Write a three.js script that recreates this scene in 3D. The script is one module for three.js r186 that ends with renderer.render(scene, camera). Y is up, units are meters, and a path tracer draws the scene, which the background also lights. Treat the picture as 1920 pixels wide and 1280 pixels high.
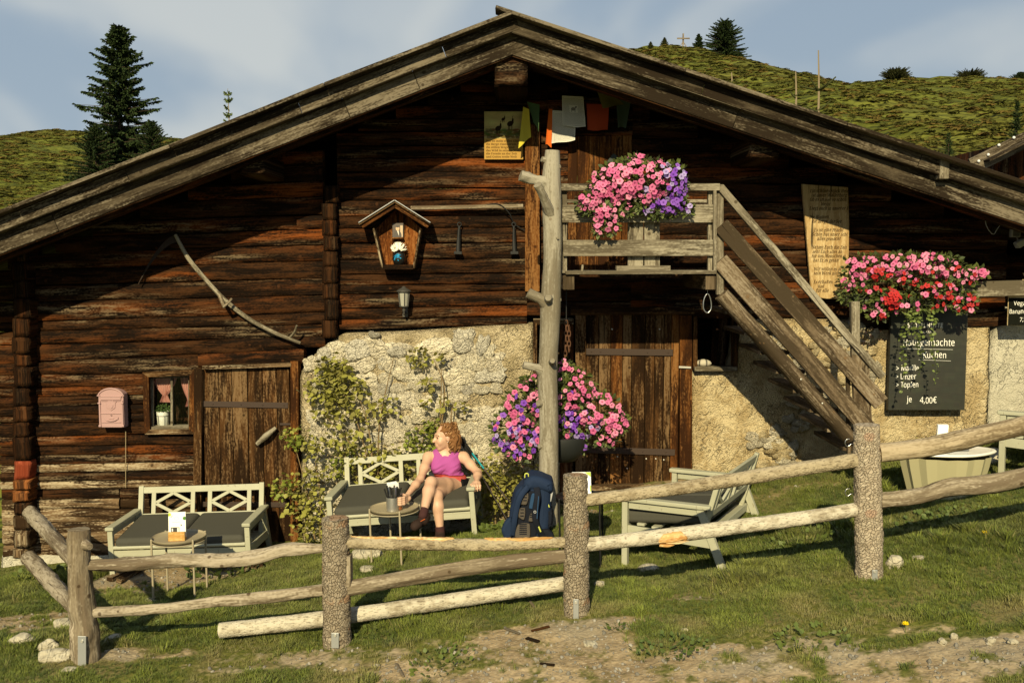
import * as THREE from 'three';
import { mergeGeometries, mergeVertices, toCreasedNormals } from 'three/addons/utils/BufferGeometryUtils.js';
import { RoundedBoxGeometry } from 'three/addons/geometries/RoundedBoxGeometry.js';

// ---------------------------------------------------------------- camera, sky, sun, exposure
const scene = new THREE.Scene();
const FOCAL = 1922, EYE = 2.3, PITCH = -Math.atan(151 / FOCAL);
const camera = new THREE.PerspectiveCamera(2 * Math.atan(640 / FOCAL) * 180 / Math.PI, 1920 / 1280, 0.1, 900);
camera.position.set(0, EYE, 0);
camera.rotation.set(PITCH, 0, 0);
const renderer = new THREE.WebGLRenderer({ antialias: true });
renderer.toneMapping = THREE.LinearToneMapping;
renderer.toneMappingExposure = 1.2;
renderer.shadowMap.enabled = true;
const SUN_DIR = new THREE.Vector3(-0.16, 0.6, 1).normalize();
const sun = new THREE.DirectionalLight(new THREE.Color().setRGB(1, 0.855, 0.525), 5);
sun.position.copy(SUN_DIR).multiplyScalar(60).add(new THREE.Vector3(0, 0, -8));
sun.target.position.set(0, 1, -8);
sun.castShadow = true;
Object.assign(sun.shadow.camera, { left: -12, right: 12, top: 12, bottom: -12, near: 1, far: 140 });
sun.shadow.mapSize.set(4096, 4096);
scene.add(sun, sun.target);

// ---------------------------------------------------------------- random numbers and noise
function rng(seed) { let a = seed >>> 0; return () => { a = (a + 0x6D2B79F5) | 0; let t = Math.imul(a ^ (a >>> 15), 1 | a); t = (t + Math.imul(t ^ (t >>> 7), 61 | t)) ^ t; return ((t ^ (t >>> 14)) >>> 0) / 4294967296; }; }
function hsh(x, y, s) { let h = Math.imul(x, 374761393) + Math.imul(y, 668265263) + Math.imul(s, 974634641) | 0; h = Math.imul(h ^ (h >>> 13), 1274126177); return ((h ^ (h >>> 16)) >>> 0) / 4294967296; }
const mod = (a, n) => ((a % n) + n) % n;
function vn(x, y, s = 0, px = 1 << 20, py = 1 << 20) {               // value noise, periodic in px, py
  const ix = Math.floor(x), iy = Math.floor(y), fx = x - ix, fy = y - iy;
  const u = fx * fx * (3 - 2 * fx), v = fy * fy * (3 - 2 * fy);
  const x0 = mod(ix, px), x1 = mod(ix + 1, px), y0 = mod(iy, py), y1 = mod(iy + 1, py);
  const a = hsh(x0, y0, s), b = hsh(x1, y0, s), c = hsh(x0, y1, s), d = hsh(x1, y1, s);
  return a + (b - a) * u + (c - a) * v + (a - b - c + d) * u * v;
}
function fbm(x, y, s = 0, oct = 4, px = 1 << 20, py = 1 << 20) { let r = 0, a = 0.5, t = 0; for (let o = 0; o < oct; o++) { r += a * vn(x, y, s + o * 17, px, py); t += a; x *= 2; y *= 2; px *= 2; py *= 2; a *= 0.5; } return r / t; }
function vn3(x, y, z, s = 0) { const iz = Math.floor(z), f = z - iz, w = f * f * (3 - 2 * f); return vn(x, y, s + iz * 101) * (1 - w) + vn(x, y, s + (iz + 1) * 101) * w; }
function cells(x, y, s, px, py) {                                     // nearest and second nearest cell point: [f1, f2, id]
  const ix = Math.floor(x), iy = Math.floor(y); let f1 = 9, f2 = 9, id = 0;
  for (let j = -1; j <= 1; j++) for (let i = -1; i <= 1; i++) {
    const cx = mod(ix + i, px), cy = mod(iy + j, py), a = hsh(cx, cy, s);
    const dx = ix + i + 0.15 + 0.7 * a - x, dy = iy + j + 0.15 + 0.7 * hsh(cx, cy, s + 5) - y, d = Math.sqrt(dx * dx + dy * dy);
    if (d < f1) { f2 = f1; f1 = d; id = hsh(cx, cy, s + 9); } else if (d < f2) f2 = d;
  }
  return [f1, f2, id];
}
const clamp = (x, a = 0, b = 1) => Math.min(b, Math.max(a, x));
const lerp = (a, b, t) => a + (b - a) * t;
const sstep = (a, b, x) => { const t = clamp((x - a) / (b - a)); return t * t * (3 - 2 * t); };
const mix3 = (a, b, t) => [lerp(a[0], b[0], t), lerp(a[1], b[1], t), lerp(a[2], b[2], t)];
const R = (d) => d * Math.PI / 180;
const V = (x, y, z) => new THREE.Vector3(x, y, z);
function interp(pts, x) { if (x <= pts[0][0]) return pts[0][1]; for (let i = 1; i < pts.length; i++) if (x <= pts[i][0]) { const [a, ya] = pts[i - 1], [b, yb] = pts[i]; return lerp(ya, yb, (x - a) / (b - a)); } return pts[pts.length - 1][1]; }

// ---------------------------------------------------------------- sky: thin high cloud over pale blue
{
  const W = 1024, H = 512, d = new Float32Array(W * H * 4);
  for (let j = 0; j < H; j++) for (let i = 0; i < W; i++) {
    const el = (j + 0.5) / H * Math.PI - Math.PI / 2, az = (i + 0.5) / W * Math.PI * 2, h = Math.max(0, Math.sin(el));
    let c = mix3([0.315, 0.39, 0.45], [0.10, 0.17, 0.31], Math.pow(h, 0.95));
    const k = 1 / (h + 0.22), x = Math.sin(az) * Math.cos(el) * k, y = -Math.cos(az) * Math.cos(el) * k;
    const warp = fbm(x * 1.3 + 5, y * 1.3, 3, 3) * 1.6;
    const cl = sstep(0.37, 0.70, fbm(x * 1.3 + warp, y * 2.4 - warp * 0.9, 11, 6)) * (0.85 - 0.55 * h);
    c = mix3(c, [0.53, 0.55, 0.53], cl);
    if (el < 0) c = [0.16, 0.16, 0.09];
    d.set([c[0], c[1], c[2], 1], (j * W + i) * 4);
  }
  const sky = new THREE.DataTexture(d, W, H, THREE.RGBAFormat, THREE.FloatType);
  sky.mapping = THREE.EquirectangularReflectionMapping; sky.magFilter = THREE.LinearFilter; sky.wrapS = THREE.RepeatWrapping; sky.needsUpdate = true;
  scene.background = sky; scene.environment = sky;
}

// ---------------------------------------------------------------- measuring helper: where a sight line of the survey photograph meets the plane z
const CP = Math.cos(PITCH), SP = Math.sin(PITCH);
function P(px, py, z) { const a = (px - 960) / FOCAL, b = (640 - py) / FOCAL, y = b * CP + SP, w = b * SP - CP, t = z / w; return V(a * t, EYE + y * t, z); }
const WALL = -9.6;

// ---------------------------------------------------------------- object helpers
const used = new Map();
function numbered(n) { const k = (used.get(n) || 0); used.set(n, k + 1); return k ? n + '_' + String(k).padStart(3, '0') : n; }
const shadowed = (m) => { m.castShadow = true; m.receiveShadow = true; return m; };
function tag(o, label, category, group) { o.userData.label = label; o.userData.category = category; if (group) o.userData.group = group; return o; }
function thing(name, label, category, pos = [0, 0, 0], turn = 0, group) { const g = new THREE.Group(); g.name = numbered(name); g.position.set(...(pos.isVector3 ? pos.toArray() : pos)); g.rotation.y = turn; scene.add(g); return tag(g, label, category, group); }
function part(name, geo, mat, parent, label) { const m = shadowed(new THREE.Mesh(Array.isArray(geo) ? merge(geo) : geo, mat)); m.name = name; parent.add(m); if (label) m.userData.label = label; return m; }
function single(name, geo, mat, label, category, group) { const m = shadowed(new THREE.Mesh(Array.isArray(geo) ? merge(geo) : geo, mat)); m.name = numbered(name); scene.add(m); return tag(m, label, category, group); }
function grp(name, parent, label) { const g = new THREE.Group(); g.name = name; parent.add(g); if (label) g.userData.label = label; return g; }
function setting(name, geo, mat, kind = 'structure') { const m = shadowed(new THREE.Mesh(geo, mat)); m.name = numbered(name); m.userData.kind = kind; scene.add(m); return m; }
function merge(list) {
  const gs = list.map((g) => { g = g.index ? g.toNonIndexed() : g; for (const k of Object.keys(g.attributes)) if (!['position', 'normal', 'uv'].includes(k)) g.deleteAttribute(k); if (!g.attributes.normal) g.computeVertexNormals(); if (!g.attributes.uv) g.setAttribute('uv', new THREE.BufferAttribute(new Float32Array(g.attributes.position.count * 2), 2)); return g; });
  return gs.length > 1 ? mergeGeometries(gs) : gs[0];
}
function geoFrom(pos, idx, uv, col) {
  const g = new THREE.BufferGeometry();
  g.setAttribute('position', new THREE.Float32BufferAttribute(pos, 3));
  if (uv) g.setAttribute('uv', new THREE.Float32BufferAttribute(uv, 2));
  if (col) g.setAttribute('color', new THREE.Float32BufferAttribute(col, 3));
  if (idx) g.setIndex(idx);
  g.computeVertexNormals(); return g;
}
// a bar of rectangular section from a to b: w across (in the plane facing up), t thick (towards front); uv in metres along the grain
const _seed = rng(77);
function bar(a, b, w, t, front = V(0, 0, 1), r = 0.004) {
  const d = b.clone().sub(a), L = d.length(), g = new RoundedBoxGeometry(L, w, t, 1, Math.min(r, w * 0.45, t * 0.45));
  woodUV(g);
  const x = d.normalize(), z = front.clone().sub(x.clone().multiplyScalar(front.dot(x))).normalize(), y = z.clone().cross(x);
  g.applyMatrix4(new THREE.Matrix4().makeBasis(x, y, z).setPosition(a.clone().add(b).multiplyScalar(0.5)));
  return g;
}
function woodUV(g, along = 'x') {                                      // u along the grain, v across it, at a place of its own in the grain
  const p = g.attributes.position, n = g.attributes.normal, uv = new Float32Array(p.count * 2), u0 = _seed() * 7, v0 = _seed() * 7;
  for (let i = 0; i < p.count; i++) {
    const q = [p.getX(i), p.getY(i), p.getZ(i)], m = [Math.abs(n.getX(i)), Math.abs(n.getY(i)), Math.abs(n.getZ(i))];
    const [A, B, C] = along === 'x' ? [0, 1, 2] : along === 'y' ? [1, 0, 2] : [2, 0, 1];
    if (m[A] > 0.8) { uv[2 * i] = q[C] * 0.3 + u0; uv[2 * i + 1] = q[B] + v0; } else { uv[2 * i] = q[A] + u0; uv[2 * i + 1] = (m[B] > m[C] ? q[C] + 0.37 : q[B]) + v0; }
  }
  g.setAttribute('uv', new THREE.BufferAttribute(uv, 2)); return g;
}
function box(w, h, d, x = 0, y = 0, z = 0, r = 0.004) { const g = new RoundedBoxGeometry(w, h, d, 1, Math.min(r, w * 0.45, h * 0.45, d * 0.45)); woodUV(g, w >= h && w >= d ? 'x' : h >= d ? 'y' : 'z'); g.translate(x, y, z); return g; }
function cyl(r0, r1, a, b, seg = 12) { const d = b.clone().sub(a), L = d.length(), g = new THREE.CylinderGeometry(r1, r0, L, seg, 1); g.applyQuaternion(new THREE.Quaternion().setFromUnitVectors(V(0, 1, 0), d.normalize())); g.translate((a.x + b.x) / 2, (a.y + b.y) / 2, (a.z + b.z) / 2); return g; }
function lathe(pts, seg = 24) { return new THREE.LatheGeometry(pts.map(([x, y]) => new THREE.Vector2(x, y)), seg); }
function tube(pts, r, seg = 24, rad = 8, closed = false) { return new THREE.TubeGeometry(new THREE.CatmullRomCurve3(pts, closed), seg, r, rad, closed); }
function extrude(pts, depth, bevel = 0) { const s = new THREE.Shape(pts.map(([x, y]) => new THREE.Vector2(x, y))); return new THREE.ExtrudeGeometry(s, { depth, bevelEnabled: bevel > 0, bevelSize: bevel, bevelThickness: bevel, bevelSegments: 1, steps: 1 }); }
// a limb: rings of uneven radius along a curve, closed with end caps; uv in metres (u along, v around)
function limb(pts, radii, opt = {}) {
  const { seg = 40, rad = 14, rough = 0.06, freq = 9, seed = 1, flat = 1, uvs = 1, cap = true, plates = 0, cracks = 0 } = opt;
  const cv = new THREE.CatmullRomCurve3(pts), L = cv.getLength(), pos = [], uv = [], idx = [];
  const up0 = V(0, 1, 0); if (Math.abs(cv.getTangent(0.5).y) > 0.8) up0.set(0, 0, 1);
  const rr = radii.map((r, i) => [i / (radii.length - 1), r]);
  const ring = (t, k) => {
    const c = cv.getPointAt(t), T = cv.getTangentAt(t), B = up0.clone().cross(T).normalize(), N = T.clone().cross(B), r0 = interp(rr, t) * k;
    for (let j = 0; j <= rad; j++) {
      const a = j / rad * Math.PI * 2, ca = Math.cos(a), sa = Math.sin(a);
      const nz = vn3(ca * 1.6 + 9, sa * 1.6 + 9, t * L * freq, seed) + 0.5 * vn3(ca * 3.7 + 9, sa * 3.7 + 9, t * L * freq * 2.3, seed + 3) - 0.75;
      let r = r0 * (1 + rough * nz * 2);
      if (plates) { const w = vn(t * L * 30, j * 0.5, seed) * 0.5, c = cells(t * L * 24 + w, (j % rad) / rad * 13 + w, seed, 4096, 13); r += plates * (sstep(0.0, 0.3, c[1] - c[0]) * (0.4 + 0.9 * c[2]) - 0.5); }
      if (cracks) { const q = vn((j % rad) * 0.9 + 3, t * L * 1.6 + seed, seed + 8); r -= cracks * sstep(0.72, 0.9, q); }
      const p = c.clone().addScaledVector(B, ca * r).addScaledVector(N, sa * r * flat);
      pos.push(p.x, p.y, p.z); uv.push((t * L + seed * 0.731) * uvs, j / rad * Math.PI * 2 * interp(rr, 0.5) * uvs);
    }
  };
  for (let i = 0; i <= seg; i++) ring(i / seg, 1);
  for (let i = 0; i < seg; i++) for (let j = 0; j < rad; j++) { const a = i * (rad + 1) + j, b = a + rad + 1; idx.push(a, a + 1, b, b, a + 1, b + 1); }
  const g = geoFrom(pos, idx, uv);
  if (!cap) return g;
  const caps = [];
  for (const e of [0, 1]) {
    const st = e ? seg * (rad + 1) : 0, c = cv.getPointAt(e), T = cv.getTangentAt(e).multiplyScalar(e ? 1 : -1), cp = [], cu = [], ci = [];
    c.addScaledVector(T, interp(rr, e) * 0.12);
    cp.push(c.x, c.y, c.z); cu.push(0.5, 0.5);
    for (let j = 0; j <= rad; j++) { cp.push(pos[3 * (st + j)], pos[3 * (st + j) + 1], pos[3 * (st + j) + 2]); const a = j / rad * 6.2832; cu.push(0.5 + Math.cos(a) * 0.05, 0.5 + Math.sin(a) * 0.05); }
    for (let j = 1; j <= rad; j++) e ? ci.push(0, j, j + 1) : ci.push(0, j + 1, j);
    caps.push(geoFrom(cp, ci, cu));
  }
  return merge([g, ...caps]);
}
function xform(g, { p = [0, 0, 0], r = [0, 0, 0], s = [1, 1, 1] }) { return g.applyMatrix4(new THREE.Matrix4().compose(V(...p), new THREE.Quaternion().setFromEuler(new THREE.Euler(...r)), V(...s))); }
function noisy(g, amp, freq, seed = 0) { g = mergeVertices(g.deleteAttribute('normal').deleteAttribute('uv') || g, 1e-4); const p = g.attributes.position; g.computeVertexNormals(); const n = g.attributes.normal; for (let i = 0; i < p.count; i++) { const k = (vn3(p.getX(i) * freq + 50, p.getY(i) * freq + 50, p.getZ(i) * freq + 50, seed) - 0.5) * 2 * amp; p.setXYZ(i, p.getX(i) + n.getX(i) * k, p.getY(i) + n.getY(i) * k, p.getZ(i) + n.getZ(i) * k); } g.computeVertexNormals(); return g; }
function planarUV(g, s = 1, ax = [0, 1]) { const p = g.attributes.position, uv = new Float32Array(p.count * 2), get = (i, k) => k === 0 ? p.getX(i) : k === 1 ? p.getY(i) : p.getZ(i); for (let i = 0; i < p.count; i++) { uv[2 * i] = get(i, ax[0]) * s; uv[2 * i + 1] = get(i, ax[1]) * s; } g.setAttribute('uv', new THREE.BufferAttribute(uv, 2)); return g; }

// ---------------------------------------------------------------- textures
const toS = (c) => Math.round(255 * clamp(c <= 0.0031308 ? c * 12.92 : 1.055 * Math.pow(c, 1 / 2.4) - 0.055));
function colorTex(w, h, fn, rx = 1, ry = 1) {
  const d = new Uint8Array(w * h * 4);
  for (let j = 0; j < h; j++) for (let i = 0; i < w; i++) { const c = fn((i + 0.5) / w, (j + 0.5) / h), o = (j * w + i) * 4; d[o] = toS(c[0]); d[o + 1] = toS(c[1]); d[o + 2] = toS(c[2]); d[o + 3] = 255; }
  const t = new THREE.DataTexture(d, w, h); t.colorSpace = THREE.SRGBColorSpace; t.magFilter = THREE.LinearFilter; t.wrapS = t.wrapT = THREE.RepeatWrapping; t.repeat.set(rx, ry); t.needsUpdate = true; return t;
}
function heightTex(w, h, fn, rx = 1, ry = 1) {
  const d = new Float32Array(w * h * 4);
  for (let j = 0; j < h; j++) for (let i = 0; i < w; i++) { const c = fn((i + 0.5) / w, (j + 0.5) / h), o = (j * w + i) * 4; d[o] = d[o + 1] = d[o + 2] = c; d[o + 3] = 1; }
  const t = new THREE.DataTexture(d, w, h, THREE.RGBAFormat, THREE.FloatType); t.magFilter = THREE.LinearFilter; t.wrapS = t.wrapT = THREE.RepeatWrapping; t.repeat.set(rx, ry); t.needsUpdate = true; return t;
}
// rough, porous surfaces mirror little: specularIntensity is low unless a finish is smooth
const M = (o) => new THREE.MeshPhysicalMaterial({ roughness: 0.85, specularIntensity: (o.roughness ?? 0.85) > 0.6 && !o.metalness ? 0.15 : 1, ...o });
const rgb = (r, g, b) => new THREE.Color().setRGB(r, g, b);
const plain = (r, g, b, rough = 0.8, extra = {}) => M({ color: rgb(r, g, b), roughness: rough, ...extra });

// wood: tile of 3.2 m along the grain by 1.2 m across; dark/mid/light tones in linear colour
const TU = 3.2, TV = 1.2;
const knots = (() => { const r = rng(5), k = []; for (let i = 0; i < 26; i++) k.push([r(), r(), 0.006 + r() * 0.008]); return k; })();
function grain(u, v) {                                                  // [broad 0..1, fine 0..1, crack 0..1, knot 0..1]
  let dv = 0, kn = 0;
  for (const [ku, kv, kr] of knots) { let du = u - ku, d2 = v - kv; du -= Math.round(du); d2 -= Math.round(d2); du *= TU; d2 *= TV; if (Math.abs(du) > 0.35 || Math.abs(d2) > 0.12) continue; const q = Math.sqrt(du * du * 0.2 + d2 * d2); const e = Math.exp(-du * du / 0.012 - d2 * d2 / 0.0022); dv += e * Math.sign(d2) * -0.012 * (kr / 0.01); kn = Math.max(kn, 1 - sstep(kr * 0.7, kr * 1.5, Math.sqrt(du * du + d2 * d2))); void q; }
  const w = (fbm(u * 8, v * 5, 31, 3, 8, 5) - 0.5) * 0.03 + dv / TV;
  const vv = v + w;
  const broad = fbm(u * 9, vv * 22, 41, 4, 9, 22), fine = 0.7 * fbm(u * 26, vv * 120, 51, 3, 26, 120) + 0.3 * vn(u * 220, v * 160, 57, 220, 160);
  const crack = sstep(0.80, 0.9, vn(u * 7, vv * 90, 61, 7, 90)) * sstep(0.45, 0.7, vn(u * 5, vv * 8, 67, 5, 8));
  return [broad, fine, crack, kn];
}
const GW = 1280, GH = 480, GR = new Float32Array(GW * GH * 4);
for (let j = 0; j < GH; j++) for (let i = 0; i < GW; i++) GR.set(grain((i + 0.5) / GW, (j + 0.5) / GH), (j * GW + i) * 4);
const gAt = (u, v) => { const o = (Math.min(GH - 1, Math.floor(v * GH)) * GW + Math.min(GW - 1, Math.floor(u * GW))) * 4; return [GR[o], GR[o + 1], GR[o + 2], GR[o + 3]]; };
const woodBump = heightTex(GW, GH, (u, v) => { const g = gAt(u, v); return 0.45 * g[0] + 0.55 * g[1] - 0.7 * g[2] + 0.1 * g[3]; }, 1 / TU, 1 / TV);
function woodMap(dark, mid, light, lo, hi, knotC = dark, crackC = [0.012, 0.008, 0.005]) {
  return colorTex(GW, GH, (u, v) => {
    const [b, f, c, k] = gAt(u, v), x = 0.62 * b + 0.38 * f, patch = fbm(u * 3, v * 4, 91, 3, 3, 4);
    let col = mix3(dark, mid, sstep(lo, hi, x + (patch - 0.5) * 0.5));
    col = mix3(col, light, sstep(0.55, 0.8, f * 0.6 + patch * 0.55));
    col = mix3(col, knotC, k * 0.8); return mix3(col, crackC, c * 0.85);
  }, 1 / TU, 1 / TV);
}
const wood = (map, bump = 0.006, o = {}) => M({ map, bumpMap: woodBump, bumpScale: bump, roughness: 0.8, ...o });
const mapLogPale = woodMap([0.03, 0.016, 0.007], [0.17, 0.11, 0.058], [0.38, 0.31, 0.20], 0.36, 0.62);
const mapGrey = woodMap([0.10, 0.082, 0.055], [0.22, 0.19, 0.135], [0.32, 0.285, 0.21], 0.36, 0.66, [0.05, 0.035, 0.02]);
const mapBarge = woodMap([0.02, 0.014, 0.008], [0.075, 0.058, 0.037], [0.18, 0.15, 0.105], 0.34, 0.64, [0.03, 0.02, 0.012]);
const mapDoor = woodMap([0.017, 0.008, 0.003], [0.075, 0.034, 0.011], [0.17, 0.105, 0.05], 0.34, 0.68);
const mapDoorWarm = woodMap([0.03, 0.011, 0.0035], [0.14, 0.05, 0.011], [0.22, 0.105, 0.034], 0.34, 0.7);
const mapRail = woodMap([0.14, 0.108, 0.07], [0.25, 0.205, 0.14], [0.38, 0.325, 0.24], 0.36, 0.66, [0.05, 0.03, 0.015]);
const mapStair = woodMap([0.05, 0.035, 0.02], [0.15, 0.11, 0.067], [0.26, 0.21, 0.145], 0.36, 0.66, [0.16, 0.1, 0.05]);
// old hewn logs: near-black brown with glowing orange stretches and grey weathered ridges
function logMap(orange, pale, seed) {
  return colorTex(GW, GH, (u, v) => {
    const [b, f, c, k] = gAt(u, v), o = fbm(u * 3, v * 10, seed, 4, 3, 10), g = fbm(u * 4, v * 16, seed + 20, 4, 4, 16), x = 0.5 * b + 0.5 * f;
    let col = mix3([0.0075, 0.0038, 0.0018], [0.047, 0.019, 0.0065], sstep(0.36, 0.68, x));
    col = mix3(col, [0.18, 0.048, 0.0085], orange * sstep(0.46, 0.74, o) * sstep(0.32, 0.7, x));
    col = mix3(col, [0.185, 0.14, 0.082], pale * sstep(0.5, 0.78, g) * sstep(0.36, 0.72, f));
    return mix3(mix3(col, [0.06, 0.025, 0.01], k * 0.7), [0.004, 0.003, 0.002], c * 0.9);
  }, 1 / TU, 1 / TV);
}
const W = {
  log: wood(logMap(0.65, 0.75, 711), 0.012), logRed: wood(logMap(1, 0.55, 745), 0.012), logPale: wood(mapLogPale, 0.008), grey: wood(mapGrey, 0.004), barge: wood(mapBarge, 0.004),
  door: wood(mapDoor, 0.006), warm: wood(mapDoorWarm, 0.004), rail: wood(mapRail, 0.008), stair: wood(mapStair, 0.005), endGrain: wood(logMap(0.2, 0.25, 777), 0.012),
};
// ================================================================ THE LAND
// thin-plate surface through surveyed ground points
const gp = [[152, 1238, -6.6], [630, 1208, -6.6], [1080, 1150, -6.6], [1628, 1086, -6.6], [2100, 1030, -6.6],
  [-150, 1080, -9.5], [40, 1062, -9.5], [250, 1052, -9.4], [455, 1022, -9.5], [620, 1012, -9.5], [900, 1000, -9.4], [1200, 910, -9.5], [1400, 886, -9.5], [1540, 864, -9.5], [1900, 814, -9.5], [2100, 792, -9.5],
  [206, 1086, -8.72], [470, 1074, -8.72], [293, 1132, -7.95], [371, 1122, -7.95], [692, 1064, -8.25], [755, 1074, -8.05], [900, 1003, -8.6], [1030, 985, -8.3], [1188, 1075, -7.5], [1360, 1080, -7.2], [1447, 962, -8.4], [1770, 926, -8.0]]
  .map(([a, b, z]) => { const p = P(a, b, z); return [p.x, p.z, p.y]; })
  .concat([[-3.4, -4.8, -0.56], [0, -4.8, -0.24], [3, -4.8, 0.14], [0, -2, -0.4], [-4, -2, -0.7], [4, -2, 0], [0, 1, -0.35], [-5, -6, -0.45], [-6, -9, -0.6], [6, -6.5, 0.7], [6.5, -9.5, 0.95]]);
const tpsW = (() => {
  const n = gp.length, m = n + 3, A = Array.from({ length: m }, () => new Float64Array(m + 1)), U = (r2) => r2 > 0 ? r2 * Math.log(r2) * 0.5 : 0;
  for (let i = 0; i < n; i++) { for (let j = 0; j < n; j++) { const dx = gp[i][0] - gp[j][0], dz = gp[i][1] - gp[j][1]; A[i][j] = U(dx * dx + dz * dz) + (i === j ? 0.15 : 0); } A[i][n] = A[n][i] = 1; A[i][n + 1] = A[n + 1][i] = gp[i][0]; A[i][n + 2] = A[n + 2][i] = gp[i][1]; A[i][m] = gp[i][2]; }
  for (let c = 0; c < m; c++) { let p = c; for (let r = c + 1; r < m; r++) if (Math.abs(A[r][c]) > Math.abs(A[p][c])) p = r; const tmp = A[c]; A[c] = A[p]; A[p] = tmp; for (let r = 0; r < m; r++) if (r !== c) { const f = A[r][c] / A[c][c]; if (f) for (let k = c; k <= m; k++) A[r][k] -= f * A[c][k]; } }
  return A.map((row, i) => row[m] / row[i]);
})();
function yardY(x, z) { const n = gp.length; let y = tpsW[n] + tpsW[n + 1] * x + tpsW[n + 2] * z; for (let i = 0; i < n; i++) { const dx = x - gp[i][0], dz = z - gp[i][1], r2 = dx * dx + dz * dz; if (r2 > 0) y += tpsW[i] * r2 * Math.log(r2) * 0.5; } return y; }
function groundY(x, z) { return yardY(x, z) + (fbm(x * 1.7 + 30, z * 1.7 + 30, 5, 3) - 0.5) * 0.05 + (fbm(x * 9 + 30, z * 9 + 30, 8, 2) - 0.5) * 0.018 + (z > -8 ? (vn(x * 27 + 90, z * 27 + 90, 12) - 0.5) * 0.012 : 0); }
function onGround(px, py) { const a = P(px, py, -1), d = a.clone().sub(V(0, EYE, 0)); let t = 4; for (; t < 14; t += 0.01) { const x = d.x * t, z = d.z * t; if (EYE + d.y * t < groundY(x, z)) break; } return V(d.x * t, groundY(d.x * t, d.z * t), d.z * t); }

// bare earth and gravel patches: [x, z, radius x, radius z, strength]
const bare = [[950, 1235, 0.75, 0.33, 1], [1300, 1250, 0.8, 0.30, 0.9], [1720, 1262, 1.3, 0.33, 1.1], [1900, 1235, 0.7, 0.35, 1], [770, 1225, 0.45, 0.22, 0.7], [520, 1240, 0.5, 0.2, 0.55], [280, 1225, 0.35, 0.14, 0.6], [60, 1165, 0.4, 0.35, 0.7], [1015, 1185, 0.5, 0.2, 0.9], [1120, 1170, 0.35, 0.14, 0.6], [1480, 1195, 0.3, 0.12, 0.45], [1780, 1170, 0.4, 0.1, 0.4], [1330, 1120, 0.3, 0.1, 0.4], [1600, 1240, 0.4, 0.15, 0.6], [340, 1075, 0.45, 0.45, 1.3], [240, 1090, 0.3, 0.3, 1.1]]
  .map(([a, b, rx, rz, s]) => { const p = onGround(a, b), k = b > 1150 ? 0.68 : 1; return [p.x, p.z, rx, rz * k, s * (k < 1 ? 0.92 : 1)]; })
  .concat([[0.9, -8.85, 0.8, 0.18, 0.6], [1.8, -8.8, 0.9, 0.13, 0.6], [2.6, -8.8, 0.6, 0.13, 0.5], [1.2, -9.35, 0.7, 0.2, 0.8], [0, -2.6, 6, 0.7, 1.2], [3.0, -4.6, 1.2, 0.2, 0.7]]);
function bareness(x, z) { let b = 0; for (const [cx, cz, rx, rz, s] of bare) { const q = ((x - cx) / rx) ** 2 + ((z - cz) / rz) ** 2; if (q < 4) b = Math.max(b, s * (1 - sstep(0.3, 2.6, q))); } return clamp(b * 1.15 + (fbm(x * 3.2 + 60, z * 3.2 + 60, 77, 4) - 0.52) * 1.3 * (0.35 + b) + (fbm(x * 7 + 60, z * 7 + 60, 79, 4) - 0.5) * 1.9 * (0.15 + b)); }
const YX0 = -7, YX1 = 7, YZ0 = -10.6, YZ1 = 1.5;
{
  const nx = 420, nz = 380, pos = [], uv = [], idx = [], zAt = (j) => (j < 20 ? lerp(YZ0, -9.6, j / 20) : j < 330 ? lerp(-9.6, -4.6, (j - 20) / 310) : lerp(-4.6, YZ1, (j - 330) / 50));
  for (let j = 0; j <= nz; j++) for (let i = 0; i <= nx; i++) { const x = lerp(YX0, YX1, i / nx), z = zAt(j), e = sstep(5.6, 7, Math.abs(x)); pos.push(x, groundY(x, z) - 0.5 * e, z); uv.push(i / nx, (z - YZ0) / (YZ1 - YZ0)); }
  for (let j = 0; j < nz; j++) for (let i = 0; i < nx; i++) { const a = j * (nx + 1) + i, b = a + nx + 1; idx.push(a, b, a + 1, b, b + 1, a + 1); }
  const map = colorTex(2048, 1770, (u, v) => {
    const x = lerp(YX0, YX1, u), z = lerp(YZ0, YZ1, v); if (z > -4) return [0.12, 0.1, 0.05];
    const b = bareness(x, z), n1 = vn(x * 45 + 400, z * 45 + 400, 21), n2 = vn(x * 120 + 900, z * 120 + 900, 23), n3 = vn(x * 8 + 100, z * 8 + 100, 25);
    let soil = mix3([0.185, 0.13, 0.068], [0.42, 0.325, 0.195], n1 * 0.5 + n3 * 0.5);
    soil = mix3(soil, [0.27, 0.24, 0.175], sstep(0.55, 0.8, vn(x * 2.3 + 77, z * 2.3 + 77, 29)) * 0.5);
    if (n2 > 0.88) soil = mix3(soil, [0.5, 0.43, 0.3], 0.55); else if (n2 < 0.1) soil = mix3(soil, [0.1, 0.07, 0.04], 0.5);
    let turf = mix3([0.045, 0.062, 0.010], [0.17, 0.16, 0.04], n1 * 0.6 + n2 * 0.4);
    turf = mix3(turf, [0.2, 0.155, 0.075], sstep(0.55, 0.8, vn(x * 5 + 10, z * 5 + 10, 33)) * 0.6);
    return mix3(turf, soil, sstep(0.3, 0.9, b + (n1 - 0.5) * 0.4));
  });
  const bump = heightTex(512, 512, (u, v) => 0.5 * vn(u * 40, v * 40, 3, 40, 40) + 0.5 * vn(u * 120, v * 120, 4, 120, 120), 9, 8);
  setting('ground', geoFrom(pos, idx, uv), M({ map, bumpMap: bump, bumpScale: 0.008, roughness: 1 }));
}

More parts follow.
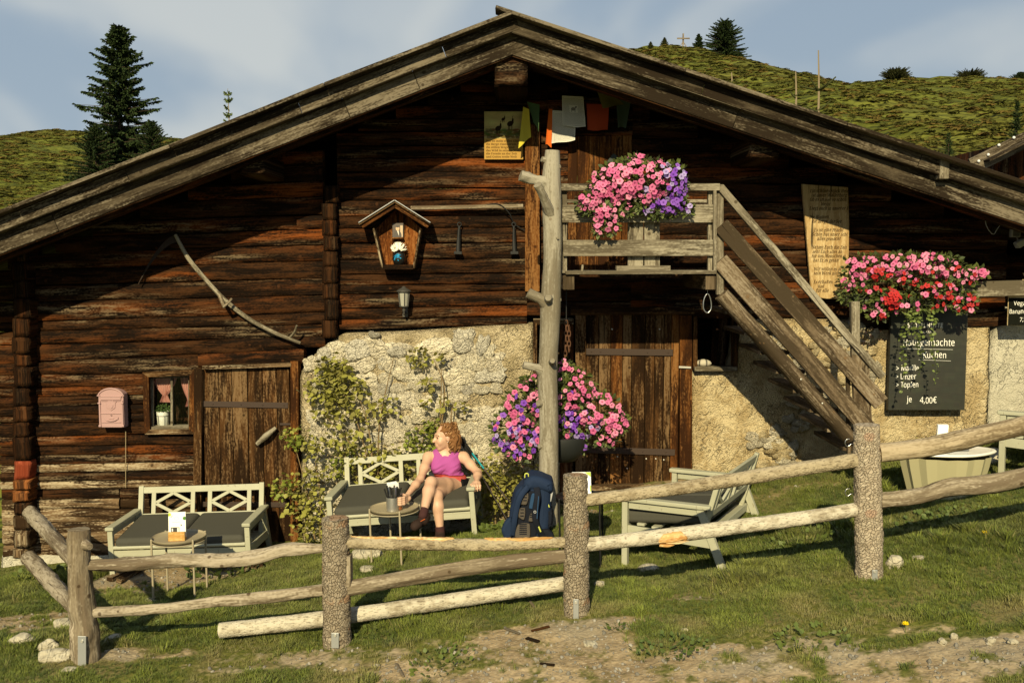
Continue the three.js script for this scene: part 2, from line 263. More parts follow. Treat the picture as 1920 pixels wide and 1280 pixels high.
// hillside behind the hut: one sheet out to the horizon
const ridge = [[-700, 380], [-300, 300], [0, 263], [60, 251], [110, 244], [150, 247], [240, 251], [355, 263], [500, 262], [700, 230], [900, 160], [1050, 108], [1175, 94], [1240, 85], [1300, 91], [1340, 103], [1400, 121], [1450, 141], [1490, 157], [1530, 162], [1570, 157], [1620, 150], [1680, 147], [1760, 144], [1850, 147], [1920, 151], [2300, 190], [2900, 260]].map(([a, b]) => { const p = P(a, b, -100); return [p.x, p.y]; });
function hillY(x, z) {
  const H = interp(ridge, x), base = -0.9 + 0.11 * clamp(x, -14, 30), d = -z;
  const t = clamp((d - 15) / 85), back = clamp((d - 100) / 80);
  let y = d < 100 ? lerp(base, H, t) : H - back * 22;
  y += (fbm(x * 0.09 + 40, z * 0.09 + 40, 201, 4) - 0.5) * 1.0 * sstep(0.05, 0.4, t) * (1 - 0.75 * sstep(0.8, 1, t)) + (vn(x * 0.7 + 200, z * 0.7 + 200, 207) - 0.5) * 0.5 * sstep(0.0, 0.25, t);
  if (d < 15) y = base - 0.02 * (15 - d);
  return y;
}
{
  const pos = [], uv = [], idx = [], xs = [], zs = [];
  for (let i = 0; i <= 260; i++) { const a = i / 130 - 1; xs.push(Math.sign(a) * (Math.abs(a) * 62 + Math.pow(Math.abs(a), 6) * 320) + 4); }
  for (let j = 0; j <= 190; j++) zs.push(j < 20 ? lerp(300, -12, j / 20) : j < 160 ? lerp(-12, -108, (j - 20) / 140) : lerp(-108, -420, Math.pow((j - 160) / 30, 1.6)));
  for (const z of zs) for (const x of xs) { let y = hillY(x, z); if (z > -15 && z < 4 && Math.abs(x) < 8) y = Math.min(y, groundY(clamp(x, -7, 7), clamp(z, -10.6, 1.5)) - 0.45); pos.push(x, y, z); uv.push(x, z); }
  const n = xs.length; for (let j = 0; j < zs.length - 1; j++) for (let i = 0; i < n - 1; i++) { const a = j * n + i, b = a + n; idx.push(a, a + 1, b, b, a + 1, b + 1); }
  const map = colorTex(1024, 1024, (u, v) => {
    const a = fbm(u * 16, v * 40, 61, 4, 16, 40), b = fbm(u * 60, v * 90, 62, 3, 60, 90), c = vn(u * 5, v * 5, 63, 5, 5);
    let k = mix3([0.075, 0.082, 0.014], [0.13, 0.142, 0.024], sstep(0.38, 0.62, a * 0.6 + b * 0.4)); k = mix3(k, [0.19, 0.15, 0.045], sstep(0.5, 0.85, c) * 0.25); return k;
  }, 1 / 30, 1 / 30);
  const bump = heightTex(512, 512, (u, v) => fbm(u * 30, v * 45, 71, 4, 30, 45), 1 / 15, 1 / 15);
  setting('hillside', geoFrom(pos, idx, uv), M({ map, bumpMap: bump, bumpScale: 0.5, roughness: 1 }));
}
// dwarf shrubs and tussocks on the hillside: a mass nobody could count
{
  const r = rng(901), clump = [];
  for (let i = 0; i < 26; i++) { const a = r() * 6.28, e = r() * 1.3, q = 0.5 + 0.5 * r(), c = V(Math.cos(a) * Math.cos(e) * q, Math.sin(e) * q * 0.75, Math.sin(a) * Math.cos(e) * q), s = 0.32; const g = new THREE.TetrahedronGeometry(s * (0.7 + 0.6 * r())); g.rotateX(r() * 6); g.rotateY(r() * 6); g.translate(c.x, c.y, c.z); clump.push(g); }
  const N = 42000, im = new THREE.InstancedMesh(merge(clump), M({ color: rgb(1, 1, 1), roughness: 1 }), N), m = new THREE.Matrix4(), q = new THREE.Quaternion();
  for (let i = 0; i < N; i++) {
    let x, z; do { z = -26 - 76 * r(); x = (r() * 2 - 1) * 0.56 * -z + 2; } while (vn(x * 0.16 + 70, z * 0.25 + 70, 303) < 0.12 + 0.35 * r());
    const s = (0.07 + 0.2 * r() * r()) * (0.7 + -z / 130), y = hillY(x, z); q.setFromAxisAngle(V(0, 1, 0), r() * 6.28);
    m.compose(V(x, y - s * 0.1, z), q, V(s * (1.2 + 1.4 * r()), s * (0.38 + 0.3 * r()), s)); im.setMatrixAt(i, m);
    const k = r(); im.setColorAt(i, k < 0.45 ? rgb(0.06, 0.06, 0.013) : k < 0.8 ? rgb(0.10, 0.098, 0.02) : rgb(0.12, 0.085, 0.022));
  }
  im.name = 'dwarf_shrub_cover'; im.userData.kind = 'stuff'; im.userData.label = 'low dark tussocks and dwarf shrubs on the hillside'; scene.add(shadowed(im));
}
// ---------------------------------------------------------------- trees
const needleMat = M({ color: rgb(0.03, 0.047, 0.016), roughness: 0.9 }), needleDry = M({ color: rgb(0.055, 0.06, 0.02), roughness: 0.9 }), larchMat = M({ color: rgb(0.10, 0.13, 0.04), roughness: 0.9 });
const barkDark = plain(0.07, 0.05, 0.035, 0.95), barkPale = plain(0.24, 0.19, 0.12, 0.9);
function spruce(name, label, group, base, h, width, seed, o = {}) {
  const { mat = needleMat, whorl = 0.3, bare0 = 0.03, density = 1, up = -0.28, fuzz = 1, bark = barkDark, thick = 0.013, per = 7 } = o, r = rng(seed), t = thing(name, label, 'tree', base, r() * 6, group);
  const tr = limb([V(0, -0.3, 0), V(0.01 * h, h * 0.35, 0), V(0, h * 0.7, 0.006 * h), V(0, h, 0)], [h * thick * 1.25, h * thick, h * thick * 0.6, h * thick * 0.1], { seg: 18, rad: 7, seed });
  part('trunk', tr, bark, t);
  const pos = [], idx = [];
  const leaf = (p, d, L, w) => { const s = V(r() - 0.5, r() - 0.5, r() - 0.5).cross(d).normalize().multiplyScalar(w), e = p.clone().addScaledVector(d, L), k = pos.length / 3, mm = p.clone().addScaledVector(d, L * 0.4); pos.push(p.x, p.y, p.z, mm.x + s.x, mm.y + s.y, mm.z + s.z, e.x, e.y, e.z, mm.x - s.x, mm.y - s.y, mm.z - s.z); idx.push(k, k + 1, k + 2, k, k + 2, k + 3); };
  const branches = [];
  for (let y = h * bare0; y < h * 0.985; y += h * 0.026 * (0.7 + 0.6 * r()) * whorl / 0.3) {
    const f = y / h, prof = o.prof ? interp(o.prof, f) : Math.pow(1 - f, 0.85), n = Math.max(3, Math.round(per * (0.6 + 0.7 * r())));
    for (let k = 0; k < n; k++) {
      const a = (k + r()) / n * 6.283, L = Math.max(0.04 * h * (1 - f) + 0.015 * h, width * prof * (0.42 + 0.78 * r())); if (r() < 0.16) continue;
      const dir = V(Math.cos(a), up * (1.2 - f) + 0.5 * f * f + 0.15 * (r() - 0.5), Math.sin(a)).normalize(), tip = 0.35;
      const at = (s) => V(0, y, 0).addScaledVector(dir, L * s).add(V(0, tip * L * s * s * 0.45, 0));
      if (L > h * 0.05) branches.push(cyl(h * 0.0022 + L * 0.006, h * 0.0006, at(0), at(0.92), 4));
      const m = Math.max(5, Math.round(density * (9 + L / h * 110)));
      for (let q = 0; q < m; q++) {
        const s = 0.12 + 0.88 * (q + r()) / m, c = at(s), side = V(-Math.sin(a), 0, Math.cos(a)).multiplyScalar((r() - 0.5) * 2);
        const d = dir.clone().multiplyScalar(0.55 + 0.4 * r()).add(side).add(V(0, -0.55 * r() + 0.1, 0)).normalize(), ll = h * 0.028 * fuzz * (0.6 + 0.9 * r()) * (1.1 - 0.45 * s);
        leaf(c, d, ll, ll * 0.24); leaf(c, V(d.x + r() - 0.5, d.y - 0.9 * r(), d.z + r() - 0.5).normalize(), ll * 0.95, ll * 0.22); leaf(c, V(r() - 0.5, -0.3 - r(), r() - 0.5).normalize(), ll * 0.8, ll * 0.2);
      }
    }
  }
  part('crown', geoFrom(pos, idx), mat, t);
  if (branches.length) part('branches', branches, bark, t).userData.kind = 'stuff';
  return t;
}
function standing(px, pyTop, pyBase, z) { const a = P(px, pyTop, z), b = P(px, pyBase, z), y = hillY(b.x, z), by = Math.min(b.y, y); return [V(b.x, by, z), a.y - by]; }
{
  let [b, h] = standing(229, 48, 352, -58);
  spruce('spruce_tree', 'tall dark spruce standing alone on the left hillside', 'conifers on the hillside', b, h, 2.75, 11, { per: 8, density: 1.3, bare0: 0.02, whorl: 0.26, fuzz: 1.15, prof: [[0, 1], [0.12, 1.05], [0.22, 0.7], [0.3, 0.86], [0.45, 0.83], [0.6, 0.66], [0.75, 0.5], [0.88, 0.3], [1, 0.06]] });
  [b, h] = standing(180, 232, 352, -55); spruce('spruce_tree', 'low bushy spruce at the left foot of the tall spruce', 'conifers on the hillside', b, h, 1.5, 12, { per: 9, density: 1.4, prof: [[0, 1.2], [0.5, 1], [1, 0.1]] });
  [b, h] = standing(287, 226, 345, -56); spruce('spruce_tree', 'low bushy spruce at the right foot of the tall spruce', 'conifers on the hillside', b, h, 1.5, 13, { per: 9, density: 1.4, prof: [[0, 1.1], [0.5, 1], [1, 0.1]] });
  [b, h] = standing(430, 166, 330, -24); spruce('larch_tree', 'pale green young larch tip above the left roof edge', 'conifers on the hillside', b, h, 0.42, 14, { mat: larchMat, per: 5, density: 0.8, up: 0.9, fuzz: 0.45, bare0: 0.3, bark: barkPale, thick: 0.008 });
  [b, h] = standing(1358, 37, 128, -98); spruce('spruce_tree', 'dense dark spruce on the right hilltop beside the summit cross', 'conifers on the hillside', b, h, 2.2, 15, { per: 10, density: 1.5, fuzz: 1.5, prof: [[0, 1], [0.4, 0.95], [0.75, 0.62], [1, 0.12]] });
  [b, h] = standing(1310, 63, 98, -98); spruce('spruce_tree', 'small spruce between the summit cross and the dense spruce', 'conifers on the hillside', b, h, 0.95, 16, { per: 9, density: 1.2, fuzz: 2 });
  [b, h] = standing(1388, 98, 130, -97); spruce('spruce_tree', 'low spruce at the right foot of the hilltop spruce', 'conifers on the hillside', b, h, 1.1, 17, { per: 9, density: 1.2, fuzz: 2.2 });
  [b, h] = standing(1905, 188, 285, -30); spruce('spruce_tree', 'young spruce above the dark neighbouring roof', 'conifers on the hillside', b, h, 0.45, 18, { per: 5, density: 0.7, up: 0.2 });
  [b, h] = standing(1778, 246, 310, -30); spruce('spruce_tree', 'young spruce just above the right roof slope of the hut', 'conifers on the hillside', b, h, 0.42, 19, { per: 5, density: 0.7, up: 0.2 });
  [b, h] = standing(1680, 132, 152, -98); spruce('juniper_bush', 'small round bush on the right hill skyline', 'bushes on the skyline', b, h, 1.4, 20, { per: 12, density: 1, fuzz: 3.5, up: 0.15, mat: needleDry, prof: [[0, 1], [0.6, 0.8], [1, 0.2]] });
  [b, h] = standing(1820, 137, 152, -98); spruce('juniper_bush', 'flat bush on the skyline right of the round bush', 'bushes on the skyline', b, h, 1.5, 21, { per: 12, density: 1, fuzz: 3.5, up: 0.15, mat: needleDry, prof: [[0, 1], [0.6, 0.8], [1, 0.2]] });
  [b, h] = standing(1914, 135, 156, -98); spruce('juniper_bush', 'dark bush at the right picture edge on the skyline', 'bushes on the skyline', b, h, 1.0, 22, { per: 12, density: 1, fuzz: 3, up: 0.5 });
  [b, h] = standing(1246, 70, 92, -98); spruce('juniper_bush', 'small bush left of the summit cross', 'bushes on the skyline', b, h, 0.5, 23, { per: 9, density: 0.8, fuzz: 2.4, up: 0.6, mat: needleDry });
  [b, h] = standing(1220, 78, 95, -98); spruce('juniper_bush', 'tiny bush on the slope far left of the summit cross', 'bushes on the skyline', b, h, 0.4, 24, { per: 9, density: 0.8, fuzz: 2.4, up: 0.6, mat: needleDry });
  // bare sapling tips rising behind the right roof slope
  const tip = (px, top, bot, z, tw, label) => {
    const a = P(px, top, z), c = P(px, bot, z), t = thing('sapling', label, 'sapling', [c.x, c.y, z], 0, 'bare sapling tips'), H = a.y - c.y;
    part('stem', limb([V(0, -0.6, 0), V(0.01, H * 0.4, 0), V(-0.015 * H, H, 0)], [0.03, 0.024, 0.012], { seg: 10, rad: 6 }), barkPale, t);
    for (const [f, dx, dy, dz] of tw) part('twig', limb([V(0, H * f, 0), V(dx * 0.5, H * f + dy * 0.4, dz * 0.5), V(dx, H * f + dy, dz)], [0.026, 0.022, 0.014], { seg: 6, rad: 5 }), needleDry, t);
  };
  tip(1534, 94, 222, -22, [[0.42, 0.36, 0.27, 0], [0.42, -0.2, 0.22, 0.1], [0.42, -0.38, 0.1, -0.1], [0.41, 0.26, 0.2, 0.2], [0.42, 0.12, 0.1, 0.3], [0.12, 0.24, 0.2, 0.1], [0.1, -0.28, 0.12, 0], [0.05, -0.12, 0.16, 0]], 'bare sapling tip with a whorl of twigs above the right roof');
  tip(1492, 134, 205, -22, [[0.3, -0.12, 0.14, 0], [0.35, 0.09, 0.12, 0]], 'thin bare sapling left of the whorled one');
  tip(1372, 136, 165, -22, [[0.3, 0.03, 0.08, 0]], 'short bare sapling nearest the roof ridge');
}
// summit cross
{
  const b = P(1281, 92, -99), t = thing('summit_cross', 'small pale wooden summit cross on the right hilltop', 'cross', [b.x, b.y - 0.15, -99]);
  part('upright', box(0.13, 1.6, 0.13, 0, 0.8, 0), W.rail, t); part('crossbar', box(1.2, 0.12, 0.1, 0, 1.12, 0.12), W.rail, t); part('strut', [bar(V(-0.35, 0.3, 0), V(0, 0.85, -0.02), 0.06, 0.06), bar(V(0.35, 0.3, 0), V(0, 0.85, 0.02), 0.06, 0.06)], W.rail, t);
}
// ================================================================ THE HUT
const hut = thing('alpine_hut', 'old dark log hut with low gable roof over rubble stone walls', 'hut');
const BZ = -8.66;                                                     // plane of the gable boards
const apex = P(958, 30, BZ), eaveL = P(0, 404, BZ), eaveR = P(1920, 350, BZ);
const dL = eaveL.clone().sub(apex).normalize(), dR = eaveR.clone().sub(apex).normalize();
const slopeL = dL.y / dL.x, slopeR = dR.y / dR.x;
const roofTop = (x) => apex.y + (x < apex.x ? slopeL : slopeR) * (x - apex.x);
const ROOF_T = 0.20;                                                   // soffit lies this far under the roof's top
// ---------------------------------------------------------------- roof
{
  const roof = grp('roof', hut);
  const side = (d, joints, s) => {
    const zo = s > 0 ? 0.003 : 0, nrm = V(-d.y, d.x, 0).multiplyScalar(Math.sign(d.x));        // up, across the slope
    const off = (k) => nrm.clone().multiplyScalar(-k);
    const run = (name, k0, k1, z, thick, mat, cuts, wob) => { for (let i = 0; i < cuts.length - 1; i++) { const w = k1 - k0, a = apex.clone().addScaledVector(d, cuts[i] + (i ? 0.003 : 0)).add(off((k0 + k1) / 2 + wob * (hsh(i, s + 5, 3) - 0.5))), b = apex.clone().addScaledVector(d, cuts[i + 1]).add(off((k0 + k1) / 2 + wob * (hsh(i + 1, s + 5, 3) - 0.5))); a.z = b.z = z - zo; part(name, bar(a, b, w, thick, V(0, 0, 1), 0.006), mat, roof); } };
    run('shingle_edge', -0.012, 0.02, BZ + 0.06, 0.21, W.barge, s < 0 ? [0, 1.63, 3.0, 4.4, 7] : [-0.13, 1.5, 2.9, 4.5, 7], 0.012);
    run('fascia_board', 0.024, 0.132, BZ + 0.04, 0.03, W.barge, joints[0], 0.004);
    run('barge_board', 0.130, 0.288, BZ - 0.06, 0.035, W.barge, joints[1], 0.006);
    run('barge_moulding', 0.126, 0.136, BZ - 0.0, 0.1, W.barge, joints[1], 0);
    run('soffit_lath', 0.286, 0.300, BZ - 0.07, 0.03, W.log, [0, 7], 0);
    // deck: planks that run along the slope, seen from below under the overhang
    for (let i = 0; i < 9; i++) { const a = apex.clone().addScaledVector(d, 0.02).add(off(0.13)), b = apex.clone().addScaledVector(d, 7).add(off(0.13)), z = BZ - 0.13 - i * 0.145; a.z = b.z = z; part('roof_plank', bar(a, b, 0.03, 0.14, V(0, 0, 1)), i % 2 ? W.log : W.logRed, roof); }
    const a = apex.clone().addScaledVector(d, 0.02).add(off(0.1)), b = apex.clone().addScaledVector(d, 7).add(off(0.1)); a.z = b.z = -14.2; part('roof_deck', bar(a, b, 0.06, 8.2, V(0, 0, 1)), W.barge, roof);
    for (const z of [BZ - 0.2]) { const p = apex.clone().addScaledVector(d, 0.05).add(off(0.24)), q = apex.clone().addScaledVector(d, 7).add(off(0.24)); p.z = q.z = z; part('rafter', bar(p, q, 0.16, 0.12), W.log, roof); }
  };
  side(dL, [[-0.03, 0.62, 1.9, 3.45, 5, 7], [-0.085, 0.92, 1.55, 4.2, 7]], -1);
  side(dR, [[-0.03, 1.7, 3.6, 5.2, 7], [-0.085, 2.05, 4.9, 7]], 1);
  // purlin ends
  const purlin = (x0, x1, y0, y1, z) => { const a = P(x0, y0, z), b = P(x1, y1, z), w = b.x - a.x, h = a.y - b.y, g = noisy(new THREE.BoxGeometry(w, h, 2.2, 5, 5, 8), 0.012, 9, 5); planarUV(g, 1); const m = part('purlin', g, W.log, roof); m.position.set((a.x + b.x) / 2, (a.y + b.y) / 2, z - 1.1); };
  purlin(926, 990, 88, 164, BZ - 0.1); purlin(446, 498, 290, 328, BZ - 0.22); purlin(1404, 1462, 262, 298, BZ - 0.22);
  part('gutter_block', box(0.08, 0.16, 0.08, P(1768, 318, BZ + 0.02).x, P(1768, 318, BZ).y, BZ + 0.02), W.grey, roof);
}
// ---------------------------------------------------------------- log walls
const logWall = grp('log_wall', hut);
const lr = rng(4242);
function hewn(x0, b0, t0, x1, b1, t1, z, mat, parent = logWall, o = {}) {
  const { bulge = 0.009, deep = 0.14, wob = 0.009, name = 'log' } = o, L = x1 - x0, n = Math.max(3, Math.ceil(L / 0.09)), s = Math.floor(lr() * 1e5), u0 = lr() * 6, v0 = lr() * 5;
  const prof = [[0, -deep], [0.004, -0.012], [0.035, -0.003], [0.2, 0.4 * bulge], [0.45, bulge], [0.72, 0.8 * bulge], [0.94, 0.1 * bulge], [0.99, -0.01], [1, -deep]], pos = [], uv = [], idx = [], m = prof.length;
  for (let i = 0; i <= n; i++) {
    const f = i / n, x = lerp(x0, x1, f), e0 = (fbm(x * 1.6 + 50, 0.5, s, 3) - 0.5) * 2 * wob, e1 = (fbm(x * 1.6 + 50, 4.5, s, 3) - 0.5) * 2 * wob, yb = lerp(b0, b1, f) + 0.002 + e0, yt = lerp(t0, t1, f) - 0.002 + e1, dz = (fbm(x * 1.1 + 50, 9.5, s, 2) - 0.5) * 0.035 + (hsh(s, 3, 1) - 0.5) * 0.014;
    prof.forEach(([a, c], k) => { const nz = k > 0 && k < m - 1 ? (vn(x * 5 + 50, k * 1.7, s + 3) - 0.5) * 0.014 : 0; pos.push(x, lerp(yb, yt, a), z + c + dz + nz); uv.push(x - x0 + u0, v0 + (yt - yb) * (a + (k === 0 ? -0.5 : k === m - 1 ? 0.5 : 0))); });
  }
  for (let i = 0; i < n; i++) for (let k = 0; k < m - 1; k++) { const a = i * m + k, b = a + m; idx.push(a, b, a + 1, b, b + 1, a + 1); }
  for (const e of [0, n]) for (let k = 1; k < m - 1; k++) { const a = e * m; e ? idx.push(a, a + k, a + k + 1) : idx.push(a, a + k + 1, a + k); }
  return part(name, toCreasedNormals(geoFrom(pos, idx, uv), 0.9), mat, parent);
}
const wx = (px) => P(px, 489, WALL).x, wy = (py, px = 960) => P(px, py, WALL).y;
// rows given by picture height at the two ends: the old wall has settled, so rows rise to the right
function rows(xa, xb, list, pick, o = {}) {
  for (let i = 0; i < list.length - 1; i++) {
    const [la, ra] = list[i], [lb, rb] = list[i + 1];
    let X0 = wx(xa), X1 = wx(o.ends ? o.ends(i, (la + lb) / 2, xb) : xb); const b0 = wy(lb), t0 = wy(la), b1 = wy(rb), t1 = wy(ra);
    // keep the row under the roof
    const under = (x) => roofTop(x) - 0.2, A = X0, B = X1;
    while (X0 < X1 && lerp(b0, t0, 0.7) + (t1 - t0) * (X0 - A) / (B - A) > under(X0)) X0 += 0.05;
    while (X1 > X0 && lerp(b1, t1, 0.7) > under(X1)) X1 -= 0.05;
    if (X1 - X0 < 0.15) continue;
    const f0 = (X0 - A) / (B - A), f1 = (X1 - A) / (B - A), q = [lerp(b0, b1, f0), lerp(t0, t1, f0), lerp(b0, b1, f1), lerp(t0, t1, f1)];
    const cut = o.cut && o.cut(i); const mat = pick(i, (la + lb) / 2);
    if (cut) { const c = wx(cut), f = (c - X0) / (X1 - X0); hewn(X0, q[0], q[1], c - 0.006, lerp(q[0], q[2], f), lerp(q[1], q[3], f), WALL, mat, logWall); hewn(c + 0.006, lerp(q[0], q[2], f), lerp(q[1], q[3], f), X1, q[2], q[3], WALL - 0.004, mat, logWall); } else hewn(X0, q[0], q[1], X1, q[2], q[3], WALL, mat, logWall);
  }
}
const upTo = (start, step, n, slope) => { const out = []; let [l, r] = start; for (let i = 0; i < n; i++) { out.unshift([l, r]); const k = step * (0.8 + 0.4 * lr()); l -= k; r -= k + slope * (1 - i / n) * 0; } return out; };
const redOr = (p) => () => (lr() < p ? W.logRed : W.log);
{
  // upper left wall
  const top = upTo([478, 458], 29, 14, 0);
  rows(-16, 607, top.concat([[507, 489], [538, 521], [568, 553], [605, 585], [623, 607], [648, 630], [682, 652]]), redOr(0.55));
  hewn(wx(-16), wy(705), wy(683), wx(366), wy(697), wy(664), WALL, W.log); hewn(wx(366), wy(690), wy(664), wx(566), wy(682), wy(652), WALL, W.log);
  // lower left wall, sun-bleached towards the sill
  const low = [[704, 700], [728, 722], [745, 739], [764, 757], [781, 774], [794, 790], [820, 813], [838, 832], [855, 850], [872, 866], [887, 882], [903, 899], [917, 914], [937, 934], [955, 952], [985, 970], [1023, 1012], [1052, 1046]];
  rows(-16, 366, low, (i) => (i < 9 ? (lr() < 0.4 ? W.logRed : W.log) : i < 13 ? (i % 2 ? W.logPale : W.log) : W.logPale), { ends: (i, y, xb) => (y > 700 && y < 814 ? 274 : xb), cut: (i) => (i === 12 || i === 13 ? 210 : 0) });
  // middle wall between the cross-wall ends and the door post
  const mid = upTo([428, 426], 27, 13, 0);
  rows(634, 988, mid.concat([[457, 454], [487, 484], [514, 512], [534, 532], [551, 545], [578, 572], [599, 594], [619, 608]]), redOr(0.4));
  // right wall
  rows(1184, 1888, upTo([440, 438], 30, 14, 0).concat([[470, 468], [500, 497], [530, 527], [562, 558], [598, 592]]), redOr(0.5));
  // lintel logs under the balcony and beside the door post
  rows(988, 1064, upTo([300, 299], 30, 9, 0).concat([[330, 329], [362, 361], [393, 391], [424, 422], [455, 454], [487, 486], [514, 513]]), redOr(0.4));
  rows(988, 1405, [[514, 514], [542, 541], [566, 565], [592, 590]], () => W.log);
  rows(1064, 1200, upTo([256, 254], 28, 6, 0), redOr(0.3));
  // beam resting on the stone wall at the far right
  part('sill_beam', bar(P(1610, 606, WALL), P(2050, 590, WALL), 0.13, 0.2), W.log, logWall);
}
// log ends of the side wall and of the cross wall, standing forward of the facade
function logEnds(xa, xb, ys, out, mats) {
  for (let i = 0; i < ys.length - 1; i++) {
    const z = WALL + out * (0.85 + 0.3 * lr()), dx = (lr() - 0.5) * 5, a = P(xa + dx, ys[i + 1] - 0.6, z), b = P(xb + dx + (lr() - 0.5) * 5, ys[i] + 0.6, z), w = b.x - a.x, h = b.y - a.y;
    const g = noisy(new THREE.BoxGeometry(w, h, out + 0.1, 4, 4, 4), 0.009, 13, i + 3); woodUV(g, 'z');
    const m = part('log_end', g, mats(i), logWall); m.position.set((a.x + b.x) / 2, (a.y + b.y) / 2, z - (out + 0.1) / 2); m.rotation.z = (lr() - 0.5) * 0.06;
  }
}
const endRust = wood(woodMap([0.05, 0.02, 0.008], [0.26, 0.09, 0.025], [0.3, 0.14, 0.05], 0.3, 0.6), 0.004), endRed = wood(woodMap([0.16, 0.03, 0.012], [0.30, 0.065, 0.03], [0.34, 0.12, 0.06], 0.3, 0.6), 0.004);
logEnds(24, 53, [452, 490, 525, 560, 597, 632, 664, 688, 726, 762, 792, 820, 864, 900, 920, 942, 966, 995, 1028, 1048], 0.16, (i) => (i === 12 ? endRed : i === 13 || i === 14 ? endRust : i > 15 ? W.logPale : W.endGrain));
logEnds(606, 632, [348, 381, 412, 442, 470, 500, 532, 562, 600, 634], 0.1, (i) => (i === 7 ? W.logRed : W.endGrain));
// inner shell that closes the rooms behind the openings
{
  const sh = W.log, t = grp('inner_shell', hut);
  part('back_wall', box(10.6, 5, 0.1, 0.2, 1, -17.6), sh, t); part('partition', box(10.2, 4.3, 0.06, 0.2, 0.2, -10.35), sh, t);
  part('side_wall', box(0.2, 2.8, 7.6, wx(-16) + 0.2, 0.6, -13.6), W.logPale, t); part('side_wall', box(0.2, 3.6, 7.6, 5.3, 0.9, -13.6), sh, t); part('room_floor', box(10, 0.1, 7.6, 0.2, -0.75, -13.6), sh, t);
}
// upright door post and upper door
{
  const a = P(998, 234, WALL + 0.06), b = P(998, 546, WALL + 0.06); part('door_post', bar(b, a, 0.135, 0.14), W.warm, hut);
  const d = grp('upper_door', hut), xs = [1063, 1082, 1104, 1123, 1145, 1166, 1184];
  for (let i = 0; i < xs.length - 1; i++) { const x0 = wx(xs[i]) + 0.002, x1 = wx(xs[i + 1]) - 0.002; part('plank', bar(V((x0 + x1) / 2, wy(514), WALL - 0.04 + 0.004 * (i % 2)), V((x0 + x1) / 2, wy(252), WALL - 0.04 + 0.004 * (i % 2)), x1 - x0, 0.03), W.warm, d); }
  part('brace', bar(P(1133, 318, WALL), P(1154, 290, WALL), 0.05, 0.03), plain(0.02, 0.03, 0.02, 0.6), d);
}
// ---------------------------------------------------------------- stone and plaster walls
const crust = heightTex(768, 768, (u, v) => { const w = fbm(u * 10, v * 10, 5, 3, 10, 10) * 0.16; const c = cells((u + w) * 13, (v + w) * 17, 7, 13, 17); const e = sstep(0.0, 0.12, c[1] - c[0]); return 0.35 * fbm(u * 24, v * 24, 9, 4, 24, 24) + 0.25 * vn(u * 150, v * 150, 10, 150, 150) + 0.4 * (e * 0.5 + c[2] * 0.5); }, 1 / 1.3, 1 / 1.3);
const crackHeight = heightTex(768, 768, (u, v) => { const w = fbm(u * 14, v * 14, 25, 4, 14, 14) * 0.35; const c = cells((u + w) * 9, (v + w * 1.3) * 14, 27, 9, 14), k = 1 - sstep(0.0, 0.05, c[1] - c[0]) * 1; return 0.4 * fbm(u * 20, v * 20, 29, 4, 20, 20) + 0.2 * vn(u * 170, v * 170, 30, 170, 170) + 0.25 * c[2] - 0.55 * k * sstep(0.35, 0.6, vn(u * 8, v * 8, 33, 8, 8)); }, 1 / 1.3, 1 / 1.3);
function crustMap(a, b, c, s) { return colorTex(640, 640, (u, v) => { const f = fbm(u * 9, v * 9, s, 5, 9, 9), g = vn(u * 140, v * 140, s + 4, 140, 140), h = fbm(u * 40, v * 40, s + 8, 3, 40, 40); return mix3(mix3(a, b, sstep(0.35, 0.65, f * 0.6 + h * 0.4)), c, sstep(0.62, 0.9, g * 0.5 + h * 0.5) * 0.6); }, 1 / 1.3, 1 / 1.3); }
const mortarMat = M({ map: crustMap([0.33, 0.265, 0.155], [0.50, 0.42, 0.27], [0.17, 0.125, 0.07], 101), bumpMap: crackHeight, bumpScale: 0.075, roughness: 0.95 });
const stoneMats = [[[0.56, 0.495, 0.36], [0.70, 0.64, 0.49]], [[0.51, 0.45, 0.33], [0.63, 0.57, 0.44]], [[0.46, 0.42, 0.33], [0.57, 0.53, 0.43]]].map(([a, b], i) => M({ map: crustMap(a, b, [0.36, 0.29, 0.17], 120 + i * 9), bumpMap: crust, bumpScale: 0.06, roughness: 0.95 }));
const ochreMat = M({ map: crustMap([0.36, 0.275, 0.145], [0.52, 0.43, 0.26], [0.22, 0.15, 0.07], 151), bumpMap: crackHeight, bumpScale: 0.05, roughness: 0.95 });
const greyPlaster = M({ map: crustMap([0.42, 0.39, 0.30], [0.50, 0.47, 0.37], [0.3, 0.26, 0.18], 161), bumpMap: crackHeight, bumpScale: 0.03, roughness: 0.95 });
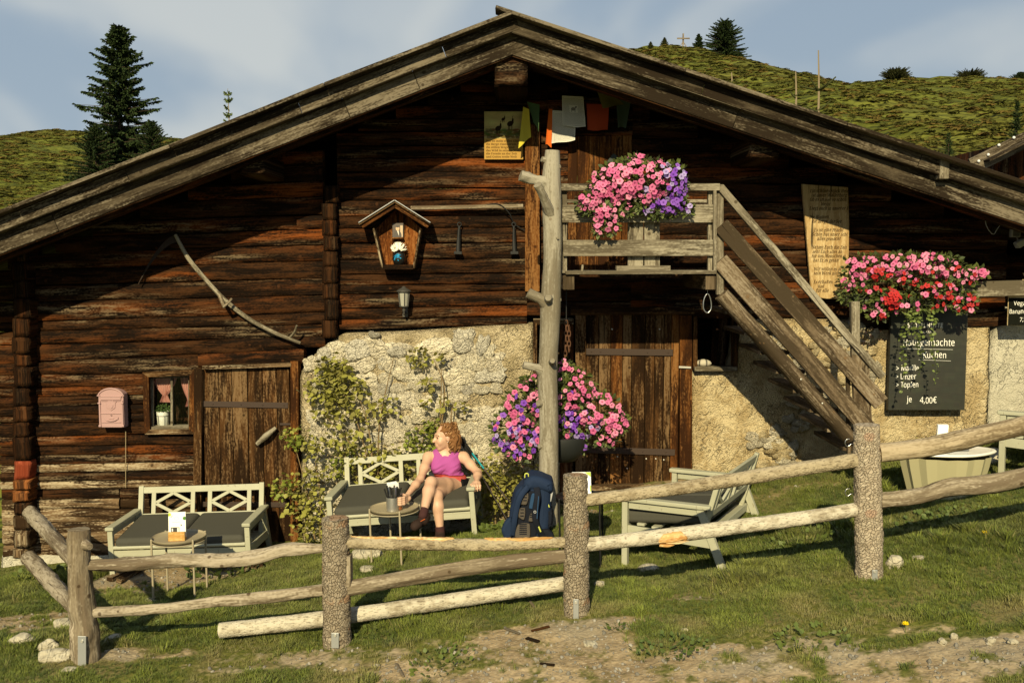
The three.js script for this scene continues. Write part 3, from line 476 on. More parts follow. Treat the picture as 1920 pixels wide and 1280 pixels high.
// a rough sheet over a column range with given top and bottom lines (world x -> world y)
function sheet(x0, x1, topF, botF, z, depth, mat, parent, name, seed, o = {}) {
  const nx = Math.ceil((x1 - x0) / 0.035), ny = 44, pos = [], uv = [], idx = [];
  for (let i = 0; i <= nx; i++) {
    const x = lerp(x0, x1, i / nx), t = topF(x), b = botF(x);
    const put = (y, zz) => { pos.push(x, y, zz); uv.push(x, y - zz); };
    put(t + 0.01, z - depth);
    for (let j = 0; j <= ny; j++) { const y = lerp(t, b, j / ny), e = Math.exp(-(t - y) / 0.035), e2 = Math.min(Math.exp(-(x - x0) / 0.03), 1) * (o.edge0 ? 1 : 0) + (o.edge1 ? Math.exp(-(x1 - x) / 0.03) : 0); put(y - e * 0.004, z + (fbm(x * 2.2 + 40, y * 2.2 + 40, seed, 4) - 0.5) * (o.amp || 0.07) + (fbm(x * 11 + 40, y * 11 + 40, seed + 9, 3) - 0.5) * 0.03 - 0.06 * e - 0.05 * e2); }
  }
  const m = ny + 2; for (let i = 0; i < nx; i++) for (let j = 0; j < m - 1; j++) { const a = i * m + j, b = a + m; idx.push(a, a + 1, b, b, a + 1, b + 1); }
  const last = nx * m; for (const e of [0, last]) { const k = pos.length / 3; for (let j = 0; j < m; j++) { pos.push(pos[3 * (e + j)], pos[3 * (e + j) + 1], z - depth); uv.push(pos[3 * (e + j)] - depth, pos[3 * (e + j) + 1]); } for (let j = 0; j < m - 1; j++) e ? idx.push(e + j, e + j + 1, k + j, k + j, e + j + 1, k + j + 1) : idx.push(e + j, k + j, e + j + 1, k + j, k + j + 1, e + j + 1); }
  return part(name, geoFrom(pos, idx, uv), mat, parent);
}
const SZ = WALL + 0.10;                                                 // face of the stone walls
const sx = (px) => P(px, 800, SZ).x, sy = (py) => P(960, py, SZ).y;
const stoneShapes = Array.from({ length: 9 }, (_, i) => { const g = mergeVertices(new THREE.IcosahedronGeometry(1, 3).deleteAttribute('normal').deleteAttribute('uv'), 1e-4), p = g.attributes.position; for (let k = 0; k < p.count; k++) { const v = V(p.getX(k), p.getY(k), p.getZ(k)); const q = Math.pow(Math.abs(v.x) ** 3 + Math.abs(v.y) ** 3 + Math.abs(v.z) ** 3, -1 / 3); v.multiplyScalar(q * (0.8 + 0.85 * (vn3(v.x * 1.5 + 20, v.y * 1.5 + 20, v.z * 1.5 + 20, i * 7) - 0.3) + 0.3 * (vn3(v.x * 4 + 20, v.y * 4 + 20, v.z * 4 + 20, i * 7 + 2) - 0.5))); p.setXYZ(k, v.x, v.y, v.z); } g.computeVertexNormals(); planarUV(g, 0.14); return g; });
const stoneUV = stoneShapes.map((g) => [0, 1, 2].map((k) => { const c = g.clone(), uv = c.attributes.uv.clone(); for (let i = 0; i < uv.count; i++) uv.setXY(i, uv.getX(i) + k * 0.37, uv.getY(i) + k * 0.61); c.setAttribute('uv', uv); return c; }));
{
  const wallL = grp('rubble_stone_wall', hut), sr = rng(616);
  const top = (x) => interp([[sx(560), sy(700)], [sx(585), sy(668)], [sx(612), sy(645)], [sx(642), sy(626)], [sx(760), sy(622)], [sx(900), sy(612)], [sx(1002), sy(607)]], x), bot = (x) => yardY(x, SZ) - 0.25;
  sheet(sx(561), sx(1001), top, bot, SZ - 0.01, 0.45, mortarMat, wallL, 'mortar', 71, { edge0: 1, edge1: 1, amp: 0.05 });
  // stones laid in uneven courses
  let y = sy(640), n = 0;
  while (y > sy(1030)) {
    const hRow = 0.085 + 0.075 * sr(); let x = sx(572) + sr() * 0.1;
    while (x < sx(935)) {
      const w = (0.08 + 0.17 * sr() * sr() + 0.02) * (hRow / 0.11), hh = hRow * (0.7 + 0.45 * sr()), cx = x + w / 2, cy = y - hRow / 2 + (sr() - 0.5) * 0.04;
      if (cy + hh * 0.4 < top(cx) - 0.01 && sr() > 0.1 && cx + w / 2 < sx(945)) {
        const m = part('stone', stoneUV[n % 9][n % 3], stoneMats[sr() < 0.55 ? 0 : sr() < 0.6 ? 1 : 2], wallL); m.position.set(cx, cy, SZ - 0.022 + 0.01 * sr()); m.scale.set(w * 0.6, hh * 0.62, 0.027 + 0.013 * sr()); m.rotation.set((sr() - 0.5) * 0.3, (sr() - 0.5) * 0.3, (sr() - 0.5) * 0.55); n++;
      }
      x += w * (0.92 + 0.25 * sr());
    }
    y -= hRow * 0.93;
  }
  for (const [px, py, w, h] of [[675, 655, 0.28, 0.18], [870, 640, 0.2, 0.2], [905, 645, 0.12, 0.2], [610, 668, 0.16, 0.17], [705, 628, 0.1, 0.06], [745, 660, 0.16, 0.11]]) { const m = part('stone', stoneUV[n % 9][n++ % 3], stoneMats[2], wallL); m.position.set(sx(px), sy(py), SZ - 0.005); m.scale.set(w * 0.5, h * 0.5, 0.05); m.rotation.z = (sr() - 0.5) * 0.6; }

  sheet(sx(-16), sx(372), () => sy(1042), bot, SZ - 0.06, 0.3, greyPlaster, wallL, 'foundation', 91, { amp: 0.05 });
  const wallR = grp('plaster_wall', hut);
  const topR = (x) => interp([[sx(1296), sy(692)], [sx(1379), sy(692)], [sx(1381), sy(600)], [sx(1500), sy(598)], [sx(1660), sy(602)], [sx(1840), sy(580)], [sx(1900), sy(576)], [sx(2060), sy(570)]], x);
  sheet(sx(1296), sx(1852), topR, bot, SZ - 0.01, 0.4, ochreMat, wallR, 'ochre_plaster', 81, { edge0: 1, amp: 0.09 });
  sheet(sx(1850), sx(2080), (x) => interp([[sx(1850), sy(640)], [sx(1872), sy(600)], [sx(1900), sy(580)], [sx(2080), sy(575)]], x), bot, SZ + 0.012, 0.4, greyPlaster, wallR, 'grey_plaster', 85, { edge0: 1, amp: 0.05 });
  const spots = []; for (let i = 0; i < 46; i++) spots.push([1450 + 200 * sr(), 608 + 110 * sr()]); for (let i = 0; i < 30; i++) spots.push([1405 + 110 * sr(), 790 + 90 * sr()]); for (let i = 0; i < 16; i++) spots.push([1470 + 120 * sr(), 720 + 80 * sr()]);
  for (const [px, py] of spots) { const m = part('stone', stoneUV[n % 9][n++ % 3], sr() < 0.5 ? stoneMats[1] : ochreMat, wallR); m.position.set(sx(px), sy(py), SZ - 0.015); m.scale.set(0.03 + 0.06 * sr(), 0.02 + 0.045 * sr(), 0.04); m.rotation.z = (sr() - 0.5) * 0.8; }
}
// ---------------------------------------------------------------- lower doors
const iron = plain(0.055, 0.035, 0.025, 0.75, { metalness: 0.35 }), ironDark = plain(0.012, 0.012, 0.012, 0.6, { metalness: 0.3 }), nailMat = plain(0.6, 0.58, 0.5, 0.4, { metalness: 0.6 }), steel = plain(0.55, 0.55, 0.53, 0.3, { metalness: 1 });
function door(name, label, xs, yTop, yBot, z, mats, skew = 0) { const d = grp(name, hut, label); for (let i = 0; i < xs.length - 1; i++) { const a = P(xs[i], 800, z).x + 0.002, b = P(xs[i + 1], 800, z).x - 0.002, y0 = P(960, yBot + skew * (i % 2), z).y, y1 = P(960, yTop, z).y; part('plank', bar(V((a + b) / 2, y0, z + 0.005 * ((i * 7) % 3)), V((a + b) / 2, y1, z + 0.005 * ((i * 7) % 3)), b - a, 0.035, V(0, 0, 1), 0.006), mats[i % mats.length], d); } return d; }
function strap(d, xa, xb, y, yb, z, w, nails) { const s = part('strap_hinge', [bar(P(xa, y, z), P(xb, yb, z), w, 0.012), cyl(0.014, 0.014, P(xa, y + 5, z), P(xa, y - 5, z), 8)], iron, d); for (const f of nails) { const p = P(lerp(xa, xb, f), lerp(y, yb, f), z + 0.008), g = new THREE.SphereGeometry(0.007, 8, 6); g.scale(1, 1, 0.5); g.translate(p.x, p.y, p.z); part('nail', g, iron, s); } }
{
  const z = WALL + 0.0, d = door('left_door', 'weathered plank door beside the small window', [382, 412, 437, 466, 494, 521, 545], 690, 1018, z, [W.door, W.door, W.door, W.door, wood(mapDoor, 0.006, { color: rgb(1.2, 1.15, 1.1) })]);
  strap(d, 379, 540, 757, 760, z + 0.03, 0.055, [0.12, 0.45, 0.7, 0.95]); strap(d, 379, 538, 945, 946, z + 0.03, 0.05, [0.2, 0.6, 0.9]);
  part('latch', [bar(P(524, 795, z + 0.035), P(558, 795, z + 0.035), 0.022, 0.014), cyl(0.01, 0.01, P(552, 800, z + 0.04), P(552, 785, z + 0.04), 8)], iron, d);
  part('wooden_handle', limb([P(482, 832, z + 0.07), P(500, 816, z + 0.1), P(517, 802, z + 0.07)], [0.022, 0.03, 0.018], { seg: 12, rad: 8, seed: 4 }), W.grey, d);
  const f = grp('left_door_frame', hut); part('jamb', bar(P(372, 1022, WALL + 0.02), P(374, 690, WALL + 0.02), 0.075, 0.12), W.door, f); part('jamb', bar(P(554, 1020, WALL + 0.02), P(554, 676, WALL + 0.02), 0.075, 0.12), W.warm, f); part('lintel', bar(P(382, 688, WALL + 0.03), P(548, 683, WALL + 0.03), 0.035, 0.12), W.logPale, f); part('threshold', bar(P(370, 1024, WALL + 0.03), P(560, 1022, WALL + 0.03), 0.06, 0.2), W.logPale, f);
}
{
  const z = WALL + 0.03, d = door('stable_door', 'brown plank door under the balcony', [1098, 1122, 1144, 1166, 1183, 1208, 1226, 1243, 1256, 1271], 588, 905, z, [W.door, W.door, W.warm, W.door, W.door, W.door], 3);
  strap(d, 1092, 1262, 659, 661, z + 0.035, 0.062, [0.1, 0.2, 0.45, 0.72, 0.95]); strap(d, 1092, 1266, 843, 848, z + 0.035, 0.06, [0.15, 0.4, 0.65, 0.9]);
  for (const [a, b] of [[1148, 617], [1237, 617], [1206, 845], [1260, 849], [1212, 860], [1230, 860], [1245, 862], [1176, 878], [1158, 856], [1261, 877]]) { const p = P(a, b, z + 0.03), g = new THREE.SphereGeometry(0.008, 8, 6); g.scale(1, 1, 0.5); g.translate(p.x, p.y, p.z); part('nail', g, nailMat, d); }
  const f = grp('stable_door_frame', hut); part('jamb', bar(P(1088, 910, z), P(1088, 590, z), 0.1, 0.14), W.door, f); part('jamb', bar(P(1284, 888, z + 0.01), P(1284, 590, z + 0.01), 0.115, 0.16), W.warm, f); part('lintel', bar(P(1070, 583, z), P(1300, 582, z), 0.07, 0.16), W.door, f);
  part('bolt', [bar(P(1273, 688, z + 0.1), P(1296, 689, z + 0.1), 0.02, 0.02)], nailMat, f); part('threshold', bar(P(1080, 912, z), P(1300, 908, z), 0.05, 0.18), W.logPale, f);
  part('jamb', bar(P(1003, 700, WALL + 0.06), P(1003, 604, WALL + 0.06), 0.035, 0.2), W.door, f); part('jamb', bar(P(1062, 925, WALL + 0.02), P(1062, 604, WALL + 0.02), 0.13, 0.12), W.log, f); part('beam', bar(P(1000, 603, WALL + 0.05), P(1075, 602, WALL + 0.05), 0.05, 0.16), W.logPale, f);
  part('infill', box(sx(1068) - sx(1002), 1.2, 0.2, (sx(1002) + sx(1068)) / 2, sy(690) - 0.62, WALL - 0.04), mortarMat, f);
}
// niche window under the stairs
{
  const nch = grp('niche_window', hut), z = WALL + 0.08;
  part('sill', bar(P(1300, 690, z), P(1380, 690, z), 0.04, 0.16), W.grey, nch); part('frame', [bar(P(1302, 690, z - 0.02), P(1302, 592, z - 0.02), 0.04, 0.12), bar(P(1377, 690, z - 0.02), P(1377, 592, z - 0.02), 0.04, 0.12)], W.door, nch); part('back_board', bar(P(1345, 690, WALL - 0.2), P(1352, 595, WALL - 0.2), 0.14, 0.02), W.log, nch);
}
// ---------------------------------------------------------------- small window
{
  const w = grp('window', hut, 'small framed window with pink curtains'), z = WALL + 0.035;
  const q = (pts, mat, name) => { const s = pts.map(([a, b]) => { const p = P(a, b, z); return [p.x, p.y]; }), g = extrude(s, 0.035, 0.003); woodUV(g, Math.abs(s[1][0] - s[0][0]) > Math.abs(s[2][1] - s[1][1]) ? 'x' : 'y'); g.translate(0, 0, z); return part(name, g, mat, w); };
  q([[269, 698], [366, 692], [358, 703], [280, 706]], W.door, 'frame'); q([[274, 813], [366, 812], [356, 804], [282, 805]], W.logPale, 'frame'); q([[269, 698], [280, 706], [282, 804], [273, 812]], W.warm, 'frame'); q([[366, 692], [368, 812], [356, 804], [357, 704]], W.warm, 'frame');
  const zi = WALL - 0.03;
  for (const [a, b, c, d, t] of [[284, 706, 284, 804, 0.035], [355, 706, 355, 804, 0.02], [322, 706, 322, 804, 0.022]]) part('sash', bar(P(a, d, zi), P(c, b, zi), t, 0.03), W.grey, w);
  part('sash', bar(P(280, 707, zi), P(358, 705, zi), 0.025, 0.03), W.grey, w); part('sill', bar(P(280, 802, zi), P(358, 801, zi), 0.04, 0.14), W.grey, w);
  const glass = new THREE.MeshPhysicalMaterial({ color: rgb(0.95, 0.97, 0.95), transmission: 1, roughness: 0.02, thickness: 0, ior: 1.45 });
  for (const [a, b] of [[284, 322], [322, 356]]) { const p = P(a, 802, zi), r = P(b, 706, zi), g = new THREE.PlaneGeometry(r.x - p.x, r.y - p.y); g.translate((p.x + r.x) / 2, (p.y + r.y) / 2, zi - 0.005); part('pane', g, glass, w); }
  part('room_recess', box(0.62, 0.75, 0.02, P(318, 755, WALL).x, P(318, 755, WALL).y, WALL - 0.45), W.log, w);
  const cur = (a, b, y0, tie, y1, seed) => { const n = 26, pos = [], idx = [], cr = rng(seed); for (let j = 0; j <= 14; j++) { const f = j / 14, py = lerp(y0, y1, f), k = f < tie ? 1 - 0.78 * Math.pow(f / tie, 1.6) : 0.22 + 0.25 * (f - tie) / (1 - tie); for (let i = 0; i <= n; i++) { const u = i / n - 0.5, p = P((a + b) / 2 + u * (b - a) * k, py, zi - 0.06); pos.push(p.x, p.y, p.z + 0.012 * Math.sin(i * 1.9 + seed)); } } for (let j = 0; j < 14; j++) for (let i = 0; i < n; i++) { const k = j * (n + 1) + i; idx.push(k, k + n + 1, k + 1, k + 1, k + n + 1, k + n + 2); } part('curtain', geoFrom(pos, idx), new THREE.MeshPhysicalMaterial({ color: rgb(0.62, 0.30, 0.25), roughness: 1, transmission: 0.35, thickness: 0, side: THREE.DoubleSide }), w); };
  cur(286, 332, 706, 0.72, 754, 3); cur(338, 372, 706, 0.75, 762, 8);
}
// weathered rack slat with two hanging iron tools
{
  part('rack_slat', bar(P(770, 390, WALL + 0.09), P(981, 386, WALL + 0.09), 0.035, 0.05), W.rail, hut);
}
// ================================================================ BALCONY AND STAIRS
const BF = -8.46;                                                      // front plane of the balcony
{
  const t = thing('balcony_staircase', 'weathered wooden balcony with board railing and stairs down to the right', 'balcony');
  const g = W.grey, s = W.stair, q = (x, y, z = BF) => P(x, y, z);
  // floor
  for (let i = 0; i < 7; i++) { const z = BF - 0.02 - i * 0.155; part('floor_board', bar(V(q(1060, 511).x, q(1060, 511).y, z), V(q(1342, 510).x, q(1342, 510).y, z), 0.03, 0.148, V(0, 0, 1)), g, t); }
  for (const [x0, x1] of [[1056, 1077], [1322, 1342]]) { const a = q(x0, 543), b = q(x1, 516), gg = box(b.x - a.x, b.y - a.y, 1.1, (a.x + b.x) / 2, (a.y + b.y) / 2, BF - 0.53); part('floor_joist', gg, W.stair, t); }
  // railing
  part('handrail', bar(q(1046, 351, BF + 0.01), q(1349, 351, BF + 0.01), 0.058, 0.07), g, t);
  part('rail_board', bar(q(1054, 402.5, BF + 0.012), q(1338, 402.5, BF + 0.012), 0.128, 0.03), g, t); part('rail_board', bar(q(1056, 465, BF + 0.012), q(1338, 464.5, BF + 0.012), 0.132, 0.03), g, t);
  part('rail_cap', bar(q(1054, 386, BF - 0.03), q(1338, 386, BF - 0.03), 0.022, 0.12), g, t); part('rail_slat', bar(q(1054, 377, BF - 0.9), q(1338, 377, BF - 0.9), 0.03, 0.03), g, t);
  for (const x of [1058, 1332]) part('baluster', bar(q(x, 512, BF - 0.03), q(x, 357, BF - 0.03), 0.045, 0.045), g, t);
  part('newel_post', bar(q(1340, 514, BF + 0.02), q(1340, 357, BF + 0.02), 0.028, 0.06), g, t); part('newel_post', bar(q(1350, 552, BF - 0.02), q(1349, 346, BF - 0.02), 0.062, 0.05), g, t);
  for (const [a, b] of [[1177, 1206], [1208, 1237]]) part('support_plank', bar(q((a + b) / 2, 500, BF - 0.05), q((a + b) / 2, 412, BF - 0.05), (b - a) / 227, 0.03), g, t);
  part('support_block', bar(q(1155, 503, BF - 0.03), q(1256, 503, BF - 0.03), 0.045, 0.1), g, t); part('wedge', bar(q(1091, 508, BF - 0.05), q(1093, 496, BF - 0.05), 0.02, 0.015), g, t);
  // stairs
  const SF = BF - 0.02;
  part('stair_handrail', bar(q(1350, 350, SF + 0.03), q(1655, 706, SF + 0.03), 0.062, 0.05), W.grey, t);
  const plank = (x0, y0, x1, y1, w, z, mat, name) => { const a = q(x0, y0, z), b = q(x1, y1, z), gg = bar(a, b, w, 0.035, V(0, 0, 1), 0.005); part(name, gg, mat, t); };
  plank(1352, 422, 1653, 756, 0.135, SF + 0.045, s, 'stair_rail_board'); plank(1350, 488, 1630, 806, 0.14, SF + 0.05, s, 'stair_rail_board');
  part('stringer', limb([q(1353, 551, SF), q(1470, 682, SF), q(1594, 822, SF)], [0.088, 0.085, 0.082], { seg: 40, rad: 14, rough: 0.05, flat: 0.75, seed: 8 }), W.stair, t); 
  plank(1360, 556, 1600, 826, 0.13, SF - 0.85, W.stair, 'stringer');
  part('stair_post', bar(q(1604, 665, SF), q(1603, 565, SF), 0.07, 0.05), g, t); part('stair_post', bar(q(1622, 870, SF + 0.005), q(1612, 658, SF + 0.005), 0.145, 0.035), s, t); part('stair_post', bar(q(1592, 850, SF - 0.03), q(1590, 690, SF - 0.03), 0.03, 0.04), s, t);
  const st = [[1366, 592], [1402, 633], [1433, 669], [1463, 705], [1494, 741], [1526, 778], [1558, 815], [1588, 850]];
  for (const [x, y] of st) { const c = q(x, y, SF); part('tread', box(0.24, 0.032, 0.84, c.x + 0.1, c.y + 0.03, SF - 0.46), W.stair, t); }
  for (const [x, y] of [[1502, 711], [1542, 756]]) { const p = q(x, y, SF + 0.075), n = new THREE.SphereGeometry(0.011, 10, 8); n.translate(p.x, p.y, p.z); part('bolt', n, nailMat, t); }
}
// snap hook under the balcony
{
  const p = P(1327, 548, BF - 0.05), t = thing('snap_hook', 'silver snap hook hanging under the balcony corner', 'hook', p), m = steel;
  part('loop', tube([V(0, -0.01, 0), V(-0.026, -0.05, 0), V(-0.03, -0.14, 0), V(0, -0.17, 0), V(0.03, -0.14, 0), V(0.024, -0.05, 0)], 0.006, 40, 8, true), m, t); part('cord', cyl(0.002, 0.002, V(0, -0.008, 0), V(0, 0.1, 0), 5), m, t);
}
// ---------------------------------------------------------------- weathered trunk that carries the balcony
const mapTrunk = woodMap([0.17, 0.145, 0.10], [0.27, 0.24, 0.18], [0.34, 0.31, 0.24], 0.3, 0.7, [0.2, 0.16, 0.11], [0.09, 0.07, 0.045]);
const trunkMat = wood(mapTrunk, 0.004);
{
  const TZ = -8.38, q = (x, y, z = TZ) => P(x, y, z), foot = onGround(1029, 990), t = thing('trunk_post', 'bleached bare tree trunk with branch stubs holding up the balcony', 'post');
  const k = (px) => px / 2 * -TZ / FOCAL;
  part('trunk', limb([q(1029, 1010), q(1028, 940), q(1029, 850), q(1029, 780), q(1027, 700), q(1031, 620), q(1033, 560), q(1036, 480), q(1035, 400), q(1033, 350), q(1036, 282)], [k(38), k(37), k(37), k(36), k(37), k(35), k(39), k(34), k(34), k(38), k(27)], { seg: 90, rad: 22, rough: 0.035, freq: 6, seed: 21 }), trunkMat, t);
  void foot;
  const stub = (pts, r, seed, rough = 0.1) => part('branch_stub', limb(pts, r, { seg: 18, rad: 12, rough, seed, freq: 16 }), trunkMat, t);
  stub([q(1030, 346), q(1008, 339, TZ + 0.04), q(976, 328, TZ + 0.07)], [0.06, 0.04, 0.047], 3, 0.22); stub([q(1033, 402, TZ + 0.03), q(1020, 372, TZ + 0.13), q(1008, 346, TZ + 0.2)], [0.05, 0.035, 0.035], 4, 0.15); stub([q(1032, 304), q(1016, 298, TZ + 0.03)], [0.03, 0.022], 5);
  stub([q(1030, 574), q(1014, 561, TZ + 0.04), q(990, 549, TZ + 0.05)], [0.07, 0.04, 0.042], 6); stub([q(1029, 562), q(1028, 558, TZ + 0.16)], [0.05, 0.026], 7);
  stub([q(1026, 700), q(1008, 690, TZ + 0.03), q(981, 684, TZ + 0.05)], [0.06, 0.034, 0.03], 8, 0.15); stub([q(1034, 680), q(1036, 676, TZ + 0.17)], [0.04, 0.02], 9);
  stub([q(1022, 756), q(1009, 755, TZ + 0.06)], [0.045, 0.026], 10); stub([q(1022, 838), q(1011, 836, TZ + 0.05)], [0.035, 0.02], 11); stub([q(1045, 312), q(1050, 312, TZ + 0.03)], [0.03, 0.012], 12); stub([q(1042, 562), q(1052, 562)], [0.035, 0.015], 13); stub([q(1040, 448), q(1046, 446, TZ + 0.08)], [0.02, 0.01], 14);
}
// ================================================================ FENCE
function barkTex(base, plate, gap, patch, n, m, seed) {
  const f = (u, v) => { const w = fbm(u * 12, v * 12, seed, 3, 12, 12) * 0.12; const c = cells((u + w) * n, (v + w) * m, seed + 3, n, m); return [c[1] - c[0], c[2], fbm(u * 30, v * 30, seed + 5, 3, 30, 30), vn(u * 5, v * 4, seed + 8, 5, 4)]; };
  const N = 384, buf = new Float32Array(N * N * 4); for (let j = 0; j < N; j++) for (let i = 0; i < N; i++) buf.set(f((i + 0.5) / N, (j + 0.5) / N), (j * N + i) * 4);
  const at = (u, v) => { const o = (Math.floor(v * N) * N + Math.floor(u * N)) * 4; return buf.subarray(o, o + 4); };
  return [colorTex(N, N, (u, v) => { const [e, id, h, p] = at(u, v); let c = mix3(base, plate, clamp(id * 0.7 + h * 0.5)); c = mix3(gap, c, sstep(0.02, 0.16, e)); return mix3(c, patch, sstep(0.9, 0.98, p + h * 0.15) * 0.6); }, 2.0, 2.0), heightTex(N, N, (u, v) => { const [e, id, h] = at(u, v); return sstep(0, 0.14, e) * 0.6 + id * 0.25 + h * 0.3; }, 2.0, 2.0)];
}
const [bkMap, bkBump] = barkTex([0.215, 0.17, 0.118], [0.33, 0.28, 0.205], [0.165, 0.126, 0.085], [0.34, 0.19, 0.1], 22, 26, 301), [bk2Map, bk2Bump] = barkTex([0.30, 0.24, 0.17], [0.44, 0.375, 0.28], [0.25, 0.195, 0.135], [0.36, 0.22, 0.15], 26, 20, 331);
const barkMat = M({ map: bkMap, bumpMap: bkBump, bumpScale: 0.02, roughness: 0.95 }), pineBark = M({ map: bk2Map, bumpMap: bk2Bump, bumpScale: 0.016, roughness: 0.9 });
const birchMap = colorTex(640, 320, (u, v) => { const n = fbm(u * 40, v * 30, 401, 4, 40, 30), s = vn(u * 90, v * 160, 403, 90, 160), b = fbm(u * 7, v * 3, 405, 3, 7, 3), ring = vn(u * 26, v * 3, 409, 26, 3); let c = mix3([0.30, 0.255, 0.18], [0.52, 0.475, 0.37], sstep(0.3, 0.65, n * 0.6 + b * 0.5)); c = mix3(c, [0.10, 0.08, 0.055], sstep(0.74, 0.86, s) * 0.6); return mix3(c, [0.12, 0.09, 0.06], sstep(0.85, 0.95, ring) * 0.55); }, 0.6, 1.4);
const barkBump = heightTex(320, 320, (u, v) => 0.6 * fbm(u * 30, v * 20, 411, 4, 30, 20) + 0.4 * vn(u * 110, v * 90, 412, 110, 90), 1.2, 1.4);
const birchMat = M({ map: birchMap, bumpMap: barkBump, bumpScale: 0.008, roughness: 0.85 }), poleMat = M({ map: birchMap, color: rgb(0.72, 0.66, 0.56), bumpMap: barkBump, bumpScale: 0.012, roughness: 0.9 });
const freshMat = wood(woodMap([0.42, 0.22, 0.07], [0.62, 0.40, 0.17], [0.75, 0.58, 0.32], 0.35, 0.65), 0.006);
// strip of a limb's surface between two angles, lying a little proud of it
function strip(pts, radii, t0, t1, a0, a1, lift, seed) {
  const cv = new THREE.CatmullRomCurve3(pts), rr = radii.map((r, i) => [i / (radii.length - 1), r]), pos = [], uv = [], idx = [], n = 26, m = 8, L = cv.getLength();
  for (let i = 0; i <= n; i++) { const t = lerp(t0, t1, i / n), c = cv.getPointAt(t), T = cv.getTangentAt(t), B = V(0, 1, 0).cross(T).normalize(), N = T.clone().cross(B), r = interp(rr, t), ew = Math.min(1, 4 * Math.min(i, n - i) / n + 0.15), mid = (a0 + a1) / 2, hw = (a1 - a0) / 2 * ew * (0.75 + 0.5 * vn(i * 0.6, 0.5, seed));
    for (let j = 0; j <= m; j++) { const a = mid + hw * (2 * j / m - 1), k = r + (j === 0 || j === m || i === 0 || i === n ? -0.006 : lift * (0.5 + vn(i * 0.5, j * 0.9, seed + 4))); const p = c.clone().addScaledVector(B, Math.cos(a) * k).addScaledVector(N, Math.sin(a) * k); pos.push(p.x, p.y, p.z); uv.push(t * L, a * r); } }
  for (let i = 0; i < n; i++) for (let j = 0; j < m; j++) { const a = i * (m + 1) + j, b = a + m + 1; idx.push(a, a + 1, b, b, a + 1, b + 1); }
  return geoFrom(pos, idx, uv);
}
const FZ = -6.6;
{
  const t = thing('log_fence', 'rustic log fence of thick bark posts and round rails', 'fence'), q = (x, y, z = FZ) => P(x, y, z), k = (px, z = FZ) => px / 2 * -z / FOCAL;
  const post = (label, pts, r, mat, seed, rough = 0.05) => part('post', limb(pts, r, { seg: mat === W.rail ? 70 : 130, rad: mat === W.rail ? 40 : 54, rough, freq: 11, seed, plates: mat === W.rail ? 0 : 0.006, cracks: mat === W.rail ? 0.02 : 0 }), mat, t, label);
  const p1 = post('split grey corner post with a knot', [q(162, 1262), q(157, 1180), q(150, 1080), q(147, 992)], [k(58), k(52), k(44), k(40)], W.rail, 31, 0.14), p2 = post('stout scaly post left of the middle', [q(632, 1232), q(631, 1120), q(630, 1040), q(628, 971)], [k(54), k(53), k(52), k(50)], barkMat, 32), p3 = post('scaly post in front of the black table', [q(1081, 1172), q(1081, 1060), q(1080, 970), q(1079, 890)], [k(49), k(49), k(47), k(44)], barkMat, 33), p4 = post('pale peeling post at the foot of the stairs', [q(1631, 1108), q(1629, 1000), q(1627, 890), q(1625, 796)], [k(50), k(51), k(51), k(46)], pineBark, 34);
  part('knot', limb([q(160, 1020, FZ + 0.05), q(168, 1024, FZ + 0.1)], [0.035, 0.022], { seg: 6, rad: 9, rough: 0.2 }), W.rail, p1);
  const plate = (x, y0, y1, w, pst, z = FZ + 0.1) => { const m = part('ground_strap', bar(q(x, y1, z), q(x, y0, z), w, 0.006), plain(0.42, 0.43, 0.42, 0.45, { metalness: 0.6 }), pst); const b = q(x, lerp(y0, y1, 0.18), z + 0.006), g = new THREE.CylinderGeometry(0.009, 0.009, 0.01, 6); g.rotateX(Math.PI / 2); g.translate(b.x, b.y, b.z); part('bolt', g, nailMat, pst); return m; };
  plate(153, 1192, 1248, 0.055, p1, FZ + 0.105); plate(628, 1186, 1215, 0.05, p2, FZ + 0.1); plate(1080, 1123, 1160, 0.036, p3, FZ + 0.095); plate(1641, 1068, 1090, 0.036, p4, FZ + 0.09);
  part('notch', box(0.05, 0.2, 0.1, q(652, 1065).x, q(655, 1068).y, FZ), W.rail, p2);
  const rail = (pts, r, mat, seed, o = {}) => part('rail', limb(pts, r, { seg: 110, rad: 30, rough: 0.1, freq: 7, seed, cracks: mat === W.rail ? 0.007 : 0, ...o, ...(o.rough ? { rough: o.rough * 1.35 } : {}) }), mat, t);
  rail([q(160, 1060), q(260, 1056), q(330, 1050), q(420, 1050), q(480, 1044), q(540, 1030), q(606, 1028)], [k(22), k(26), k(28), k(26), k(28), k(26), k(17)], W.rail, 41, { rough: 0.16 });
  rail([q(164, 1149), q(300, 1141), q(400, 1128), q(480, 1122), q(606, 1106)], [k(20), k(20), k(19), k(23), k(22)], W.rail, 42, { rough: 0.12 });
  const mp = [q(646, 1018), q(800, 1020), q(930, 1021), q(1060, 1016)], mr = [k(23), k(24), k(23), k(20)], mrail = rail(mp, mr, poleMat, 43);
  for (const [a, b, a0, a1, s] of [[0.02, 0.34, 1.2, 2.9, 1], [0.27, 0.5, 1.0, 2.6, 2], [0.63, 0.76, 1.1, 2.7, 3], [0.74, 0.95, 0.9, 2.0, 4]]) part('bare_wood_patch', strip(mp, mr, a, b, Math.PI - a1 + 0.25, Math.PI - a0 + 0.1, 0.006, s), freshMat, mrail, 'bright bare wood where the bark is rubbed off');
  rail([q(645, 1104), q(760, 1084), q(870, 1066), q(970, 1052), q(1062, 1042)], [k(30), k(31), k(29), k(28), k(26)], W.rail, 44, { rough: 0.08 });
  rail([q(1098, 938), q(1280, 914), q(1440, 889), q(1608, 862)], [k(23), k(25), k(27), k(27)], poleMat, 45, { rough: 0.06 });
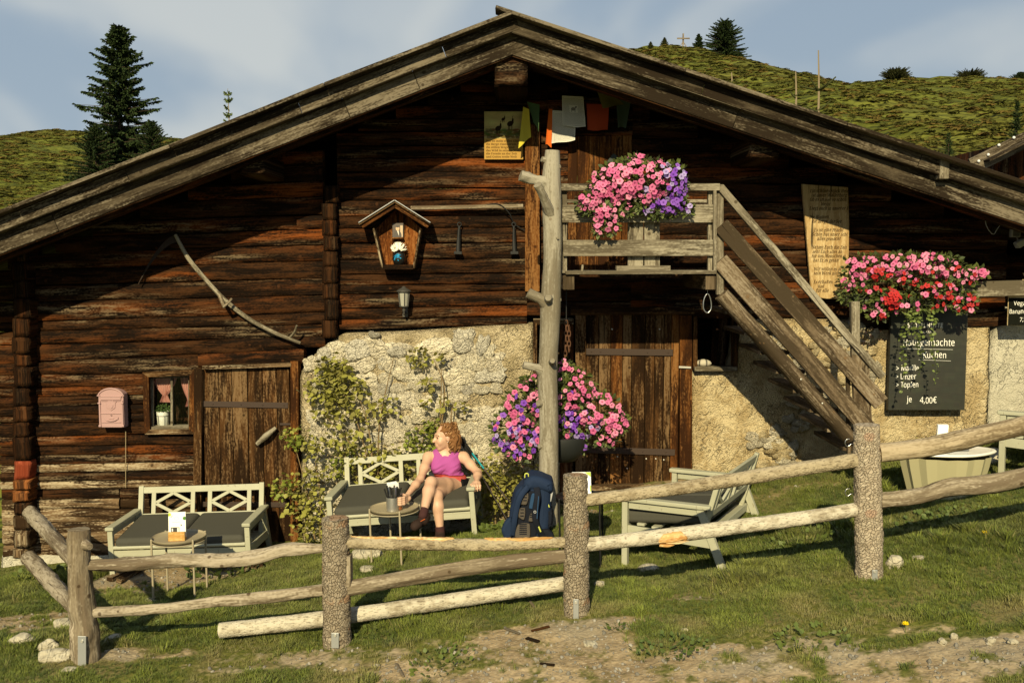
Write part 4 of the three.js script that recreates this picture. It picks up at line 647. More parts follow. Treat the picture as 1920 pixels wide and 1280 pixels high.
  const lp = [q(1098, 1021), q(1260, 1003), q(1400, 985), q(1520, 969), q(1608, 955)], lrr = [k(26), k(28), k(29), k(27), k(26)], lrail = rail(lp, lrr, birchMat, 46, { rough: 0.05 });
  part('splinter', strip(lp, lrr, 0.265, 0.37, Math.PI - 0.75, Math.PI + 1.5, 0.012, 6), freshMat, lrail, 'fresh orange break in the bark');
  for (const [x0, y0, x1, y1, s] of [[1236, 1014, 1290, 1008, 1], [1238, 1022, 1268, 1020, 2], [1250, 1016, 1292, 1014, 3]]) part('splinter', limb([q(x0, y0, FZ + 0.05), q((x0 + x1) / 2, (y0 + y1) / 2 + 2, FZ + 0.07), q(x1, y1, FZ + 0.055)], [0.022, 0.02, 0.003], { seg: 10, rad: 7, rough: 0.3, seed: s, flat: 0.5 }), freshMat, lrail);
  rail([q(1648, 849), q(1740, 838), q(1840, 816), q(1960, 788), q(2140, 745)], [k(36), k(38), k(36), k(34), k(34)], wood(mapRail, 0.01, { color: rgb(1.05, 1, 0.9) }), 47, { rough: 0.06 });
  rail([q(1650, 938), q(1720, 930), q(1790, 913), q(1860, 907), q(1960, 884), q(2140, 850)], [k(30), k(31), k(36), k(32), k(32), k(32)], W.rail, 48, { rough: 0.12 });
  // side rails from the corner post back to the hut corner
  rail([P(143, 1058, -6.55), P(92, 1000, -7.6), P(56, 962, -8.8)], [k(25), k(29, -7.6), k(28, -8.8)], W.rail, 49); rail([P(148, 1150, -6.55), P(96, 1092, -7.6), P(54, 1046, -8.8)], [k(26), k(32, -7.6), k(30, -8.8)], W.rail, 50);
}
single('birch_log', limb([P(412, 1182, -6.78), P(560, 1166, -6.78), P(760, 1139, -6.78), P(920, 1115, -6.78), P(1060, 1094, -6.78)], [30, 31, 30, 29, 28].map((p) => p / 2 * 6.78 / FOCAL), { seg: 80, rad: 18, rough: 0.05, seed: 51 }), birchMat, 'pale birch log lying on the grass behind the middle fence posts', 'log');
for (const [x, y, l] of [[1591, 829, 'upper'], [1591, 922, 'lower']]) { const p = P(x, y, -6.66), t = thing('eye_hook', l + ' silver hook on the left side of the pale peeling post', 'hook', p); part('ring', tube([V(0.02, -0.012, 0), V(-0.006, -0.028, 0), V(-0.02, -0.006, 0), V(-0.012, 0.018, 0), V(0.008, 0.022, 0)], 0.0035, 24, 7), steel, t); part('shank', cyl(0.0035, 0.0035, V(0.018, -0.012, 0), V(0.06, -0.012, 0), 6), steel, t); }

// ================================================================ BENCHES AND TABLES
const sage = M({ roughness: 0.6, map: colorTex(512, 256, (u, v) => { const s = fbm(u * 6, v * 60, 611, 3, 6, 60), w = fbm(u * 12, v * 10, 617, 4, 12, 10), k = vn(u * 70, v * 40, 619, 70, 40); let c = mix3([0.33, 0.325, 0.225], [0.42, 0.415, 0.30], s * 0.5 + w * 0.5); return k > 0.93 ? mix3(c, [0.2, 0.17, 0.11], 0.6) : c; }, 0.9, 0.9), bumpMap: woodBump, bumpScale: 0.0015 }), cushionMat = M({ color: rgb(0.072, 0.07, 0.056), roughness: 0.95, bumpMap: heightTex(256, 256, (u, v) => vn(u * 120, v * 120, 5, 120, 120), 4, 4), bumpScale: 0.0015 });
function bench(name, label, pos, yaw, roll, o = {}) {
  const { w = 1.235, pitch = 0 } = o, t = thing(name, label, 'bench', pos, 0, 'sage painted lounge benches'); t.rotation.set(pitch, yaw, roll, 'YZX');
  const D = 0.70, hw = w / 2, lt = 0.045;
  for (const s of [-1, 1]) {
    part('leg', bar(V(s * (hw - lt / 2), -0.06, -lt / 2), V(s * (hw - lt / 2), 0.435, -lt / 2), lt, lt), sage, t);
    part('leg', bar(V(s * (hw - lt / 2), -0.06, -D - 0.1), V(s * (hw - lt / 2), 0.435, -D + 0.1), lt, 0.055), sage, t);
    part('armrest', bar(V(s * (hw - 0.025), 0.45, 0.02), V(s * (hw - 0.025), 0.45, -D + 0.02), 0.032, 0.075, V(1, 0, 0), 0.008), sage, t);
    part('arm_rail', bar(V(s * (hw - lt / 2), 0.405, -0.05), V(s * (hw - lt / 2), 0.405, -D + 0.1), 0.05, 0.022, V(1, 0, 0)), sage, t);
    part('side_rail', bar(V(s * (hw - lt / 2), 0.215, -0.03), V(s * (hw - lt / 2), 0.19, -D + 0.02), 0.075, 0.022, V(1, 0, 0)), sage, t);
  }
  part('front_apron', bar(V(-hw + lt, 0.222, -0.02), V(hw - lt, 0.222, -0.02), 0.06, 0.022), sage, t); part('front_slat', cyl(0.018, 0.018, V(-hw + lt, 0.278, -0.012), V(hw - lt, 0.278, -0.012), 12), sage, t);
  for (let i = 1; i < 6; i++) part('seat_slat', bar(V(-hw + lt, 0.27 - i * 0.012, -0.02 - i * 0.115), V(hw - lt, 0.27 - i * 0.012, -0.02 - i * 0.115), 0.02, 0.06), sage, t);
  part('back_rail', bar(V(-hw + 0.03, 0.2, -D + 0.06), V(hw - 0.03, 0.2, -D + 0.06), 0.06, 0.022), sage, t);
  // backrest, leaning: local frame (a along x, b up the lean)
  const b0 = V(0, 0.24, -D + 0.085), lean = V(0, 0.42, -0.115).normalize(), bx = hw - 0.055, at = (f, h) => V(lerp(-bx, bx, f), 0, 0).add(b0).addScaledVector(lean, h), nrm = V(0, 0.115, 0.42).normalize(), back = grp('backrest', t), H = 0.44, top = H - 0.03, bot = 0.155;
  const pc = (n, a, b, wd, th = 0.024) => part(n, bar(a, b, wd, th, nrm, 0.003), sage, back);
  pc('post', at(0, -0.05), at(0, H), 0.045, 0.036); pc('post', at(1, -0.05), at(1, H), 0.045, 0.036); pc('rail', at(0.015, top - 0.01), at(0.985, top - 0.01), 0.058); pc('rail', at(0.015, bot), at(0.985, bot), 0.058);
  for (const f of [0.105, 0.43, 0.571, 0.897]) pc('stile', at(f, bot + 0.026), at(f, top - 0.036), 0.04, 0.022);
  for (const [f0, f1] of [[0.118, 0.417], [0.584, 0.884]]) { const c = (f0 + f1) / 2, m = (bot + top) / 2 - 0.005; for (const [fa, ha, fb, hb] of [[f0, m, c, top - 0.042], [c, top - 0.042, f1, m], [f0, m, c, bot + 0.034], [c, bot + 0.034, f1, m]]) pc('diamond_bar', at(fa, ha), at(fb, hb), 0.03, 0.02); }
  // two seat cushions
  const cg = (x0, x1, seed) => { const g = noisy(new RoundedBoxGeometry(x1 - x0, 0.115, 0.66, 6, 0.045), 0.011, 6, seed), p = g.attributes.position; for (let i = 0; i < p.count; i++) { const u = p.getX(i) / ((x1 - x0) / 2), v = p.getZ(i) / 0.33; if (p.getY(i) > 0) p.setY(i, p.getY(i) + 0.018 * (1 - u * u) * (1 - v * v)); } g.computeVertexNormals(); planarUV(g, 1, [0, 2]); const m = part('cushion', g, cushionMat, t); m.position.set((x0 + x1) / 2, 0.335, -0.325); m.rotation.x = 0.10; return m; };
  cg(-hw + 0.05, 0, 3); cg(0.004, hw - 0.05, 9);
  return t;
}
const footOf = (px, py, z) => P(px, py, z);
{
  const a = footOf(338.5, 1083, -8.72); bench('garden_bench', 'empty sage bench in front of the log wall and left door', a, 0, 0.032);
  const c = footOf(757, 1022, -8.62); bench('garden_bench', 'sage bench under the rubble wall with the woman sitting on it', c, -0.04, 0.078, { w: 1.275 });
  // the bench seen from its side: length runs away from the viewer
  const nb = P(1362, 1076, -7.25), fdir = V(Math.cos(R(26)), 0, -Math.sin(R(26)));
  void fdir; const yaw = R(-117), e = bench('garden_bench', 'sage bench seen from its side behind the right fence rails', [0, 0, 0], yaw, 0.0, {}); e.rotation.set(0, yaw, 0, 'YZX');
  // near rear leg foot of the bench (local +x end, rear) is set on its measured place
  e.updateMatrixWorld(); const local = V(1.235 / 2 - 0.02, -0.02, -0.8).applyEuler(e.rotation); e.position.copy(nb.clone().sub(local));
  const y4 = R(-128), f4 = bench('garden_bench', 'sage bench cut off by the right picture edge', [0, 0, 0], y4, 0); f4.rotation.set(0, y4, 0, 'YZX'); f4.position.copy(P(1878, 880, -8.1).sub(V(1.235 / 2 - 0.02, -0.01, -0.02).applyEuler(f4.rotation)));
}
const trayMat = plain(0.34, 0.29, 0.19, 0.5), blackMetal = plain(0.012, 0.012, 0.012, 0.45, { metalness: 0.3 });
function trayTable(label, c, h, r, mat, legs, roll = 0) {
  const t = thing('tray_table', label, 'table', [c.x, c.y - h, c.z], 0, 'round tray tables'); t.rotation.z = roll;
  part('tray', lathe([[0, h - 0.012], [r * 0.94, h - 0.012], [r * 0.985, h + 0.012], [r, h + 0.012], [r * 0.96, h - 0.02], [0, h - 0.02]], 48), mat, t);
  for (const a of legs) { const x = Math.cos(a) * (r + 0.004), z = Math.sin(a) * (r + 0.004); part('leg', [cyl(0.0085, 0.0085, V(x, -0.1, z), V(x, h + 0.01, z), 10), new THREE.SphereGeometry(0.0085, 10, 8).translate(x, h + 0.01, z)], mat, t); }
  part('ring', new THREE.TorusGeometry(r * 0.98, 0.005, 6, 40).rotateX(Math.PI / 2).translate(0, h - 0.022, 0), mat, t);
  return t;
}
const T1 = P(336, 1007, -8.1), T2 = P(742, 952, -8.38), T3 = P(1092, 932, -7.75);
trayTable('beige tray table in front of the empty left bench', T1, 0.52, 0.213, trayMat, [2.55, 3.9, 0.75, -0.65], 0.01);
trayTable('beige tray table beside the woman with the cutlery cup', T2, 0.46, 0.206, trayMat, [2.75, 4.4, 1.25, -0.15], 0.03);
trayTable('black tray table half hidden behind a fence post', T3, 0.4, 0.2, blackMetal, [2.6, 4.1, 0.9, -0.6], 0.02);
// fluted tub with a leaf-shaped white tray
const TUB = P(1772, 842, -8.0);
{
  const t = thing('tub_table', 'fluted olive tub with white leaf-shaped tray as a table', 'table', [TUB.x, TUB.y - 0.5, TUB.z]);
  const n = 14, pos = [], idx = [], lev = [[0, 0.24, 0.17], [0.38, 0.345, 0.24], [0.455, 0.36, 0.25]];
  lev.forEach(([y, rx, rz]) => { for (let i = 0; i < n * 2; i++) { const a = i / (n * 2) * 6.2832, k = i % 2 ? 0.93 : 1; pos.push(Math.cos(a) * rx * k, y, Math.sin(a) * rz * k); } });
  const m = n * 2; for (let l = 0; l < lev.length - 1; l++) for (let i = 0; i < m; i++) { const a = l * m + i, b = l * m + (i + 1) % m; idx.push(a, a + m, b, b, a + m, b + m); }
  part('tub', toCreasedNormals(geoFrom(pos, idx), 0.2), plain(0.36, 0.33, 0.19, 0.6), t); part('inner_fill', new THREE.CylinderGeometry(0.3, 0.3, 0.02, 24).scale(1, 1, 0.68).translate(0, 0.4, 0), plain(0.05, 0.045, 0.03), t);
  const out = []; for (let i = 0; i < 64; i++) { const a = i / 64 * 6.2832, c = Math.cos(a), s = Math.sin(a); out.push([c * 0.405 * (c > 0 ? 1 + 0.0 * c : 1), s * 0.26 * (1 - 0.35 * Math.pow(Math.max(0, c), 2)) ]); }
  const ring = (k, y) => out.map(([x, z]) => [x * k, y, z * k]), P3 = [], I3 = [], rs = [ring(0.001, 0.49), ring(0.86, 0.49), ring(0.9, 0.5), ring(0.965, 0.502), ring(1, 0.49), ring(0.98, 0.478), ring(0.001, 0.474)];
  rs.forEach((r) => r.forEach((p) => P3.push(...p))); for (let l = 0; l < rs.length - 1; l++) for (let i = 0; i < 64; i++) { const a = l * 64 + i, b = l * 64 + (i + 1) % 64; I3.push(a, b, a + 64, b, b + 64, a + 64); }
  part('tray', geoFrom(P3, I3), plain(0.74, 0.72, 0.64, 0.3), t);
}
// ================================================================ THINGS ON THE WALL
function canvasTex(w, h, draw) { const c = document.createElement('canvas'); c.width = w; c.height = h; const x = c.getContext('2d'); draw(x, w, h); const t = new THREE.CanvasTexture(c); t.colorSpace = THREE.SRGBColorSpace; return t; }
// a thin board whose front carries a print: board part + print part 2 mm proud
function printed(parent, w, h, th, side, tex, rough = 0.8) { part('panel', new RoundedBoxGeometry(w, h, th, 1, Math.min(0.003, th * 0.4)), side, parent); const g = new THREE.PlaneGeometry(w * 0.995, h * 0.995); g.translate(0, 0, th / 2 + 0.0015); return part('print', g, M({ map: tex, roughness: rough }), parent); }
function hand(x, str, px, py, size, o = {}) { const r = rng(str.length * 31 + px), f = o.font || 'sans-serif'; x.save(); x.translate(px, py); x.rotate(o.tilt || 0); let cx = 0; for (const ch of str) { x.font = (o.style || '') + ' ' + Math.round(size * (0.94 + 0.12 * r())) + 'px ' + f; x.save(); x.translate(cx, (r() - 0.5) * size * 0.08); x.rotate((r() - 0.5) * 0.12); x.scale(o.squeeze || 1, 1); x.fillText(ch, 0, 0); x.restore(); cx += x.measureText(ch).width * (o.squeeze || 1) * (o.space || 1); } x.restore(); return cx; }
// chalkboard with the cake menu
{
  const a = P(1664, 768, SZ + 0.09), b = P(1814, 575, SZ + 0.09), w = b.x - a.x, h = b.y - a.y, t = thing('chalkboard', 'tall black chalkboard with cake menu under the right flower box', 'chalkboard', [(a.x + b.x) / 2, (a.y + b.y) / 2, SZ + 0.09]);
  printed(t, w, h, 0.05, plain(0.015, 0.016, 0.013, 0.6), canvasTex(1078, 1320, (x, W0, H0) => {
    x.fillStyle = '#24251c'; x.fillRect(0, 0, W0, H0); const s = rng(3); for (let i = 0; i < 500; i++) { x.fillStyle = `rgba(${60 + 40 * s()},${60 + 40 * s()},${50 + 30 * s()},0.035)`; x.fillRect(s() * W0, s() * H0, 40 + 160 * s(), 20 + 60 * s()); }
    x.fillStyle = '#d8d6cc'; x.font = 'bold 84px sans-serif'; x.textAlign = 'left'; x.save(); x.translate(232, 262); x.scale(0.92, 1); x.fillText('STÖFFLHÜTTE', 0, 0); x.restore(); x.font = '44px sans-serif'; x.fillText('WALLERALM', 388, 332);
    x.fillStyle = '#f0eee4'; x.strokeStyle = '#e8e6dc';
    hand(x, 'Hausgemachte', 172, 492, 118, { squeeze: 0.92 }); x.lineWidth = 4; x.beginPath(); x.moveTo(150, 528); x.lineTo(885, 542); x.stroke(); hand(x, 'Kuchen', 460, 652, 118, { squeeze: 0.9 }); x.beginPath(); x.moveTo(405, 672); x.lineTo(860, 688); x.stroke(); x.beginPath(); x.arc(430, 566, 34, 0.6, 5.2); x.stroke();
    hand(x, '> Marille', 90, 815, 98, { squeeze: 0.84 }); hand(x, '> Linzer', 90, 922, 98, { squeeze: 0.84 }); hand(x, '> Topfen', 98, 1026, 98, { squeeze: 0.84 }); hand(x, 'je', 258, 1220, 104, { squeeze: 0.9 }); hand(x, '4,00€', 440, 1232, 108, { squeeze: 0.9 });
  }), 0.55);
}
// small menu board hanging at the right edge
{
  const a = P(1889, 610, SZ + 0.26), b = P(1962, 527, SZ + 0.26), w = b.x - a.x, h = b.y - a.y, t = thing('menu_board', 'small chalk menu board with wooden handle at the right edge', 'menu board', [(a.x + b.x) / 2, (a.y + b.y) / 2 - h * 0.1, SZ + 0.26]);
  const pine = plain(0.55, 0.42, 0.22, 0.6);
  part('board', new RoundedBoxGeometry(w, h * 0.8, 0.014, 1, 0.004), pine, t); const g = new THREE.PlaneGeometry(w * 0.98, h * 0.62); g.translate(0, -h * 0.085, 0.009);
  part('slate', g, M({ map: canvasTex(512, 420, (x) => { x.fillStyle = '#14150f'; x.fillRect(0, 0, 512, 420); x.fillStyle = '#ece8dc'; hand(x, 'Veganes', 70, 110, 92, { squeeze: 0.85, tilt: 0.05 }); hand(x, 'Bananenbrot', 10, 240, 92, { squeeze: 0.78 }); hand(x, '7,50', 160, 360, 92, { squeeze: 0.85 }); }), roughness: 0.7 }), t);
  const hg = new THREE.PlaneGeometry(w * 0.9, h * 0.13); hg.translate(0, h * 0.31, 0.0085); part('heading', hg, M({ map: canvasTex(400, 80, (x) => { x.fillStyle = '#c3a673'; x.fillRect(0, 0, 400, 80); x.fillStyle = '#4a3a22'; x.font = 'bold 54px serif'; x.textAlign = 'center'; x.fillText('MENU', 200, 52); x.fillRect(110, 64, 180, 4); }), roughness: 0.7 }), t);
  part('handle', new RoundedBoxGeometry(0.055, 0.1, 0.012, 2, 0.005).translate(-0.02, h * 0.4 + 0.045, 0), pine, t); part('cord', tube([V(-0.02, h * 0.4 + 0.08, 0.008), V(-0.025, h * 0.4 + 0.12, 0), V(-0.015, h * 0.4 + 0.15, -0.05)], 0.003, 10, 5), plain(0.1, 0.08, 0.05), t);
}
// poem board, a live-edge plank with a burnt-in rhyme
{
  const z = WALL + 0.07, pts = [[1503, 346], [1588, 352], [1590, 420], [1588, 560], [1548, 559], [1521, 555], [1514, 470], [1508, 400]].map(([a, b]) => { const p = P(a, b, z); return [p.x, p.y]; });
  const t = thing('poem_board', 'live-edge wooden plank with a hand-written rhyme right of the stairs', 'sign'), g = extrude(pts, 0.03, 0.004); g.translate(0, 0, z); woodUV(g, 'y');
  part('plank', g, wood(woodMap([0.33, 0.21, 0.085], [0.48, 0.34, 0.16], [0.56, 0.43, 0.23], 0.3, 0.7), 0.003), t);
  const c = P(1550, 452, z + 0.0355), gw = P(1588, 452, z).x - P(1509, 452, z).x, gh = P(1550, 350, z).y - P(1550, 555, z).y, pg = new THREE.PlaneGeometry(gw, gh); pg.translate(c.x, c.y, c.z);
  const lines = ['Ein schönes Stück Heimat', '  ist unser Wallerberg', 'Ob es immer so schön', '             bleibt', 'Liegt auch in unserer Hand', '', 'Die Blumen,', '   die Berge, der See', '', '  Es ist eine Pracht', 'Schön hat unser Schöpfer', '      alles gemacht', '', 'Nehmt Euch die Zeit', ' seht Euch alles an', 'für uns Menschen u. Tiere', '  hat Er es getan', '', 'Wir wollen es achten', 'sein Werk nicht', '', 'Es erhalten', '     und', '   für alle'];
  part('lettering', pg, M({ color: rgb(0.035, 0.016, 0.006), roughness: 0.8, transparent: true, alphaMap: canvasTex(440, 1140, (x) => { x.fillStyle = '#000'; x.fillRect(0, 0, 440, 1140); x.fillStyle = '#fff'; lines.forEach((l, i) => { const n = l.match(/^ */)[0].length; hand(x, l.trim(), 34 + n * 9 + (i > 8 ? 34 : 0) + (i > 17 ? 26 : 0), 66 + i * 45, 50, { font: 'serif', style: 'italic bold', squeeze: 0.7 }); }); }) }), t);
}
// picture board with chamois and a verse
{
  const a = P(908, 299, WALL + 0.05), b = P(981, 209, WALL + 0.05), w = b.x - a.x, h = b.y - a.y, t = thing('picture_board', 'square wooden picture of chamois above a verse, under the gable', 'sign', [(a.x + b.x) / 2, (a.y + b.y) / 2, WALL + 0.05]);
  printed(t, w, h, 0.02, plain(0.4, 0.32, 0.18), canvasTex(420, 512, (x) => {
    x.fillStyle = '#a89a66'; x.fillRect(0, 0, 420, 512); const s = rng(9); for (let i = 0; i < 60; i++) { x.fillStyle = `rgba(${190 + 40 * s()},${180 + 40 * s()},130,0.10)`; x.beginPath(); x.ellipse(s() * 420, s() * 150, 60, 25, 0, 0, 7); x.fill(); }
    for (let i = 0; i < 140; i++) { const y = 190 + 90 * s(); x.fillStyle = `rgba(${60 + 60 * s()},${60 + 50 * s()},${30 + 30 * s()},0.5)`; x.beginPath(); x.ellipse(s() * 420, y, 14 + 20 * s(), 7 + 8 * s(), 0, 0, 7); x.fill(); }
    const goat = (cx, cy, k) => { x.fillStyle = '#2d2013'; x.beginPath(); x.ellipse(cx, cy, 34 * k, 26 * k, -0.5, 0, 7); x.fill(); x.fillRect(cx - 22 * k, cy, 7 * k, 60 * k); x.fillRect(cx - 8 * k, cy, 7 * k, 60 * k); x.fillRect(cx + 14 * k, cy, 7 * k, 58 * k); x.beginPath(); x.moveTo(cx + 12 * k, cy - 10 * k); x.lineTo(cx + 20 * k, cy - 56 * k); x.lineTo(cx + 36 * k, cy - 50 * k); x.lineTo(cx + 36 * k, cy - 5 * k); x.fill(); x.lineWidth = 4 * k; x.strokeStyle = '#2d2013'; x.beginPath(); x.moveTo(cx + 24 * k, cy - 54 * k); x.quadraticCurveTo(cx + 22 * k, cy - 80 * k, cx + 34 * k, cy - 78 * k); x.stroke(); };
    goat(150, 180, 1); goat(280, 130, 1.05); goat(205, 82, 0.6);
    x.fillStyle = '#b08b48'; x.fillRect(0, 290, 420, 222); x.fillStyle = '#33200e'; ['Das ist mein stilles Glück,', 'die Berge rundherum,', 'die stillen Wege und', 'das Wild in seinem Wald', 'die Freude an der Zeit', 'und Gottes weite Welt'].forEach((l, i) => { x.font = 'bold 30px serif'; x.fillText(l, 18, 326 + i * 34, 390); });
  }), 0.75);
}
// cloth flags pinned under the gable
function flag(label, name, pts, z, mat, seed, sag = 0.02) {                        // pts: four picture corners, from top left, clockwise
  const n = 10, m = 12, pos = [], uv = [], idx = [], c = pts.map(([a, b]) => P(a, b, z));
  for (let s = 0; s < 2; s++) for (let j = 0; j <= m; j++) for (let i = 0; i <= n; i++) { const u = i / n, v = j / m, p = c[0].clone().lerp(c[1], u).lerp(c[3].clone().lerp(c[2], u), v); pos.push(p.x, p.y + (j === m ? -0.008 * Math.sin(u * 5 + seed) : 0), p.z + sag * Math.sin(u * 4.3 + seed) * v + 0.01 * Math.sin(v * 5 + seed * 2) - s * 0.003); uv.push(u, 1 - v); }
  const k = (n + 1) * (m + 1); for (let s = 0; s < 2; s++) for (let j = 0; j < m; j++) for (let i = 0; i < n; i++) { const a = s * k + j * (n + 1) + i, b = a + n + 1; s ? idx.push(a, a + 1, b, b, a + 1, b + 1) : idx.push(a, b, a + 1, b, b + 1, a + 1); }
  return single(name, geoFrom(pos, idx, uv), mat, label, 'flag', 'cloth flags under the gable');
}
{
  const paper = (seed, pic) => M({ roughness: 0.95, map: canvasTex(330, 460, (x) => { x.fillStyle = '#d3d0c4'; x.fillRect(0, 0, 330, 460); x.strokeStyle = '#4c4a45'; x.lineWidth = 3; x.strokeRect(18, 18, 294, 424); const s = rng(seed); x.fillStyle = '#57544e'; for (let y = 34; y < 430; y += 13) { let q = 28; while (q < 300) { const w = 4 + 9 * s(); if (!(pic && y > 130 && y < 250 && q > 105 && q < 225)) x.fillRect(q, y, w, 5); q += w + 3; } } if (pic) { x.fillStyle = '#7c786f'; x.beginPath(); x.ellipse(165, 195, 34, 26, 0, 0, 7); x.fill(); x.fillRect(135, 205, 9, 40); x.fillRect(185, 205, 9, 40); x.beginPath(); x.ellipse(205, 165, 14, 20, 0.6, 0, 7); x.fill(); } }) });
  const cloth = (r, g, b) => plain(r, g, b, 0.95), z = WALL + 0.12;
  flag('yellow cloth flag hanging over the left side of the door post', 'cloth_flag', [[981, 200], [992, 205], [996, 257], [972, 277]], z + 0.06, cloth(0.55, 0.45, 0.05), 1, 0.015); flag('dark green cloth flag draped on top of the door post', 'cloth_flag', [[988, 190], [1012, 196], [1010, 246], [1000, 228]], z + 0.05, cloth(0.07, 0.12, 0.05), 2, 0.01);
  flag('narrow orange cloth flag left of the printed white flags', 'cloth_flag', [[1029, 204], [1036, 204], [1034, 275], [1023, 270]], z, cloth(0.62, 0.13, 0.02), 3, 0.01); flag('lower white flag printed with lines of text', 'printed_flag', [[1036, 207], [1080, 210], [1078, 262], [1034, 270]], z, paper(11, false), 4, 0.015); flag('upper white flag printed with text and an animal', 'printed_flag', [[1054, 179], [1094, 181], [1098, 238], [1055, 236]], z + 0.02, paper(12, true), 5, 0.01);
  flag('rust red cloth flag right of the printed flags', 'cloth_flag', [[1100, 194], [1142, 196], [1140, 244], [1102, 243]], z, cloth(0.35, 0.055, 0.02), 6); flag('olive cloth flag folded above the rust red one', 'cloth_flag', [[1118, 166], [1146, 172], [1172, 196], [1130, 202]], z + 0.02, cloth(0.14, 0.12, 0.03), 7); flag('dark green cloth flag at the right end of the row', 'cloth_flag', [[1156, 188], [1184, 186], [1174, 240], [1158, 238]], z, cloth(0.06, 0.085, 0.055), 8);
}
// wayside shrine on the log wall
{
  const z0 = WALL + 0.03, dep = 0.16, q = (x, y) => { const p = P(x, y, z0 + dep); return [p.x, p.y]; }, t = thing('wall_shrine', 'small gabled wooden shrine on the log wall', 'shrine');
  const A = q(742, 379), B = q(675, 421), C = q(809, 421), v3 = (p, z) => V(p[0], p[1], z);
  for (const e of [B, C]) { part('roof_board', bar(v3(A, z0 + 0.12), v3(e, z0 + 0.12), 0.02, 0.27), wood(mapDoor, 0.004), t); part('roof_trim', bar(V(A[0], A[1] + 0.013, z0 + dep + 0.1), V(e[0], e[1] + 0.013, z0 + dep + 0.1), 0.012, 0.02), plain(0.3, 0.3, 0.3, 0.4, { metalness: 0.7 }), t); part('gable_board', bar(V(A[0], A[1] - 0.033, z0 + dep + 0.06), V(lerp(A[0], e[0], 0.93), lerp(A[1], e[1], 0.93) - 0.033, z0 + dep + 0.06), 0.04, 0.015), W.warm, t); }
  const l0 = q(700, 428), l1 = q(717, 503), r0 = q(788, 428), r1 = q(775, 503);
  part('side_board', bar(v3(l1, z0 + dep / 2), v3(l0, z0 + dep / 2), 0.018, dep), W.logPale, t); part('side_board', bar(v3(r1, z0 + dep / 2), v3(r0, z0 + dep / 2), 0.018, dep), W.logPale, t); part('sill', bar(V(l1[0], l1[1] + 0.012, z0 + dep / 2), V(r1[0], r1[1] + 0.012, z0 + dep / 2), 0.045, dep + 0.01), W.log, t);
  const g = extrude([l1, r1, r0, [A[0] + 0.02, A[1] - 0.06], [A[0] - 0.02, A[1] - 0.06], l0], 0.012); g.translate(0, 0, z0); woodUV(g, 'y'); part('back_panel', g, wood(mapDoorWarm, 0.003, { color: rgb(1.25, 1.05, 0.9) }), t);
  const p = P(746, 432, z0 + 0.04), fr = thing('portrait_photo', 'small framed portrait of a person in a suit inside the shrine', 'photograph', p); fr.rotation.x = -0.08;
  printed(fr, 0.1, 0.135, 0.014, plain(0.05, 0.035, 0.02), canvasTex(140, 190, (x) => { x.fillStyle = '#3a2a1c'; x.fillRect(0, 0, 140, 190); x.fillStyle = '#b79f80'; x.fillRect(100, 30, 34, 150); x.fillStyle = '#2a2019'; x.beginPath(); x.ellipse(66, 165, 52, 70, 0, 0, 7); x.fill(); x.fillStyle = '#c9a27c'; x.beginPath(); x.ellipse(66, 68, 24, 31, 0, 0, 7); x.fill(); x.fillStyle = '#241a12'; x.beginPath(); x.ellipse(66, 44, 25, 14, 0, 0, 7); x.fill(); x.fillStyle = '#ddd6c8'; x.beginPath(); x.moveTo(60, 100); x.lineTo(80, 100); x.lineTo(84, 170); x.fill(); }), 0.5);
  part('ledge', box(0.11, 0.014, 0.03, 0, -0.072, 0.01), W.warm, fr);
  const vb = P(748, 496, z0 + 0.085), vs = thing('bouquet', 'white and blue bouquet in a dark vase inside the shrine', 'bouquet', vb), br = rng(71);
  part('vase', lathe([[0, 0], [0.045, 0], [0.062, 0.05], [0.055, 0.1], [0.04, 0.115]], 18), plain(0.01, 0.012, 0.012, 0.4), vs);
  const petal = (c) => { const gg = new THREE.SphereGeometry(0.02, 6, 5); gg.scale(1.3, 0.28, 0.5); return c(gg); }; const white = [], blue = [];
  for (let i = 0; i < 70; i++) { const a = br() * 6.28, e = br() * 1.4; white.push(petal((gg) => gg.rotateZ(Math.PI / 2 - e * 0.9).rotateY(a).translate(Math.cos(a) * 0.062 * Math.sin(e + 0.2), 0.11 + 0.075 * Math.cos(e), Math.sin(a) * 0.05 * Math.sin(e + 0.2) + 0.01))); }
  for (let i = 0; i < 12; i++) blue.push(petal((gg) => gg.scale(0.8, 0.8, 0.8).rotateZ(br() * 3).rotateY(br() * 3).translate((br() - 0.6) * 0.06, 0.05 + br() * 0.04, 0.055)));
  part('white_blossom', white, plain(0.78, 0.76, 0.66, 0.8), vs); part('blue_blossom', blue, plain(0.03, 0.32, 0.6, 0.7), vs);
}
